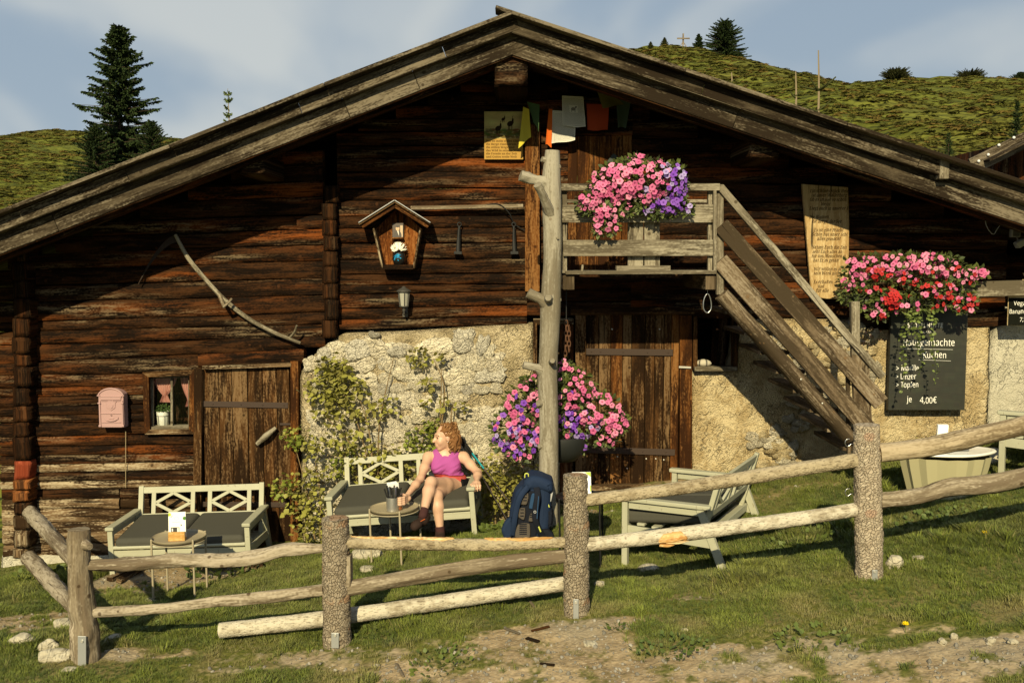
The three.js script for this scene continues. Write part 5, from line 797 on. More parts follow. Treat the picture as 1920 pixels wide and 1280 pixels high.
// wall lantern
{
  const c = P(757, 560, WALL + 0.12), t = thing('wall_lantern', 'old grey wall lantern below the shrine', 'lantern', c), m = plain(0.09, 0.085, 0.075, 0.55, { metalness: 0.5 });
  part('roof', lathe([[0, 0.118], [0.012, 0.115], [0.02, 0.103], [0.045, 0.09], [0.068, 0.074], [0.07, 0.064], [0.06, 0.066]], 16), m, t);
  const cage = []; for (let i = 0; i < 6; i++) { const a = i / 6 * 6.283 + 0.3; cage.push(cyl(0.005, 0.005, V(Math.cos(a) * 0.04, -0.07, Math.sin(a) * 0.04), V(Math.cos(a) * 0.058, 0.068, Math.sin(a) * 0.058), 6)); } part('cage', cage.concat([new THREE.TorusGeometry(0.041, 0.006, 6, 18).rotateX(Math.PI / 2).translate(0, -0.07, 0)]), m, t);
  part('glass', lathe([[0.036, -0.068], [0.053, 0.066]], 12), M({ color: rgb(0.36, 0.35, 0.29), roughness: 0.35 }), t);
  part('bracket', [cyl(0.014, 0.02, V(0, -0.115, 0), V(0, -0.07, 0), 10), tube([V(0, -0.11, 0), V(0, -0.145, -0.01), V(0, -0.15, -0.06), V(0, -0.12, -0.1)], 0.009, 16, 7), box(0.05, 0.11, 0.012, 0, -0.12, -0.105)], m, t);
}
// two hanging iron tools
for (const [x, l] of [[860, 'left'], [964, 'right']]) { const p = P(x, 448, WALL + 0.06), t = thing('iron_hanger', l + ' of two black iron bars hanging from the pale slat', 'tool', p, 0, 'iron bars under the slat'); t.rotation.z = l === 'left' ? -0.05 : 0.02; part('bar', new THREE.CylinderGeometry(0.016, 0.03, 0.24, 4, 1).rotateY(Math.PI / 4), ironDark, t); part('foot', box(0.075, 0.028, 0.05, 0, -0.128, 0.01), ironDark, t); part('eye', new THREE.TorusGeometry(0.018, 0.006, 6, 14).translate(0, 0.135, 0), ironDark, t); }
single('cable', tube([P(900, 386, WALL + 0.1), P(935, 383, WALL + 0.12), P(955, 400, WALL + 0.1), P(965, 420, WALL + 0.05), P(1000, 440, WALL + 0.05)], 0.006, 30, 6), plain(0.02, 0.02, 0.02), 'thin black cable drooping from the pale slat to the door post', 'cable');
// scythe
{
  const z = WALL + 0.09, q = (x, y, k = z) => P(x, y, k), t = thing('scythe', 'old scythe with long curved wooden handle on the left log wall', 'scythe');
  part('handle', limb([q(328, 440), q(352, 483), q(385, 524), q(425, 566), q(470, 600), q(520, 626), q(563, 643)], [0.016, 0.021, 0.021, 0.022, 0.02, 0.019, 0.017], { seg: 60, rad: 10, rough: 0.06, seed: 61 }), W.grey, t);
  part('grip', [limb([q(411, 552), q(416, 566, z + 0.05), q(420, 576, z + 0.1)], [0.02, 0.018, 0.014], { seg: 10, rad: 8 }), limb([q(419, 575, z + 0.1), q(427, 568, z + 0.11), q(434, 560, z + 0.08)], [0.014, 0.012, 0.012], { seg: 10, rad: 8 })], W.rail, t); part('grip', limb([q(544, 632), q(552, 622, z + 0.05), q(556, 610, z + 0.08)], [0.012, 0.012, 0.01], { seg: 10, rad: 8 }), W.grey, t);
  const pos = [], idx = [], n = 18; for (let i = 0; i <= n; i++) { const f = i / n, x = lerp(330, 258, f), y = 440 + 92 * Math.pow(f, 1.7), w = 14 * (1 - f * 0.9), a = q(x, y, WALL + 0.06), b = q(x + w * 0.4, y + w, WALL + 0.065); pos.push(a.x, a.y, a.z, b.x, b.y, b.z, a.x, a.y, a.z - 0.005, b.x, b.y, b.z - 0.003); } for (let i = 0; i < n; i++) { const a = i * 4, b = a + 4; idx.push(a, a + 1, b, b, a + 1, b + 1, a + 2, b + 2, a + 3, b + 2, b + 3, a + 3, a, b, a + 2, b, b + 2, a + 2, a + 1, a + 3, b + 1, b + 1, a + 3, b + 3); }
  part('blade', geoFrom(pos, idx), plain(0.04, 0.025, 0.018, 0.7, { metalness: 0.5 }), t);
}
// pink letterbox
{
  const m = plain(0.40, 0.245, 0.235, 0.5), c = P(208, 768, WALL + 0.13), t = thing('letterbox', 'dusty pink cast letterbox with arched top on the log wall', 'letterbox', c), w = 0.225, h = 0.325, D = 0.1;
  const prof = [[-w / 2, -h / 2], [w / 2, -h / 2], [w / 2, h / 2 - 0.02]]; for (let i = 0; i <= 12; i++) { const a = lerp(0.5, Math.PI - 0.5, i / 12); prof.push([Math.cos(a) * w / 2 / Math.cos(0.5), h / 2 - 0.02 + (Math.sin(a) - Math.sin(0.5)) * 0.09]); } prof.push([-w / 2, h / 2 - 0.02]);
  part('body', extrude(prof, D, 0.004).translate(0, 0, -D), m, t);
  const arch = []; for (let i = 0; i <= 14; i++) { const a = lerp(0.42, Math.PI - 0.42, i / 14); arch.push(V(Math.cos(a) * w / 2 / Math.cos(0.42) * 1.02, h / 2 - 0.022 + (Math.sin(a) - Math.sin(0.42)) * 0.1, 0.006)); } part('cornice', [tube(arch, 0.008, 28, 8), box(0.03, 0.012, 0.02, -w / 2, h / 2 - 0.03, 0.004), box(0.03, 0.012, 0.02, w / 2, h / 2 - 0.03, 0.004)], m, t);
  part('slot_flap', box(w * 0.86, 0.026, 0.014, 0, h / 2 - 0.058, 0.006, 0.004), m, t); part('slot_lip', box(w * 0.92, 0.008, 0.022, 0, h / 2 - 0.04, 0.006), m, t); part('moulding', [box(w * 0.92, 0.007, 0.016, 0, h / 2 - 0.078, 0.005), box(w * 0.9, 0.007, 0.014, 0, -0.035, 0.005), box(w * 0.8, 0.006, 0.014, 0, -h / 2 + 0.045, 0.005)], m, t);
  for (const s of [-1, 1]) part('pilaster', [box(0.016, h * 0.72, 0.016, s * (w / 2 - 0.008), -0.03, 0.006), box(0.028, 0.014, 0.024, s * (w / 2 - 0.006), h / 2 - 0.1, 0.008), box(0.024, 0.02, 0.022, s * (w / 2 - 0.006), -h / 2 + 0.012, 0.006)], m, t);
  const sh = [[-0.04, 0.03], [-0.05, 0.045], [-0.03, 0.04], [-0.018, 0.06], [0, 0.05], [0.018, 0.06], [0.03, 0.04], [0.05, 0.045], [0.04, 0.03], [0.036, -0.012], [0, -0.036], [-0.036, -0.012]]; part('crest', [extrude(sh, 0.004, 0.003).translate(0, 0.03, 0.003), extrude([[-0.02, 0.015], [0.02, 0.015], [0.018, -0.006], [0, -0.018], [-0.018, -0.006]], 0.004, 0.002).translate(0, 0.03, 0.009)], m, t);
  part('keyhole', [new THREE.CylinderGeometry(0.009, 0.009, 0.01, 12).rotateX(Math.PI / 2).translate(0, -0.05, 0.006)], m, t); part('keyhole', new THREE.CylinderGeometry(0.004, 0.004, 0.012, 8).rotateX(Math.PI / 2).translate(0, -0.05, 0.007), ironDark, t);
  part('handle', [tube([V(-0.058, -0.088, 0.008), V(-0.035, -0.1, 0.014), V(0.03, -0.1, 0.014), V(0.058, -0.085, 0.008)], 0.005, 18, 7), tube([V(0.06, -0.09, 0.008), V(0.062, -0.075, 0.008), V(0.06, -0.066, 0.006)], 0.005, 8, 6), box(0.05, 0.012, 0.008, 0, -0.08, 0.005)], m, t);
  single('cord', cyl(0.0035, 0.0035, P(235, 808, WALL + 0.035), P(235, 914, WALL + 0.035), 6), plain(0.3, 0.24, 0.14), 'thin pale cord hanging down below the pink letterbox', 'cord');
}
// window plant, niche stone, hanging string, lamp boxes, fixed beam of the right flower box
{
  const p = P(305.5, 796, WALL - 0.09), t = thing('potted_plant', 'small green plant in a white pot behind the window pane', 'plant', p), r = rng(5);
  part('pot', lathe([[0, 0], [0.052, 0], [0.062, 0.13], [0.056, 0.13], [0.05, 0.02]], 24), plain(0.75, 0.74, 0.66, 0.4), t); const ring = [new THREE.TorusGeometry(0.063, 0.002, 6, 24).rotateX(Math.PI / 2).translate(0, 0.09, 0)]; for (let i = 0; i < 6; i++) { const a = i; ring.push(cyl(0.002, 0.002, V(Math.cos(a) * 0.056, 0, Math.sin(a) * 0.056), V(Math.cos(a) * 0.063, 0.09, Math.sin(a) * 0.063), 5)); } part('wire_holder', ring, ironDark, t);
  const ls = []; for (let i = 0; i < 160; i++) { const g = new THREE.TetrahedronGeometry(0.011 * (0.6 + r())); g.scale(1, 0.4, 1); g.rotateX(r() * 6); g.rotateY(r() * 6); const a = r() * 6.28, q = Math.sqrt(r()) * 0.09; g.translate(Math.cos(a) * q, 0.135 + 0.07 * (1 - q * q / 0.0081) * r(), Math.sin(a) * q * 0.8); ls.push(g); } part('leaves', ls, plain(0.06, 0.10, 0.03, 0.8), t).userData.kind = 'stuff';
  const rk = noisy(new THREE.IcosahedronGeometry(0.06, 3), 0.012, 14, 3).scale(1.25, 0.6, 1), rp = P(1319, 681, WALL + 0.04); rk.translate(rp.x, rp.y + 0.002, rp.z); single('stone', rk, stoneMats[2], 'flat grey stone lying on the niche window sill', 'stone');
  single('string', tube([P(1850, 388, -9.2), P(1849, 418, -9.2), P(1857, 434, -9.2), P(1864, 439, -9.2), P(1870, 430, -9.2), P(1880, 414, -9.2), P(1878, 396, -9.2)], 0.004, 40, 5), plain(0.4, 0.4, 0.38), 'thin grey string hanging in a loop under the right eave', 'string');
  const lb = thing('junction_box', 'pale square junction box under the right eave', 'box', P(1904, 436, WALL + 0.1)); part('body', new RoundedBoxGeometry(0.085, 0.085, 0.05, 2, 0.008), plain(0.4, 0.38, 0.32), lb); part('cover', new RoundedBoxGeometry(0.06, 0.065, 0.008, 2, 0.003).translate(0, 0, 0.028), plain(0.12, 0.11, 0.09), lb);
  const fl = thing('floodlight', 'small pale spotlight under the junction box', 'lamp', P(1914, 456, WALL + 0.16)); fl.rotation.z = 0.5; part('housing', new RoundedBoxGeometry(0.09, 0.06, 0.08, 2, 0.01), plain(0.45, 0.43, 0.36), fl); part('arm', cyl(0.008, 0.008, V(0, 0.02, -0.02), V(0.03, 0.08, -0.06), 8), plain(0.3, 0.29, 0.25), fl);
}
// ================================================================ THINGS ON THE TABLES
{
  const b = T1, t = thing('menu_holder', 'folded white menu standing in a small wooden box on the left tray table', 'menu', [P(332, 1012, -8.06).x, b.y - 0.012, -8.06]); t.rotation.y = 0.12;
  const pine = wood(woodMap([0.42, 0.22, 0.06], [0.58, 0.34, 0.11], [0.66, 0.44, 0.18], 0.3, 0.7), 0.002);
  part('box', [box(0.125, 0.075, 0.01, 0, 0.038, 0.032), box(0.125, 0.06, 0.01, 0, 0.03, -0.032), box(0.01, 0.07, 0.07, -0.06, 0.035, 0), box(0.01, 0.07, 0.07, 0.06, 0.035, 0), box(0.12, 0.008, 0.07, 0, 0.005, 0)], pine, t);
  const mt = canvasTex(300, 480, (x) => { x.fillStyle = '#fbf9f0'; x.fillRect(0, 0, 300, 480); x.fillStyle = '#b5c93c'; x.beginPath(); x.ellipse(14, 40, 34, 34, 0, 0, 7); x.fill(); x.fillStyle = '#4a7a22'; x.beginPath(); x.ellipse(280, 120, 30, 34, 0, 0, 7); x.fill(); x.fillStyle = '#666'; x.fillRect(40, 75, 16, 22); x.fillRect(58, 60, 12, 18); x.strokeStyle = '#bbb'; x.lineWidth = 4; x.beginPath(); x.arc(140, 120, 34, 0, 7); x.stroke(); x.font = '26px sans-serif'; x.fillStyle = '#aaa'; x.fillText('SPEISEKARTE', 62, 200); x.fillStyle = '#3a3a36'; x.fillRect(40, 290, 150, 90); x.fillStyle = '#ddd'; x.fillRect(56, 310, 22, 60); x.fillRect(150, 300, 30, 80); x.fillStyle = '#222'; x.fillRect(212, 236, 20, 30); });
  const mc = part('menu_card', new RoundedBoxGeometry(0.135, 0.2, 0.018, 1, 0.003).translate(0, 0.125, -0.006), plain(0.8, 0.79, 0.74), t); mc.rotation.x = -0.06; const g = new THREE.PlaneGeometry(0.133, 0.198); g.translate(0, 0.125, 0.0045); part('print', g, M({ map: mt, roughness: 0.6 }), mc);
}
{
  const c = V(P(736, 958, -8.33).x, T2.y - 0.012, -8.33), r = rng(44), t = thing('cutlery_cup', 'steel cup full of cutlery on the tray table beside the woman', 'cup', c);
  part('cup', lathe([[0, 0], [0.05, 0], [0.052, 0.004], [0.052, 0.115], [0.049, 0.115], [0.048, 0.01], [0, 0.008]], 32), plain(0.58, 0.56, 0.5, 0.38, { metalness: 0.85 }), t);
  for (let i = 0; i < 16; i++) { const a = r() * 6.28, q = 0.035 * Math.sqrt(r()), lx = Math.cos(a) * 0.05 * r(), lz = Math.sin(a) * 0.04 * r(), o = V(Math.cos(a) * q, 0.03, Math.sin(a) * q), e = V(o.x + lx, 0.17 + 0.04 * r(), o.z + lz); part(i % 3 ? 'knife' : 'fork', limb([o, o.clone().lerp(e, 0.6), e], [0.004, 0.005, 0.007], { seg: 6, rad: 6, rough: 0 }), i % 3 === 0 ? steel : ironDark, t); }
  const nt = V(P(738, 905, -8.43).x, T2.y, -8.43), nk = thing('napkin', 'white paper napkins behind the cutlery cup', 'napkin', [nt.x, T2.y - 0.01, nt.z]); nk.rotation.set(0, 0.4, 0.08); part('sheet', new RoundedBoxGeometry(0.085, 0.22, 0.02, 1, 0.004).translate(0, 0.11, 0), plain(0.75, 0.75, 0.72), nk); part('sheet', new RoundedBoxGeometry(0.08, 0.2, 0.012, 1, 0.003).translate(0.012, 0.11, 0.02), plain(0.72, 0.72, 0.7), nk);
  const gl = thing('beer_glass', 'glass of amber drink held by the woman', 'glass', [P(748.5, 955, -8.36).x, T2.y - 0.012, -8.36]); part('drink', lathe([[0, 0.005], [0.025, 0.005], [0.028, 0.105], [0, 0.105]], 20), plain(0.30, 0.09, 0.02, 0.3), gl); part('glass', lathe([[0.0, 0], [0.028, 0], [0.033, 0.125], [0.031, 0.125], [0.0265, 0.004]], 24), new THREE.MeshPhysicalMaterial({ color: rgb(0.95, 0.95, 0.95), transmission: 1, thickness: 0, roughness: 0.03, ior: 1.45 }), gl);
}
{
  const c = P(1092, 928, -7.68), t = thing('menu_card', 'white menu card on the black tray table behind the fence post', 'menu', [c.x, T3.y - 0.012, -7.7]); t.rotation.set(-0.08, -0.1, 0.03); part('card', new RoundedBoxGeometry(0.145, 0.215, 0.016, 1, 0.003).translate(0, 0.108, 0), plain(0.8, 0.8, 0.77), t); const g = new THREE.PlaneGeometry(0.143, 0.213); g.translate(0, 0.108, 0.0095); part('print', g, M({ roughness: 0.6, map: canvasTex(280, 420, (x) => { x.fillStyle = '#fbfaf4'; x.fillRect(0, 0, 280, 420); x.fillStyle = '#a9c24a'; x.beginPath(); x.moveTo(190, 0); x.lineTo(280, 0); x.lineTo(280, 70); x.fill(); x.fillRect(262, 200, 18, 90); x.fillStyle = '#555'; x.fillRect(60, 60, 4, 40); x.font = 'bold 40px sans-serif'; x.fillText('Alm', 90, 105); }) }), t);
  const k = thing('menu_stack', 'white menus standing on the tub table', 'menu', [P(1768, 830, -8.0).x, TUB.y - 0.008, -8.02]); for (let i = 0; i < 3; i++) { const m = part('menu', new RoundedBoxGeometry(0.085, 0.2, 0.008, 1, 0.002).translate(i * 0.006, 0.1, -i * 0.014), plain(0.78, 0.77, 0.72), k); m.rotation.z = 0.02 * i - 0.05; } const mg = new THREE.PlaneGeometry(0.08, 0.19); mg.translate(0.0, 0.1, 0.0065); const pr = part('print', mg, M({ roughness: 0.6, map: canvasTex(160, 380, (x) => { x.fillStyle = '#fbfaf4'; x.fillRect(0, 0, 160, 380); x.strokeStyle = '#999'; x.strokeRect(14, 14, 130, 350); x.fillStyle = '#333'; x.fillRect(70, 130, 26, 10); x.fillRect(76, 145, 14, 16); x.fillRect(70, 166, 26, 10); }) }), k); pr.rotation.z = -0.05;
  const n = thing('napkin_holder', 'napkins and red sauce bottle on the tub table', 'napkin', [P(1798, 832, -8.0).x, TUB.y - 0.008, -7.98]); part('napkin', new RoundedBoxGeometry(0.12, 0.12, 0.03, 1, 0.008).translate(0, 0.07, 0), plain(0.78, 0.77, 0.72), n); part('holder', box(0.13, 0.04, 0.06, 0, 0.02, 0), plain(0.3, 0.3, 0.3, 0.3, { metalness: 0.9 }), n); part('bottle', lathe([[0, 0], [0.022, 0], [0.022, 0.1], [0.01, 0.13], [0.01, 0.15], [0, 0.15]], 14).translate(-0.01, 0.0, -0.05), plain(0.45, 0.02, 0.015, 0.35), n); part('shaker', lathe([[0, 0], [0.018, 0], [0.018, 0.09], [0.012, 0.14], [0, 0.145]], 14).translate(-0.05, 0, -0.04), plain(0.02, 0.02, 0.02, 0.3), n);
}
// neighbouring roof at the right edge
{
  const t = thing('neighbour_building', 'dark roof corner of a neighbouring building at the right edge', 'building'), z = -13, q = (x, y, k = z) => P(x, y, k), dk = W.barge;
  part('barge_board', bar(q(1822, 312), q(2100, 176), 0.2, 0.05), W.barge, t); for (let i = 0; i < 5; i++) part('roof_plank', bar(q(1830, 306, z - 0.2 - i * 0.8), q(2100, 172, z - 0.2 - i * 0.8), 0.03, 0.78), dk, t); part('wall', box(3.2, 5, 3.6, q(1880, 400).x + 1.75, 1.3, z - 2.4), W.log, t);
  for (const [x, y] of [[1836, 302], [1854, 290], [1874, 272], [1902, 258]]) { const p = q(x, y, z + 0.04), g = new THREE.SphereGeometry(0.02, 8, 6); g.translate(p.x, p.y, p.z); part('lamp_bulb', g, plain(0.7, 0.7, 0.68, 0.3), t); }
}
// ================================================================ FLOWERS
function petunia(petal, throat, tooth = 0.1) {                            // trumpet with five lobes, opening towards +z, radius 1
  const rings = [[0.0, -0.5], [0.1, -0.38], [0.24, -0.12], [0.62, 0.0], [1, -0.06]], n = 15, pos = [], col = [], idx = [];
  rings.forEach(([r, z], k) => { for (let i = 0; i < n; i++) { const a = i / n * 6.2832, l = k > 2 ? 1 + tooth * Math.cos(5 * a) : 1; pos.push(Math.cos(a) * r * l, Math.sin(a) * r * l, z + (k === 4 ? 0.07 * Math.cos(5 * a + 1) : 0)); col.push(...(k < 2 ? throat : k === 2 ? mix3(throat, petal, 0.66) : k === 3 ? mix3(throat, petal, 0.97) : petal)); } });
  for (let k = 0; k < rings.length - 1; k++) for (let i = 0; i < n; i++) { const a = k * n + i, b = k * n + (i + 1) % n; idx.push(a, b, a + n, b, b + n, a + n); }
  return geoFrom(pos, idx, null, col);
}
const petalMat = new THREE.MeshPhysicalMaterial({ vertexColors: true, roughness: 0.75, side: THREE.DoubleSide, transmission: 0.3, thickness: 0 });
const FL = { pink: [petunia([0.78, 0.19, 0.40], [0.30, 0.015, 0.10]), petunia([0.70, 0.13, 0.33], [0.28, 0.01, 0.09]), petunia([0.84, 0.30, 0.48], [0.42, 0.03, 0.14])], purple: [petunia([0.20, 0.035, 0.50], [0.07, 0.01, 0.2]), petunia([0.30, 0.10, 0.60], [0.1, 0.02, 0.25])], lilac: [petunia([0.46, 0.36, 0.70], [0.2, 0.12, 0.42])], red: [petunia([0.60, 0.012, 0.014], [0.2, 0.0, 0.0], 0.16), petunia([0.45, 0.008, 0.012], [0.15, 0, 0], 0.16)] };
// leaf: a folded pointed oval, length 1 along +y
function leafGeo(w, fold = 0.15) { return geoFrom([0, 0, 0, w, 0.4, fold * w, 0, 0.45, 0, -w, 0.4, fold * w, 0, 1, -0.06, w * 0.7, 0.72, fold * w * 0.5, -w * 0.7, 0.72, fold * w * 0.5], [0, 1, 2, 0, 2, 3, 1, 5, 2, 2, 5, 4, 2, 4, 6, 3, 2, 6]); }
const leafA = leafGeo(0.3), leafB = leafGeo(0.42);
function foliageMesh(list, src) {                                          // list of [position, direction, length, roll]
  const sp = src.attributes.position.array, si = src.index.array, n = sp.length / 3, pos = new Float32Array(list.length * n * 3), idx = new Uint32Array(list.length * si.length), m = new THREE.Matrix4(), v = new THREE.Vector3(), X = new THREE.Vector3(), Z = new THREE.Vector3();
  list.forEach(([p, d, L, roll], k) => { const Y = d.clone().normalize(); X.set(Math.cos(roll), 0.3 * Math.sin(roll * 2), Math.sin(roll)); X.addScaledVector(Y, -X.dot(Y)).normalize(); Z.crossVectors(X, Y); m.makeBasis(X, Y, Z); for (let i = 0; i < n; i++) { v.set(sp[3 * i] * L, sp[3 * i + 1] * L, sp[3 * i + 2] * L).applyMatrix4(m); pos.set([v.x + p.x, v.y + p.y, v.z + p.z], (k * n + i) * 3); } for (let i = 0; i < si.length; i++) idx[k * si.length + i] = si[i] + k * n; });
  const g = new THREE.BufferGeometry(); g.setAttribute('position', new THREE.BufferAttribute(pos, 3)); g.setIndex(new THREE.BufferAttribute(idx, 1)); g.computeVertexNormals(); return g;
}
const leafMat = (r, g, b) => new THREE.MeshPhysicalMaterial({ color: rgb(r, g, b), roughness: 0.65, transmission: 0.25, thickness: 0, side: THREE.DoubleSide });
const petuniaLeaf = leafMat(0.11, 0.14, 0.022), petuniaLeafDark = leafMat(0.055, 0.08, 0.016);
// flowers over a set of mounds; a mound is [px, py, rx px, ry px, depth m, kinds, count]
function flowerMass(t, mounds, z, scale, seed, leaves = 1, more = 1.25, hidden = null) {
  scale *= 0.91;
  const r = rng(seed), k = -z / FOCAL, base = t.position, fl = [[], []], all = [];
  for (const [px, py, rx, ry, dep, kinds, n] of mounds) {
    const c = P(px, py, z).sub(base);
    for (let i = 0; i < n * more; i++) {
      let ok = false, p, d, tries = 0; while (!ok && tries++ < 14) { const a = r() * 6.283, q = Math.sqrt(r()), ux = Math.cos(a) * q, uy = Math.sin(a) * q, uz = Math.sqrt(Math.max(0, 1 - q * q)); p = V(c.x + ux * rx * k, c.y + uy * ry * k, c.z + uz * dep * (0.75 + 0.3 * r())); d = V(ux * 0.9 + (r() - 0.5) * 1.1 - 0.1, uy * 0.8 + (r() - 0.5) * 1.1 + 0.15, uz * 0.7 + 0.6); ok = all.every((o) => o.distanceToSquared(p) > (scale * 1.15) ** 2); }
      if (hidden) { const X = 960 + (p.x + base.x) / -(p.z + base.z) * FOCAL; if (X > hidden[0] && X < hidden[1]) continue; } all.push(p); const kind = kinds[Math.floor(r() * kinds.length)], gs = FL[kind], m = part('flower', gs[Math.floor(r() * gs.length)], petalMat, t); m.position.copy(p); m.lookAt(p.clone().add(d).add(base)); m.rotateZ(r() * 6); const fs = scale * (0.68 + 0.55 * r()), shut = r(); m.scale.set(fs, fs * (shut < 0.15 ? 0.55 : 0.85 + 0.2 * r()), fs * (shut < 0.15 ? 1.8 : 1));
    }
    const nl = Math.round((rx * ry * 0.13 + 30) * leaves); for (let i = 0; i < nl; i++) { const a = r() * 6.283, q = Math.sqrt(r()), uz = (r() - 0.35) * 0.95; const p = V(c.x + Math.cos(a) * q * rx * k * 0.98, c.y + Math.sin(a) * q * ry * k * 0.98, c.z + dep * uz * Math.sqrt(1.05 - q * q)); fl[r() < 0.6 ? 0 : 1].push([p, V(Math.cos(a) + (r() - 0.5), Math.sin(a) * 0.6 + (r() - 0.5), 0.6 * r()), 0.03 + 0.03 * r(), r() * 6.3]); }
  }
  part('foliage', foliageMesh(fl[0], leafA), petuniaLeaf, t).userData.kind = 'stuff'; part('foliage', foliageMesh(fl[1], leafA), petuniaLeafDark, t).userData.kind = 'stuff';
}
{
  const z = -8.36, b = P(1190, 395, z), t = thing('balcony_planter', 'pink and purple petunias cascading over the balcony rail', 'flower box', b);
  part('trough', box(0.7, 0.1, 0.14, 0.02, 0.02, -0.2), plain(0.03, 0.035, 0.02, 0.7), t);
  flowerMass(t, [[1185, 338, 68, 40, 0.2, ['pink'], 58], [1150, 345, 44, 38, 0.18, ['pink'], 26], [1228, 338, 36, 38, 0.2, ['pink', 'pink', 'pink', 'lilac'], 26], [1262, 345, 26, 40, 0.17, ['purple', 'purple', 'lilac'], 28], [1255, 380, 30, 18, 0.16, ['purple'], 14], [1105, 376, 24, 14, 0.15, ['pink'], 12], [1125, 358, 20, 18, 0.15, ['pink'], 12], [1130, 400, 18, 18, 0.13, ['pink'], 12], [1122, 428, 9, 12, 0.1, ['pink'], 5], [1195, 298, 16, 8, 0.1, ['pink'], 4], [1208, 372, 22, 14, 0.15, ['pink'], 6], [1290, 392, 5, 10, 0.08, ['purple', 'lilac'], 4], [1192, 376, 74, 22, 0.12, ['pink'], 6], [1240, 392, 40, 14, 0.1, ['purple', 'lilac'], 6], [1160, 390, 30, 16, 0.1, ['pink'], 5], [1112, 384, 30, 18, 0.12, ['pink'], 6], [1140, 418, 22, 22, 0.1, ['pink'], 6]], z, 0.0255, 801, 1.4);
}
{
  const z = -8.75, b = P(1053, 830, z), t = thing('hanging_basket', 'large hanging basket of pink and purple petunias behind the trunk', 'hanging basket', b);
  part('pot', lathe([[0, -0.16], [0.12, -0.15], [0.2, -0.06], [0.22, 0.06], [0.2, 0.06], [0, 0.04]], 24), plain(0.015, 0.017, 0.015, 0.6), t);
  flowerMass(t, [[1075, 730, 42, 40, 0.22, ['pink'], 34], [1120, 770, 48, 36, 0.24, ['pink'], 42], [1152, 792, 24, 24, 0.18, ['pink'], 22], [1088, 792, 38, 28, 0.24, ['purple', 'purple', 'lilac', 'pink'], 28], [985, 760, 42, 42, 0.22, ['pink', 'pink', 'pink', 'purple'], 44], [955, 800, 34, 34, 0.2, ['pink', 'pink', 'purple', 'lilac'], 34], [985, 820, 40, 32, 0.22, ['purple', 'pink', 'lilac', 'purple'], 34], [975, 845, 26, 18, 0.16, ['purple', 'pink'], 10], [1060, 690, 12, 20, 0.1, ['pink'], 7], [985, 712, 6, 6, 0.05, ['pink'], 2], [1075, 835, 24, 14, 0.14, ['pink', 'purple'], 7], [1030, 770, 50, 60, 0.12, ['pink', 'purple'], 14], [1010, 740, 28, 40, 0.2, ['pink'], 22], [1015, 800, 30, 40, 0.22, ['pink', 'purple', 'lilac'], 24], [1062, 770, 26, 50, 0.2, ['pink', 'pink', 'purple'], 24], [940, 830, 16, 16, 0.1, ['pink', 'purple'], 6], [1135, 825, 22, 10, 0.12, ['pink'], 6]], z, 0.027, 802, 1.5, 1.0, [1011, 1047]);
  const link = (p, turn) => { const g = new THREE.TorusGeometry(0.017, 0.0055, 6, 14); g.scale(0.8, 1.6, 1); g.rotateY(turn); g.translate(p.x, p.y, p.z); return g; }, a = P(1062, 606, z).sub(b), e = P(1059, 700, z).sub(b); for (let i = 0; i < 11; i++) part('chain_link', link(a.clone().lerp(e, i / 10), i % 2 ? 1.3 : 0.3), plain(0.13, 0.06, 0.03, 0.85, { metalness: 0.4 }), t); for (let i = 0; i < 5; i++) part('chain_link', link(P(1067, 616 + i * 9.5, z).sub(b), i % 2 ? 0.2 : 1.2), plain(0.13, 0.06, 0.03, 0.85, { metalness: 0.4 }), t);
  part('hook_rod', cyl(0.006, 0.006, a, P(1062, 545, z).sub(b), 6), ironDark, t); part('hoop', tube([P(1002, 790, z).sub(b), P(1025, 745, z).sub(b), P(1060, 722, z).sub(b), P(1090, 735, z).sub(b), P(1110, 790, z).sub(b)], 0.008, 30, 6), plain(0.13, 0.06, 0.03, 0.85), t);
}
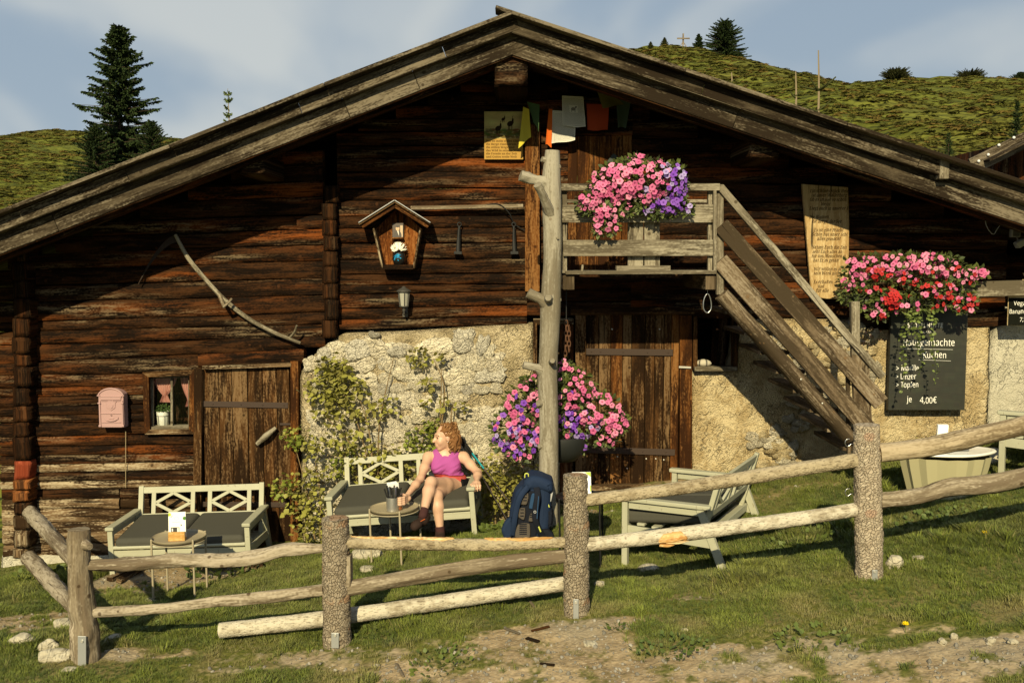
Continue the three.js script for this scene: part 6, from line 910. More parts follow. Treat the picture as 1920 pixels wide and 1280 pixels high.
{
  const z = SZ + 0.42, b = P(1710, 575, z), t = thing('wall_planter', 'long flower box of pink petunias and red geraniums above the chalkboard', 'flower box', b);
  part('trough', box(1.15, 0.1, 0.16, 0.0, 0.05, -0.1), plain(0.03, 0.03, 0.02, 0.7), t);
  flowerMass(t, [[1618, 500, 38, 22, 0.16, ['pink'], 20], [1600, 525, 28, 18, 0.14, ['pink'], 7], [1680, 495, 50, 20, 0.2, ['pink'], 26], [1735, 498, 46, 24, 0.2, ['pink', 'pink', 'pink', 'red'], 26], [1645, 512, 26, 14, 0.22, ['red'], 13], [1630, 545, 22, 12, 0.15, ['red'], 5], [1668, 560, 16, 20, 0.2, ['red'], 26], [1690, 520, 30, 16, 0.2, ['red', 'pink'], 8], [1725, 545, 30, 14, 0.18, ['pink', 'red'], 10], [1762, 545, 28, 18, 0.18, ['red', 'pink'], 14], [1800, 515, 30, 20, 0.15, ['pink', 'red'], 10], [1835, 512, 16, 10, 0.12, ['pink'], 12], [1808, 568, 24, 18, 0.14, ['red', 'pink', 'red'], 14], [1645, 590, 16, 10, 0.1, ['pink', 'red'], 5], [1580, 540, 6, 24, 0.06, ['pink'], 3], [1800, 540, 30, 40, 0.1, ['pink'], 3], [1775, 500, 34, 22, 0.14, ['pink'], 6], [1700, 570, 90, 16, 0.14, ['red', 'pink'], 10], [1620, 555, 40, 24, 0.14, ['pink', 'red'], 4], [1700, 486, 100, 9, 0.1, ['pink'], 10]], z, 0.0245, 803, 1.25);
  const g = box(0.62, 0.135, 0.1, 0, 0, 0), p = P(1860, 541, z - 0.1), be = single('planter_beam', g, W.grey, 'pale squared beam right of the flower box', 'beam'); be.position.copy(p); be.rotation.z = 0.03;
  // trailing ivy
  const r = rng(88), coin = new THREE.CircleGeometry(1, 9).translate(0, 0.6, 0), iv = thing('trailing_ivy', 'strings of round ivy leaves hanging in front of the chalkboard', 'ivy', P(1720, 585, z)), strand = (x0, y0, x1, y1, n, wid) => { const st = []; for (let i = 0; i <= 8; i++) { const f = i / 8; st.push(P(lerp(x0, x1, f) + Math.sin(i * 1.3) * 3, lerp(y0, y1, f), z + 0.06 - 0.05 * f).sub(iv.position)); } part('stem', tube(st, 0.0022, 24, 5), petuniaLeafDark, iv); const cv = new THREE.CatmullRomCurve3(st), L = []; for (let i = 0; i < n; i++) { const f = Math.pow(r(), 1.5), p = cv.getPoint(f); p.x += (r() - 0.5) * wid * (1.1 - f); p.z += (r() - 0.5) * 0.06; L.push([p, V((r() - 0.5) * 2, (r() - 0.4), 0.4), 0.0135 * (0.7 + 0.6 * r()) * (1.15 - 0.4 * f), r() * 1.6 - 0.8]); } part('leaves', foliageMesh(L, mergeVertices(coin)), leafMat(0.2, 0.26, 0.06), iv).userData.kind = 'stuff'; };
  strand(1700, 580, 1692, 738, 85, 0.1); strand(1728, 580, 1726, 705, 50, 0.09); strand(1748, 580, 1755, 722, 70, 0.1); strand(1714, 582, 1722, 660, 35, 0.07);
}
// ================================================================ CLIMBING SHRUBS ON THE RUBBLE WALL
{
  const r = rng(505), oliveA = leafMat(0.33, 0.32, 0.055), oliveB = leafMat(0.22, 0.2, 0.038), brightM = leafMat(0.2, 0.24, 0.022), stemM = plain(0.2, 0.14, 0.07, 0.9);
  const climber = (label, z, stems, blobs, seed) => {
    const rr = rng(seed), t = thing('climbing_shrub', label, 'shrub', P(stems[0][0][0], stems[0][0][1], z), 0, 'shrubs along the rubble wall'), o = t.position;
    for (const s of stems) part('stem', limb(s.map(([x, y], i) => P(x, y, z + 0.02 * Math.sin(i * 2)).sub(o)), [0.009, 0.006, 0.003], { seg: 24, rad: 6, rough: 0.05 }), stemM, t);
    const ls = [[], [], []]; for (const [px, py, rx, ry, n, L, kind, dep = 0.12] of blobs) { const c = P(px, py, z), k = -z / FOCAL; for (let i = 0; i < n * 1.7; i++) { const a = rr() * 6.283, q = Math.sqrt(rr()) * (0.8 + 0.6 * rr()); const p = V(c.x + Math.cos(a) * q * rx * k, c.y + Math.sin(a) * q * ry * k, c.z + (rr() - 0.3) * dep).sub(o); const w = kind === 2 ? (rr() < 0.8 ? 2 : 0) : rr() < 0.6 ? 0 : 1; ls[w].push([p, V(rr() - 0.5, 0.9 * rr() - 0.55, 0.2 + 0.5 * rr()), L * (0.65 + 0.6 * rr()), rr() * 6.3]); } }
    [oliveA, oliveB, brightM].forEach((m, i) => { if (ls[i].length) part('leaves', foliageMesh(ls[i], leafB), m, t).userData.kind = 'stuff'; });
    return t;
  };
  climber('leafy climber spreading over the left of the rubble wall', SZ + 0.09, [[[700, 905], [672, 800], [630, 700]], [[702, 900], [690, 800], [668, 730]], [[708, 900], [712, 790], [738, 670]], [[690, 900], [655, 830], [600, 770]]], [[628, 690, 34, 22, 95, 0.062, 0], [610, 730, 36, 26, 95, 0.06, 0], [655, 725, 34, 30, 80, 0.062, 0], [630, 770, 40, 22, 60, 0.06, 0], [690, 780, 30, 26, 34, 0.055, 0], [650, 820, 40, 22, 40, 0.055, 0], [725, 760, 22, 30, 20, 0.05, 0], [700, 850, 45, 28, 60, 0.05, 0]], 1);
  climber('thin climber with sparse leaves above the woman', SZ + 0.1, [[[828, 800], [832, 720], [812, 672]], [[820, 860], [826, 770], [828, 690]], [[846, 800], [846, 775], [850, 755]]], [[785, 668, 18, 20, 42, 0.052, 0, 0.06], [822, 668, 18, 9, 14, 0.05, 0, 0.05], [800, 720, 14, 14, 16, 0.055, 0, 0.05], [815, 755, 30, 12, 14, 0.06, 0, 0.05], [862, 760, 16, 12, 10, 0.06, 0, 0.05]], 2);
  climber('bushy green shrub between the bench back and the rubble wall', SZ + 0.05, [[[780, 900], [786, 850], [800, 800]], [[650, 900], [648, 860], [640, 830]]], [[790, 830, 32, 34, 110, 0.05, 2], [815, 800, 16, 18, 40, 0.05, 2], [650, 860, 28, 32, 85, 0.05, 2], [700, 880, 44, 22, 70, 0.05, 0], [740, 865, 40, 26, 60, 0.05, 0], [770, 905, 46, 36, 90, 0.05, 1], [690, 930, 50, 26, 60, 0.05, 1]], 3);
  climber('yellow green shrub beside the right jamb of the left door', SZ + 0.2, [[[590, 1010], [575, 920], [548, 820]], [[600, 1010], [600, 930], [590, 860]]], [[550, 818, 22, 20, 60, 0.05, 2], [585, 835, 26, 18, 44, 0.05, 0], [530, 915, 20, 18, 55, 0.048, 2], [575, 905, 36, 26, 70, 0.055, 0], [580, 950, 38, 30, 80, 0.055, 0], [590, 990, 32, 26, 70, 0.05, 0], [610, 880, 22, 22, 30, 0.05, 0]], 4);
  climber('dark leafy shrub between the bench and the rucksack', SZ + 0.15, [[[930, 1000], [925, 930], [900, 860]], [[945, 1000], [945, 930], [950, 880]]], [[915, 880, 34, 26, 80, 0.055, 0], [935, 920, 36, 34, 110, 0.055, 1], [905, 950, 30, 34, 60, 0.055, 0], [960, 890, 28, 26, 60, 0.055, 1], [1000, 900, 30, 30, 50, 0.055, 1], [920, 990, 30, 14, 40, 0.05, 2]], 5);
  void r;
}
// ================================================================ GRASS AND WEEDS
{
  const r = rng(2024), tuft = [];
  for (let i = 0; i < 9; i++) { const a = r() * 6.283, l = 0.7 + 0.5 * r(), b = 0.35 + 0.5 * r(), w = 0.055, o = V((r() - 0.5) * 0.7, 0, (r() - 0.5) * 0.7), dx = Math.cos(a), dz = Math.sin(a), px = -dz * w, pz = dx * w; tuft.push(geoFrom([o.x - px, 0, o.z - pz, o.x + px, 0, o.z + pz, o.x + dx * b * 0.35 - px * 0.8, l * 0.6, o.z + dz * b * 0.35 - pz * 0.8, o.x + dx * b * 0.35 + px * 0.8, l * 0.6, o.z + dz * b * 0.35 + pz * 0.8, o.x + dx * b, l, o.z + dz * b], [0, 1, 2, 2, 1, 3, 2, 3, 4])); }
  const mat = new THREE.MeshPhysicalMaterial({ color: rgb(1, 1, 1), roughness: 0.8, transmission: 0.25, thickness: 0, side: THREE.DoubleSide }), N = 150000, im = new THREE.InstancedMesh(merge(tuft), mat, N), m = new THREE.Matrix4(), q = new THREE.Quaternion(); let n = 0, guard = 0;
  while (n < N && guard++ < 900000) {
    const z = -9.45 + 4.9 * r(), x = (r() * 2 - 1) * (-z * 0.54 + 0.3), b = bareness(x, z); if (b > 0.14 + 0.8 * r() * r()) continue;
    const behind = sstep(-6.5, -7.0, z), lush = vn(x * 1.3 + 20, z * 1.3 + 20, 909), dry = vn(x * 2.7 + 90, z * 2.7 + 90, 911), h = (0.016 + 0.022 * r()) * (1 + 0.9 * behind * lush + 0.8 * sstep(0.6, 0.85, lush)) * (1 - 0.5 * b) * (0.55 + 0.9 * vn(x * 6 + 40, z * 6 + 40, 917) ** 2 + 0.4 * sstep(0.62, 0.9, vn(x * 15 + 40, z * 15 + 40, 919))) * (1 - 0.35 * sstep(-8.8, -9.3, z)); if (r() > 0.38 + 0.55 * behind + 0.4 * lush - 0.25 * sstep(0.6, 0.8, dry)) continue;
    q.setFromAxisAngle(V(0, 1, 0), r() * 6.28); m.compose(V(x, groundY(x, z) - 0.004, z), q, V(h * (1.0 + 0.5 * r()), h, h * (1.0 + 0.5 * r()))); im.setMatrixAt(n, m);
    const k = r(), clumpy = vn(x * 6 + 40, z * 6 + 40, 917), g = mix3([0.05, 0.082, 0.007], [0.2, 0.235, 0.022], clamp(k * 0.6 + clumpy * 0.6 - 0.1)), c = mix3(g, [0.30, 0.25, 0.10], clamp(sstep(0.42, 0.8, dry) * 0.7 * (1 - behind * 0.75) + (r() < 0.1 ? 0.5 : 0))); im.setColorAt(n, rgb(...c)); n++;
  }
  im.count = n; im.name = 'grass'; im.userData.kind = 'stuff'; im.userData.label = 'short patchy meadow grass around the fence'; scene.add(shadowed(im));
  // broad-leaved weeds
  const weed = (label, px, py, R0, nL, L, mat2, H = 0.03) => { const c = onGround(px, py), t = thing('weed', label, 'weed', c, 0, 'weeds in the grass'), ls = []; for (let i = 0; i < nL; i++) { const a = r() * 6.28, d = Math.sqrt(r()) * R0, x = Math.cos(a) * d, z = Math.sin(a) * d * 0.8; ls.push([V(x, groundY(c.x + x, c.z + z) - c.y + H * r() + 0.004, z), V(Math.cos(a) + (r() - 0.5), 0.5 + 0.7 * r(), Math.sin(a) + (r() - 0.5)), L * (0.6 + 0.7 * r()), r() * 6.3]); } part('leaves', foliageMesh(ls, leafB), mat2, t).userData.kind = 'stuff'; };
  const wg = leafMat(0.11, 0.15, 0.02), wd = leafMat(0.08, 0.12, 0.016);
  weed('low weed patch at the right foot of the side-on bench', 1500, 1020, 0.26, 130, 0.04, wg, 0.07); weed('small weed tuft left of the pale peeling post', 1478, 1038, 0.12, 45, 0.04, wg, 0.05); weed('weed patch below the right end of the lower fence rail', 1800, 975, 0.3, 120, 0.035, wg); weed('dark weed patch below the tub table', 1740, 985, 0.25, 90, 0.035, wd); weed('clover patch in the bare earth at the lower middle', 1255, 1225, 0.22, 110, 0.03, wd, 0.05); weed('clover patch near the lower right bare earth', 1520, 1200, 0.24, 90, 0.03, wg); weed('leafy weeds on the bare earth at the bottom centre', 830, 1245, 0.22, 90, 0.03, wg); weed('small dark weed beside the gravel', 1155, 1180, 0.06, 26, 0.025, wd); weed('weed beside the rucksack', 925, 998, 0.12, 50, 0.05, wg, 0.06); weed('low weeds behind the left fence rails', 270, 1185, 0.25, 80, 0.03, wg); weed('weeds at the hut corner behind the left fence', 70, 1090, 0.25, 90, 0.045, wg, 0.1); weed('weeds along the fallen birch log', 720, 1178, 0.25, 80, 0.03, wg); weed('grass clump beneath the tray table on the left', 420, 1075, 0.3, 120, 0.05, wd, 0.06);
  // two dandelions
  for (const [x, y, l] of [[1698, 1187, 'yellow dandelion blooming in the lower right grass'], [1846, 1014, 'tiny yellow flower in the grass under the right rails']]) { const c = onGround(x, y), t = thing('dandelion', l, 'flower', c, 0, 'yellow flowers in the grass'); part('stem', cyl(0.0025, 0.002, V(0, 0, 0), V(0, 0.05, 0), 5), wg, t); const pf = []; for (let i = 0; i < 26; i++) { const a = i * 2.4, g = new THREE.SphereGeometry(0.006, 5, 4); g.scale(1.8, 0.4, 0.6); g.rotateZ(0.2 + 0.5 * (i % 3)); g.rotateY(-a); g.translate(Math.cos(a) * 0.011, 0.052 + 0.003 * (i % 3), Math.sin(a) * 0.011); pf.push(g); } part('blossom', pf, plain(0.75, 0.55, 0.01, 0.7), t); }
}
// ---------------------------------------------------------------- stones and wood pieces on the ground
{
  const r = rng(333), rockMat = M({ map: crustMap([0.36, 0.32, 0.23], [0.52, 0.48, 0.37], [0.24, 0.2, 0.13], 501), bumpMap: crust, bumpScale: 0.03, roughness: 0.95 });
  const rock = (label, px, py, w, h, d, seed, mat = rockMat) => { const c = onGround(px, py), g = noisy(new THREE.IcosahedronGeometry(1, 4), 0.3, 1.5, seed); noisy(g, 0.1, 4, seed + 2); g.scale(w / 2, h / 2, d / 2); planarUV(g, 1, [0, 1]); g.translate(c.x, c.y + h * 0.18, c.z); single('stone', g, mat, label, 'stone', 'stones lying in the grass'); };
  rock('large pale stone at the lower left, leftmost of three', 42, 1210, 0.2, 0.13, 0.16, 3); rock('small pale stone right of the leftmost stone', 92, 1218, 0.13, 0.1, 0.11, 4); rock('flat long pale stone below the corner post on the left', 104, 1236, 0.22, 0.09, 0.16, 5); rock('pale stone right of the split corner post', 213, 1205, 0.11, 0.09, 0.1, 6); rock('half buried stone left of the corner post', 120, 1178, 0.16, 0.09, 0.14, 7); rock('white stone beside the pale peeling post', 1676, 1066, 0.11, 0.13, 0.1, 8); rock('flat grey stone right of the white stone', 1722, 1050, 0.09, 0.05, 0.08, 9); rock('pale stone right of the third fence post', 1126, 1100, 0.08, 0.06, 0.07, 10); rock('rock under the left end of the woman bench', 690, 1048, 0.26, 0.13, 0.22, 11); rock('flat stone under a leg of the woman table', 690, 1070, 0.14, 0.05, 0.12, 12); rock('white slab under a leg of the left tray table', 286, 1127, 0.13, 0.04, 0.11, 13); rock('pale stone below the side-on bench', 1215, 1070, 0.16, 0.08, 0.14, 14); rock('dark stone behind the tub table', 1862, 872, 0.2, 0.2, 0.2, 15); rock('dirty flat stone at the lower left edge', 130, 1260, 0.1, 0.04, 0.09, 16);
  rock('small stone left of the lower right gravel', 1768, 1207, 0.05, 0.045, 0.045, 21); rock('paired pebble in the lower right gravel', 1790, 1198, 0.04, 0.05, 0.04, 22); rock('round pebble near the lower right edge', 1858, 1206, 0.06, 0.05, 0.05, 23); rock('white pebble near the right edge in gravel', 1900, 1206, 0.055, 0.045, 0.05, 24); rock('flat grey stone in the middle gravel', 1107, 1208, 0.09, 0.03, 0.08, 25); rock('white pebble in the grass at the bottom middle', 706, 1250, 0.04, 0.025, 0.03, 26); rock('white pebble left of the clover patch', 1283, 1186, 0.05, 0.035, 0.04, 27);
  // pebbles: gravel nobody could count
  const N = 4200, im = new THREE.InstancedMesh(noisy(new THREE.IcosahedronGeometry(1, 1), 0.2, 1.7, 3), M({ color: rgb(1, 1, 1), roughness: 0.95 }), N), m = new THREE.Matrix4(), q = new THREE.Quaternion(); let n = 0, guard = 0;
  while (n < N && guard++ < 200000) { const z = -9.3 + 4.8 * r(), x = (r() * 2 - 1) * (-z * 0.54 + 0.2); if (bareness(x, z) < 0.35 + 0.5 * r()) continue; const s = 0.0025 + 0.012 * Math.pow(r(), 7); q.setFromEuler(new THREE.Euler(r() * 6, r() * 6, r() * 6)); m.compose(V(x, groundY(x, z) + s * 0.3, z), q, V(s * (1 + 0.5 * r()), s * 0.8, s)); im.setMatrixAt(n, m); const k = 0.15 + 0.25 * r() * r(); im.setColorAt(n, rgb(k, k * 0.92, k * 0.76)); n++; }
  im.count = n; im.name = 'gravel'; im.userData.kind = 'stuff'; im.userData.label = 'loose pale gravel on bare earth'; scene.add(shadowed(im));
  const chip = (label, x0, y0, x1, y1, w, mat) => { const a = onGround(x0, y0), b = onGround(x1, y1); a.y += 0.012; b.y += 0.012; single('wood_chip', noisy(bar(a, b, 0.012, w), 0.003, 30, x0), mat, label, 'wood chip', 'bark and wood chips on the ground'); };
  chip('pale stick lying on the middle gravel', 946, 1181, 974, 1192, 0.02, W.grey); chip('orange bark chip on the middle gravel', 996, 1187, 1030, 1178, 0.02, W.warm); chip('red brown bark chip below the orange one', 987, 1199, 1010, 1207, 0.03, W.logRed); chip('pale splinter left of the third fence post', 970, 1133, 984, 1146, 0.022, W.rail); chip('short splinter beside the pale one', 993, 1130, 1002, 1142, 0.02, W.rail); chip('long brown splinter at the bottom edge', 742, 1248, 756, 1272, 0.018, W.rail); chip('bark chip in the earth below the gravel', 1012, 1247, 1040, 1252, 0.02, W.logRed);
  const pl = (label, x0, y0, x1, y1, w) => { const a = onGround(x0, y0), b = onGround(x1, y1); a.y += 0.03; b.y += 0.03; single('loose_board', bar(a, b, 0.04, w), W.logPale, label, 'board', 'boards under the left bench'); };
  pl('weathered board under the left foot of the empty bench', 205, 1092, 248, 1072, 0.06); pl('shorter board beside it under the empty bench', 222, 1096, 262, 1072, 0.05); pl('board under the right foot of the empty bench', 455, 1072, 492, 1066, 0.09);
}
// ================================================================ WOMAN ON THE BENCH
// distance fields, meshed with surface nets
const cap = (a, b, ra, rb) => ({ a, d: b.clone().sub(a), l2: b.distanceToSquared(a), ra, rb });
function dCap(c, x, y, z) { const px = x - c.a.x, py = y - c.a.y, pz = z - c.a.z, t = clamp((px * c.d.x + py * c.d.y + pz * c.d.z) / c.l2), qx = px - c.d.x * t, qy = py - c.d.y * t, qz = pz - c.d.z * t; return Math.sqrt(qx * qx + qy * qy + qz * qz) - lerp(c.ra, c.rb, t); }
const ell = (c, rx, ry, rz, q) => ({ c, r: [rx, ry, rz], q: q ? q.clone().invert() : null });
const _v = V(0, 0, 0);
function dEll(e, x, y, z) { _v.set(x - e.c.x, y - e.c.y, z - e.c.z); if (e.q) _v.applyQuaternion(e.q); const k0 = Math.hypot(_v.x / e.r[0], _v.y / e.r[1], _v.z / e.r[2]), k1 = Math.hypot(_v.x / e.r[0] ** 2, _v.y / e.r[1] ** 2, _v.z / e.r[2] ** 2); return k1 < 1e-9 ? -Math.min(...e.r) : k0 * (k0 - 1) / k1; }
const dAny = (p, x, y, z) => (p.d ? dCap(p, x, y, z) : dEll(p, x, y, z));
const smin = (a, b, k) => { const h = Math.max(k - Math.abs(a - b), 0) / k; return Math.min(a, b) - h * h * k * 0.25; };
function blend(list, k) { return (x, y, z) => { let d = 1e3; for (const p of list) { const q = dAny(p, x, y, z); d = d > 900 ? q : smin(d, q, k); } return d; }; }
function nets(f, lo, hi, cell) {
  const nx = Math.ceil((hi.x - lo.x) / cell) + 1, ny = Math.ceil((hi.y - lo.y) / cell) + 1, nz = Math.ceil((hi.z - lo.z) / cell) + 1, F = new Float32Array(nx * ny * nz), id = new Int32Array(nx * ny * nz).fill(-1), at = (i, j, k) => (k * ny + j) * nx + i, pos = [], idx = [];
  for (let k = 0; k < nz; k++) for (let j = 0; j < ny; j++) for (let i = 0; i < nx; i++) F[at(i, j, k)] = f(lo.x + i * cell, lo.y + j * cell, lo.z + k * cell);
  const E = [[0, 1], [2, 3], [4, 5], [6, 7], [0, 2], [1, 3], [4, 6], [5, 7], [0, 4], [1, 5], [2, 6], [3, 7]], O = [0, 1, 2, 3, 4, 5, 6, 7].map((c) => [c & 1, (c >> 1) & 1, c >> 2]);
  for (let k = 0; k < nz - 1; k++) for (let j = 0; j < ny - 1; j++) for (let i = 0; i < nx - 1; i++) {
    const v = O.map(([a, b, c]) => F[at(i + a, j + b, k + c)]); let s = 0; for (const q of v) if (q < 0) s++; if (!s || s === 8) continue;
    let x = 0, y = 0, z = 0, n = 0; for (const [a, b] of E) if (v[a] < 0 !== v[b] < 0) { const t = v[a] / (v[a] - v[b]); x += lerp(O[a][0], O[b][0], t); y += lerp(O[a][1], O[b][1], t); z += lerp(O[a][2], O[b][2], t); n++; }
    id[at(i, j, k)] = pos.length / 3; pos.push(lo.x + (i + x / n) * cell, lo.y + (j + y / n) * cell, lo.z + (k + z / n) * cell);
  }
  const quad = (a, b, c, d, flip) => { if (a < 0 || b < 0 || c < 0 || d < 0) return; flip ? idx.push(a, c, b, a, d, c) : idx.push(a, b, c, a, c, d); };
  for (let k = 1; k < nz - 1; k++) for (let j = 1; j < ny - 1; j++) for (let i = 1; i < nx - 1; i++) { const s = F[at(i, j, k)] < 0; if (s !== F[at(i + 1, j, k)] < 0) quad(id[at(i, j - 1, k - 1)], id[at(i, j, k - 1)], id[at(i, j, k)], id[at(i, j - 1, k)], !s); if (s !== F[at(i, j + 1, k)] < 0) quad(id[at(i - 1, j, k - 1)], id[at(i - 1, j, k)], id[at(i, j, k)], id[at(i, j, k - 1)], !s); if (s !== F[at(i, j, k + 1)] < 0) quad(id[at(i - 1, j - 1, k)], id[at(i, j - 1, k)], id[at(i, j, k)], id[at(i - 1, j, k)], !s); }
  return geoFrom(pos, idx);
}
function around(list, pad) { const lo = V(1e3, 1e3, 1e3), hi = V(-1e3, -1e3, -1e3); for (const p of list) { const pts = p.d ? [[p.a, p.ra], [p.a.clone().add(p.d), p.rb]] : [[p.c, Math.max(...p.r)]]; for (const [c, r] of pts) { lo.min(c.clone().subScalar(r + pad)); hi.max(c.clone().addScalar(r + pad)); } } return [lo, hi]; }
{
  const O = P(846, 925, -9.0), J = (x, y, z) => P(x, y, z).sub(O), t = thing('person', 'woman in a purple sleeveless top and black shorts sitting with crossed legs', 'person', O);
  const skin = new THREE.MeshPhysicalMaterial({ roughness: 0.5, map: colorTex(512, 512, (u, v) => { const a = fbm(u * 9, v * 9, 3, 4, 9, 9), b = vn(u * 160, v * 160, 5, 160, 160); let c = mix3([0.55, 0.33, 0.215], [0.61, 0.39, 0.27], a); return b > 0.86 ? mix3(c, [0.42, 0.22, 0.12], 0.35) : c; }) });
  const hipL = J(859, 914, -9.08), hipR = J(838, 914, -9.08), waist = J(842, 892, -9.13), chest = J(836, 869, -9.13), neck0 = J(836, 853, -9.13), neck1 = J(834, 838, -9.11), sR = J(803, 857, -9.09), sL = J(869, 857, -9.11);
  const eR = J(788, 898, -8.84), wR = J(762, 930, -8.58), eL = J(896, 886, -8.93), wL = J(894, 903, -8.72), kU = J(808, 904, -8.66), aU = J(794, 960, -8.42), kD = J(819, 929, -8.64), aD = J(825, 993, -8.6);
  const mid = (a, b, f) => a.clone().lerp(b, f);
  const torso = [ell(chest.clone().add(V(0, 0.01, 0)), 0.125, 0.13, 0.09), ell(waist, 0.112, 0.12, 0.09), ell(mid(hipL, hipR, 0.5).add(V(0, 0.015, 0)), 0.15, 0.105, 0.115), cap(mid(neck0, sR, 0.45), mid(neck0, sL, 0.45), 0.05, 0.05), ell(chest.clone().add(V(-0.055, -0.012, 0.075)), 0.06, 0.055, 0.05), ell(chest.clone().add(V(0.06, -0.012, 0.07)), 0.06, 0.055, 0.05)];
  const limbs = [cap(neck0, neck1, 0.047, 0.043), cap(mid(neck0, sR, 0.3), sR, 0.04, 0.048), cap(mid(neck0, sL, 0.3), sL, 0.04, 0.048), cap(sR, mid(sR, eR, 0.5), 0.046, 0.039), cap(mid(sR, eR, 0.5), eR, 0.039, 0.031), cap(eR, mid(eR, wR, 0.35), 0.031, 0.033), cap(mid(eR, wR, 0.35), wR, 0.033, 0.021), cap(sL, mid(sL, eL, 0.5), 0.046, 0.04), cap(mid(sL, eL, 0.5), eL, 0.04, 0.032), cap(eL, mid(eL, wL, 0.35), 0.032, 0.034), cap(mid(eL, wL, 0.35), wL, 0.034, 0.022),
    cap(hipL, mid(hipL, kU, 0.5), 0.082, 0.066), cap(mid(hipL, kU, 0.5), kU, 0.066, 0.047), cap(kU, mid(kU, aU, 0.3), 0.045, 0.05), cap(mid(kU, aU, 0.3), aU, 0.05, 0.029), cap(hipR, mid(hipR, kD, 0.5), 0.085, 0.07), cap(mid(hipR, kD, 0.5), kD, 0.066, 0.049), cap(kD, mid(kD, aD, 0.32), 0.046, 0.051), cap(mid(kD, aD, 0.32), aD, 0.051, 0.03)];
  const bodyF = blend(torso.concat(limbs), 0.03), [lo, hi] = around(torso.concat(limbs), 0.03);
  const pieces = [nets(bodyF, lo, hi, 0.011)];
  // head: +z is where the face looks
  const HC = J(834, 819, -9.1), headQ = new THREE.Quaternion().setFromEuler(new THREE.Euler(0.07, R(-70), 0.03, 'YXZ')), hp = (x, y, z) => V(x, y, z);
  const H = [ell(hp(0, 0.03, -0.018), 0.076, 0.086, 0.092), ell(hp(0, -0.035, 0.03), 0.057, 0.078, 0.06), ell(hp(0, -0.097, 0.06), 0.024, 0.02, 0.02), cap(hp(0, 0.012, 0.085), hp(0, -0.027, 0.107), 0.009, 0.0125), cap(hp(-0.03, 0.024, 0.074), hp(0.03, 0.024, 0.074), 0.014, 0.014), ell(hp(-0.033, -0.03, 0.056), 0.03, 0.03, 0.028), ell(hp(0.033, -0.03, 0.056), 0.03, 0.03, 0.028), cap(hp(-0.017, -0.06, 0.083), hp(0.017, -0.06, 0.083), 0.008, 0.008), cap(hp(-0.014, -0.072, 0.08), hp(0.014, -0.072, 0.08), 0.008, 0.008), ell(hp(-0.077, -0.005, -0.008), 0.012, 0.03, 0.018), ell(hp(0.077, -0.005, -0.008), 0.012, 0.03, 0.018), cap(hp(0, -0.05, -0.03), hp(0, -0.16, -0.05), 0.05, 0.045)];
  const hf = blend(H, 0.02), headF = (x, y, z) => { let d = hf(x, y, z); for (const s of [-1, 1]) { const e = Math.hypot(x - s * 0.032, (y - 0.004) * 1.3, z - 0.098) - 0.017; d = -smin(-d, e, 0.012); } const m = Math.hypot(x * 0.4, (y + 0.066) * 1.5, z - 0.098) - 0.0075; return -smin(-d, m, 0.004); };
  pieces.push(nets(headF, V(-0.11, -0.19, -0.14), V(0.11, 0.14, 0.14), 0.0042).applyMatrix4(new THREE.Matrix4().compose(HC, headQ, V(1, 1, 1))));
  // hands
  const handMesh = (list, k) => { const [a, b] = around(list, 0.012); pieces.push(nets(blend(list, k), a, b, 0.0032)); };
  {  // left hand lies over the front end of the armrest
    const p0 = wL, kn = J(893, 908, -8.655), up = V(0, 1, 0), list = [cap(p0, mid(p0, kn, 0.5), 0.023, 0.022), cap(mid(p0, kn, 0.3).add(V(-0.022, 0, 0)), kn.clone().add(V(-0.026, 0, 0)), 0.013, 0.011), cap(mid(p0, kn, 0.3).add(V(0.022, 0, 0)), kn.clone().add(V(0.028, -0.002, 0)), 0.013, 0.011), cap(mid(p0, kn, 0.4), kn, 0.016, 0.012)];
    [[-0.029, 0.032, 0.03], [-0.01, 0.037, 0.034], [0.01, 0.035, 0.032], [0.029, 0.029, 0.026]].forEach(([dx, l1, l2]) => { const a = kn.clone().add(V(dx, 0.003, 0)), b = a.clone().add(V(dx * 0.15, -0.006, l1)), c = b.clone().add(V(0, -l2 * 0.75, l2 * 0.45)), d = c.clone().add(V(0, -0.018, -0.002)); list.push(cap(a, b, 0.0095, 0.0088), cap(b, c, 0.0088, 0.008), cap(c, d, 0.008, 0.007)); });
    const ta = mid(p0, kn, 0.25).add(V(-0.026, -0.004, 0)), tb = ta.clone().add(V(-0.02, -0.012, 0.03)); list.push(cap(ta, tb, 0.0125, 0.0105), cap(tb, tb.clone().add(V(0.002, -0.012, 0.026)), 0.0105, 0.0085)); void up; handMesh(list, 0.008);
  }
  {  // right hand closes on the glass
    const g = V(P(748.5, 955, -8.36).x, T2.y - 0.012, -8.36).sub(O), gy = g.y + 0.085, pm = V(g.x + 0.052, gy, g.z - 0.03), list = [cap(wR, pm.clone().add(V(0.02, 0, -0.03)), 0.021, 0.022)];
    for (let i = 0; i < 4; i++) { const y = gy + 0.028 - i * 0.0185, k = V(g.x + 0.05, y, g.z - 0.012), a = V(g.x + 0.043, y - 0.002, g.z + 0.022), b = V(g.x + 0.014, y - 0.004, g.z + 0.044), c = V(g.x - 0.016, y - 0.005, g.z + 0.04); list.push(cap(pm.clone().add(V(0.012, 0.02 - i * 0.013, -0.028)), k, 0.0135, 0.011), cap(k, a, 0.0098, 0.009), cap(a, b, 0.009, 0.0083), cap(b, c, 0.0083, 0.0072)); }
    list.push(cap(pm.clone().add(V(0.008, 0.02, -0.02)), V(g.x + 0.022, gy + 0.036, g.z - 0.042), 0.013, 0.0105), cap(V(g.x + 0.022, gy + 0.036, g.z - 0.042), V(g.x - 0.012, gy + 0.03, g.z - 0.04), 0.0105, 0.0085)); handMesh(list, 0.009);
  }
  part('body', planarUV(merge(pieces), 1.6, [0, 1]), skin, t);
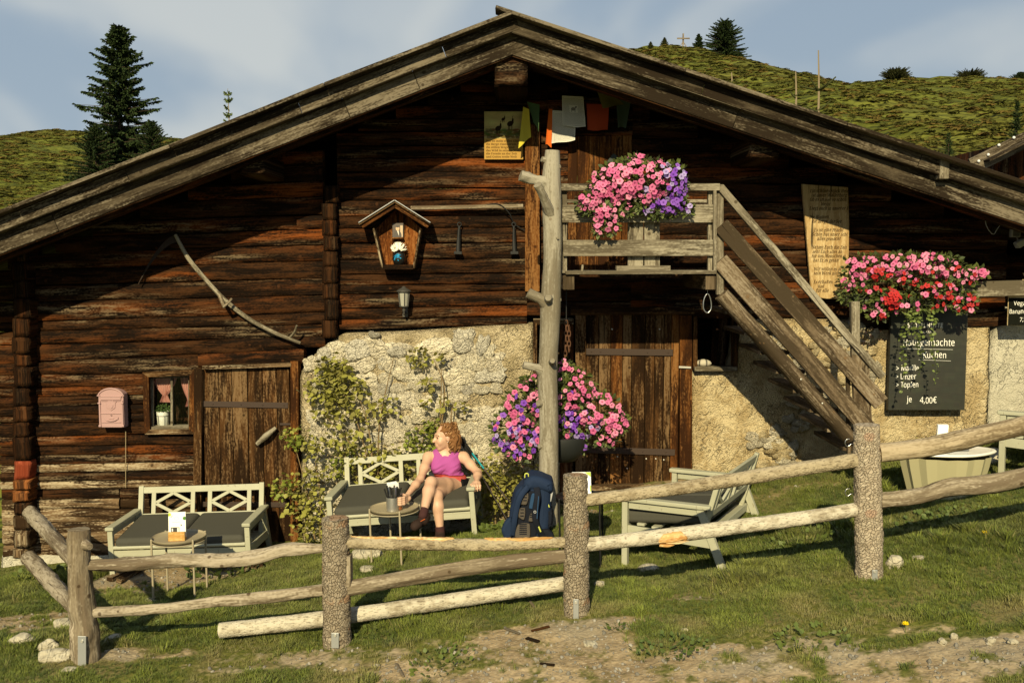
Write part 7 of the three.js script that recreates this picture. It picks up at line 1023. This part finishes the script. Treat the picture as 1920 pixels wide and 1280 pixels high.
  // face details
  const hm = new THREE.Matrix4().compose(HC, headQ, V(1, 1, 1)), face = (name, geos, mat) => part(name, geos.map((g) => g.applyMatrix4(hm)), mat, t), E3 = (x, y, z, a, b, c) => new THREE.SphereGeometry(1, 12, 8).scale(a, b, c).translate(x, y, z);
  for (const s of [-1, 1]) { face('eye', [E3(s * 0.032, 0.003, 0.0785, 0.012, 0.0048, 0.007)], plain(0.05, 0.03, 0.02, 0.3)); face('eyebrow', [tube([V(s * 0.016, 0.026, 0.0885), V(s * 0.034, 0.031, 0.084), V(s * 0.05, 0.024, 0.069)], 0.0032, 12, 6)], plain(0.12, 0.055, 0.025, 0.8)); }
  face('lips', [E3(0, -0.0605, 0.0875, 0.017, 0.0042, 0.006), E3(0, -0.0695, 0.0855, 0.015, 0.0048, 0.006)], plain(0.42, 0.13, 0.10, 0.45));
  face('earring', [E3(-0.084, -0.036, -0.002, 0.004, 0.004, 0.004), E3(0.084, -0.036, -0.002, 0.004, 0.004, 0.004)], steel);
  // clothing: shells round the body, clipped at neckline, armholes, waist and hems
  const tsF = blend(torso, 0.045), wr = (x, y, z) => (fbm(x * 7 + y * 5 + 30, y * 26 - x * 15 + 30, 3, 3) - 0.5) * 0.026 * (0.5 + sstep(0.05, -0.06, y - chest.y)), hemY = (x) => mid(hipL, hipR, 0.5).y + 0.125 - 0.09 * (x - waist.x) * 0.9;
  const neckCut = cap(neck0.clone().add(V(0, 0.012, 0.03)), neck1.clone().add(V(0, 0.05, 0.02)), 0.062, 0.07), armCut = (s) => cap(s.clone().add(V(Math.sign(s.x - neck0.x) * 0.022, -0.02, 0)), s.clone().add(V(Math.sign(s.x - neck0.x) * 0.05, -0.12, 0.03)), 0.046, 0.05), cR = armCut(sR), cL = armCut(sL);
  const shirtF = (x, y, z) => Math.max(tsF(x, y, z) - 0.013 + wr(x, y, z), -dCap(neckCut, x, y, z), -dCap(cR, x, y, z), -dCap(cL, x, y, z)); const [tl, th] = around(torso, 0.04);
  part('top', nets((x, y, z) => Math.max(shirtF(x, y, z), hemY(x) - y), tl, th, 0.0075), M({ color: rgb(0.37, 0.082, 0.29), roughness: 0.9 }), t); part('top_hem', nets((x, y, z) => Math.max(shirtF(x, y, z) - 0.002, y - hemY(x) + 0.004, hemY(x) - 0.085 - y), tl, th, 0.0075), plain(0.42, 0.075, 0.06, 0.85), t, 'orange red lower band of the top');
  const sh = [torso[2], cap(hipL, mid(hipL, kU, 0.26), 0.09, 0.082), cap(hipR, mid(hipR, kD, 0.26), 0.09, 0.08)], shF = blend(sh, 0.03), [sl, shh] = around(sh, 0.04), dU = kU.clone().sub(hipL).normalize();
  part('shorts', nets((x, y, z) => Math.max(shF(x, y, z) - 0.011, (x - hipL.x) * dU.x + (y - hipL.y) * dU.y + (z - hipL.z) * dU.z - 0.085, y - hemY(x) + 0.02), sl, shh, 0.009), plain(0.008, 0.008, 0.009, 0.8), t);
  const shoe = (a, toe, k, side) => { const d = toe.clone().sub(a).normalize(), heel = a.clone().addScaledVector(d, -0.045).add(V(0, -0.04, 0)), F = [cap(heel, toe, 0.035, 0.032), cap(a.clone().add(V(0, 0.012, 0)), heel.clone().addScaledVector(d, 0.05), 0.042, 0.042), ell(toe.clone().addScaledVector(d, -0.03), 0.042, 0.034, 0.042)], fn = blend(F, 0.03), [l, h] = around(F, 0.03); part('shoe', nets(fn, l, h, 0.007), plain(0.035, 0.022, 0.018, 0.75), t); const sole = [cap(heel.clone().add(V(0, -0.026, 0)), toe.clone().add(V(0, -0.024, 0)), 0.03, 0.03)], [l2, h2] = around(sole, 0.02); part('sole', nets((x, y, z) => Math.max(blend(sole, 0.01)(x, y, z), 0), l2, h2, 0.012).attributes.position.count ? nets(blend(sole, 0.01), l2, h2, 0.008).applyMatrix4(new THREE.Matrix4()) : new THREE.BufferGeometry(), plain(0.01, 0.01, 0.01, 0.8), t); part('laces', [tube([a.clone().add(V(0.03, 0, 0.03)).addScaledVector(d, 0.03), a.clone().add(V(-0.01, -0.01, 0.05)).addScaledVector(d, 0.05), a.clone().add(V(-0.03, -0.02, 0.03)).addScaledVector(d, 0.06)], 0.004, 10, 5)], plain(0.5, 0.12, 0.03, 0.7), t); void k; void side; };
  shoe(aU.clone().add(V(0, -0.03, 0)), J(777, 988, -8.32), 1); shoe(aD.clone().add(V(0, -0.035, 0)), J(826, 1012, -8.45), 2);
  for (const [a, k] of [[aU, kU], [aD, kD]]) { const d = k.clone().sub(a).normalize(), b = a.clone().addScaledVector(d, 0.028), F = [cap(a.clone().addScaledVector(d, -0.03), b, 0.039, 0.041)], [l, h] = around(F, 0.02); part('sock', nets((x, y, z) => Math.max(dAny(F[0], x, y, z), (x - b.x) * d.x + (y - b.y) * d.y + (z - b.z) * d.z), l, h, 0.006), plain(0.055, 0.025, 0.024, 0.9), t); }
  // curly shoulder-length hair
  const hr = rng(67), hairM = M({ color: rgb(0.2, 0.094, 0.036), roughness: 0.65 }), hairL = M({ color: rgb(0.38, 0.205, 0.08), roughness: 0.6 }), HB = [ell(hp(0, 0.042, -0.03), 0.084, 0.082, 0.09), ell(hp(0.0, -0.02, -0.085), 0.085, 0.095, 0.055), ell(hp(0.0, -0.085, -0.085), 0.075, 0.06, 0.05), ell(hp(0.062, -0.03, -0.055), 0.035, 0.08, 0.045), ell(hp(-0.062, -0.03, -0.055), 0.035, 0.08, 0.045)], hbF = blend(HB, 0.03);
  const hair = nets((x, y, z) => Math.max(hbF(x, y, z) + (vn3(x * 45 + 20, y * 45 + 20, z * 45 + 20, 5) - 0.5) * 0.03, z - 0.056 - 0.4 * Math.max(0, y - 0.06) + 0.04 * sstep(0.075, 0.02, y)), V(-0.14, -0.18, -0.18), V(0.14, 0.17, 0.12), 0.006).applyMatrix4(hm); const hairP = part('hair', hair, hairM, t), curls = [[], []];
  for (let i = 0; i < 420; i++) { const a = hr() * 6.283, top = hr() < 0.35, y0 = top ? 0.06 + 0.06 * hr() : 0.06 - 0.12 * hr(), q = hp(Math.cos(a) * 0.069, y0, Math.sin(a) * 0.06 - 0.045); if (q.z > -0.015 && y0 < 0.075) continue; if (q.z > 0.04) continue; const n = q.clone().sub(hp(0, 0.01, -0.04)).normalize(), L = 0.05 + 0.05 * hr(), pts = [], rr = 0.007 + 0.006 * hr(), ph = hr() * 6; for (let s = 0; s <= 9; s++) { const f = s / 9; pts.push(q.clone().addScaledVector(n, 0.006 + 0.012 * Math.sin(f * 3)).add(V(Math.cos(ph + f * 9) * rr, -f * L, Math.sin(ph + f * 9) * rr))); } curls[hr() < 0.45 ? 1 : 0].push(tube(pts, 0.0022 + 0.0022 * hr(), 14, 4)); }
  part('curls', curls[0].map((g) => g.applyMatrix4(hm)), hairM, hairP).userData.kind = 'stuff'; part('curls', curls[1].map((g) => g.applyMatrix4(hm)), hairL, hairP).userData.kind = 'stuff';
}
// ================================================================ RUCKSACK AND POLES
{
  const z = -8.07, O = onGround(990, 1010), q = (x, y, dz = 0) => P(x, y, z + dz).sub(V(O.x, P(990, 1008, z).y, z)), t = thing('rucksack', 'navy hiking rucksack leaning against the bleached trunk', 'rucksack', [O.x, P(990, 1008, z).y, z]);
  const navy = plain(0.016, 0.028, 0.062, 0.75), navyL = plain(0.025, 0.06, 0.13, 0.7), dark = plain(0.011, 0.013, 0.02, 0.8), padM = M({ color: rgb(0.10, 0.085, 0.07), roughness: 0.95, bumpMap: heightTex(128, 128, (u, v) => (Math.sin(u * 75.4) * Math.sin(v * 75.4) > 0 ? 1 : 0), 6, 6), bumpScale: 0.002 }), lime = plain(0.6, 0.65, 0.12, 0.6);
  const puff = (pts, d0, depth, bev, mat, name, amp = 0.006) => { const s = new THREE.CatmullRomCurve3(pts.map(([x, y]) => { const p = q(x, y); return V(p.x, p.y, 0); }), true, 'catmullrom', 0.3).getPoints(40).map((p) => new THREE.Vector2(p.x, p.y)); const g = new THREE.ExtrudeGeometry(new THREE.Shape(s), { depth: Math.max(0.001, depth - 2 * bev), bevelEnabled: true, bevelSize: bev, bevelThickness: bev, bevelSegments: 4, bevelOffset: -bev }); g.translate(0, 0, d0 + bev); const m = noisy(g, amp, 16, pts.length); planarUV(m, 1); return part(name, m, mat, t); };
  puff([[958, 1010], [955, 965], [966, 925], [984, 905], [1012, 902], [1034, 912], [1034, 960], [1026, 1008], [990, 1012]], -0.24, 0.26, 0.06, navy, 'main_sack', 0.01);
  puff([[980, 918], [983, 901], [997, 891], [1018, 893], [1036, 903], [1037, 918], [1030, 924], [1005, 918]], -0.26, 0.30, 0.05, navy, 'lid', 0.008);
  puff([[963, 1006], [966, 958], [980, 922], [1005, 922], [1010, 960], [1004, 1006]], 0.0, 0.035, 0.014, dark, 'back_panel', 0.003); puff([[992, 950], [997, 924], [1008, 924], [1006, 950]], 0.02, 0.03, 0.008, navyL, 'blue_panel', 0.002);
  for (const [pts, n] of [[[[977, 942], [981, 925], [990, 922], [991, 930], [987, 943]], 3], [[[972, 966], [974, 951], [984, 950], [985, 962], [982, 972]], 3], [[[966, 1004], [970, 982], [980, 978], [993, 980], [994, 1000], [990, 1006]], 6], [[[991, 974], [994, 960], [1000, 956], [1000, 974]], 3]]) { const pd = puff(pts, 0.03, 0.03, 0.01, padM, 'foam_pad', 0.002), ys = pts.map((p) => p[1]), xs = pts.map((p) => p[0]), y0 = Math.min(...ys), y1 = Math.max(...ys), x0 = Math.min(...xs), x1 = Math.max(...xs); for (let i = 0; i < n; i++) { const y = lerp(y0 + 5, y1 - 5, n > 1 ? i / (n - 1) : 0.5); part('groove', cyl(0.005, 0.005, q(lerp(x0, x1, 0.28), y, 0.059), q(lerp(x0, x1, 0.78), y, 0.059), 6), dark, pd); } }
  const strapF = (pts, w, th, mat, name) => { const cv = new THREE.CatmullRomCurve3(pts), g = [], n = 22, pos = [], idx = []; for (let i = 0; i <= n; i++) { const c = cv.getPoint(i / n), T = cv.getTangent(i / n), S = T.clone().cross(V(0, 0, 1)).normalize(), N = S.clone().cross(T).normalize(); for (const [a, b] of [[-1, -0.5], [-0.9, 0.5], [0.9, 0.5], [1, -0.5]]) { const p = c.clone().addScaledVector(S, a * w / 2).addScaledVector(N, b * th); pos.push(p.x, p.y, p.z); } } for (let i = 0; i < n; i++) for (let j = 0; j < 4; j++) { const a = i * 4 + j, b = i * 4 + (j + 1) % 4; idx.push(a, b, a + 4, b, b + 4, a + 4); } void g; return part(name, geoFrom(pos, idx), mat, t); };
  strapF([q(1006, 914, 0.05), q(1008, 930, 0.09), q(1004, 955, 0.1), q(1004, 975, 0.1), q(1010, 992, 0.08), q(1018, 1006, 0.05)], 0.05, 0.022, dark, 'shoulder_strap'); strapF([q(990, 912, 0.05), q(976, 930, 0.08), q(968, 955, 0.07), q(964, 980, 0.06), q(960, 1002, 0.03)], 0.045, 0.022, navy, 'shoulder_strap'); strapF([q(1010, 930, 0.104), q(1008, 955, 0.114), q(1007, 972, 0.112)], 0.008, 0.004, navyL, 'strap_edge');
  puff([[940, 992], [946, 976], [958, 968], [964, 980], [960, 1006], [946, 1009]], -0.03, 0.08, 0.025, navy, 'hip_belt'); puff([[1012, 992], [1028, 990], [1038, 998], [1038, 1009], [1014, 1009]], -0.03, 0.08, 0.02, dark, 'hip_belt');
  puff([[1026, 960], [1036, 955], [1038, 975], [1032, 992], [1024, 985]], -0.16, 0.16, 0.04, dark, 'side_pocket'); part('compression_strap', [bar(q(1031, 940, -0.02), q(1035, 922, -0.02), 0.02, 0.01)], plain(0.4, 0.4, 0.4), t);
  part('lime_tab', bar(q(1010, 987, 0.1), q(1014, 997, 0.085), 0.012, 0.008), lime, t); part('lime_tab', bar(q(1027, 943, 0.0), q(1030, 951, 0.0), 0.01, 0.008), lime, t); part('haul_loop', tube([q(984, 895, 0), q(985, 888, 0.01), q(990, 888, 0.01), q(991, 893, 0)], 0.005, 14, 6), lime, t); part('logo', new THREE.TorusGeometry(0.009, 0.0022, 6, 16).translate(q(1003, 953, 0.113).x, q(1003, 953).y, 0.115), plain(0.5, 0.5, 0.5), t);
}
for (const [l, a, b, z0, z1] of [['upper', [866, 824], [968, 958], -9.3, -8.75], ['lower', [868, 832], [952, 976], -9.28, -8.7]]) {
  const A = P(a[0], a[1], z0), B = P(b[0], b[1], z1), t = thing('trekking_pole', l + ' of two trekking poles leaning beside the bench', 'trekking pole', A, 0, 'trekking poles beside the bench'), e = B.clone().sub(A), at = (f) => e.clone().multiplyScalar(f);
  part('grip', limb([at(0), at(0.08), at(0.2)], [0.016, 0.015, 0.011], { seg: 10, rad: 10, rough: 0 }), plain(0.015, 0.015, 0.015, 0.7), t); part('upper_shaft', cyl(0.008, 0.008, at(0.2), at(0.42), 10), plain(0.02, 0.38, 0.45, 0.3, { metalness: 0.3 }), t); part('lower_shaft', cyl(0.0065, 0.005, at(0.42), at(1), 8), plain(0.30, 0.24, 0.2, 0.25, { metalness: 0.9 }), t);
}
renderer.render(scene, camera);
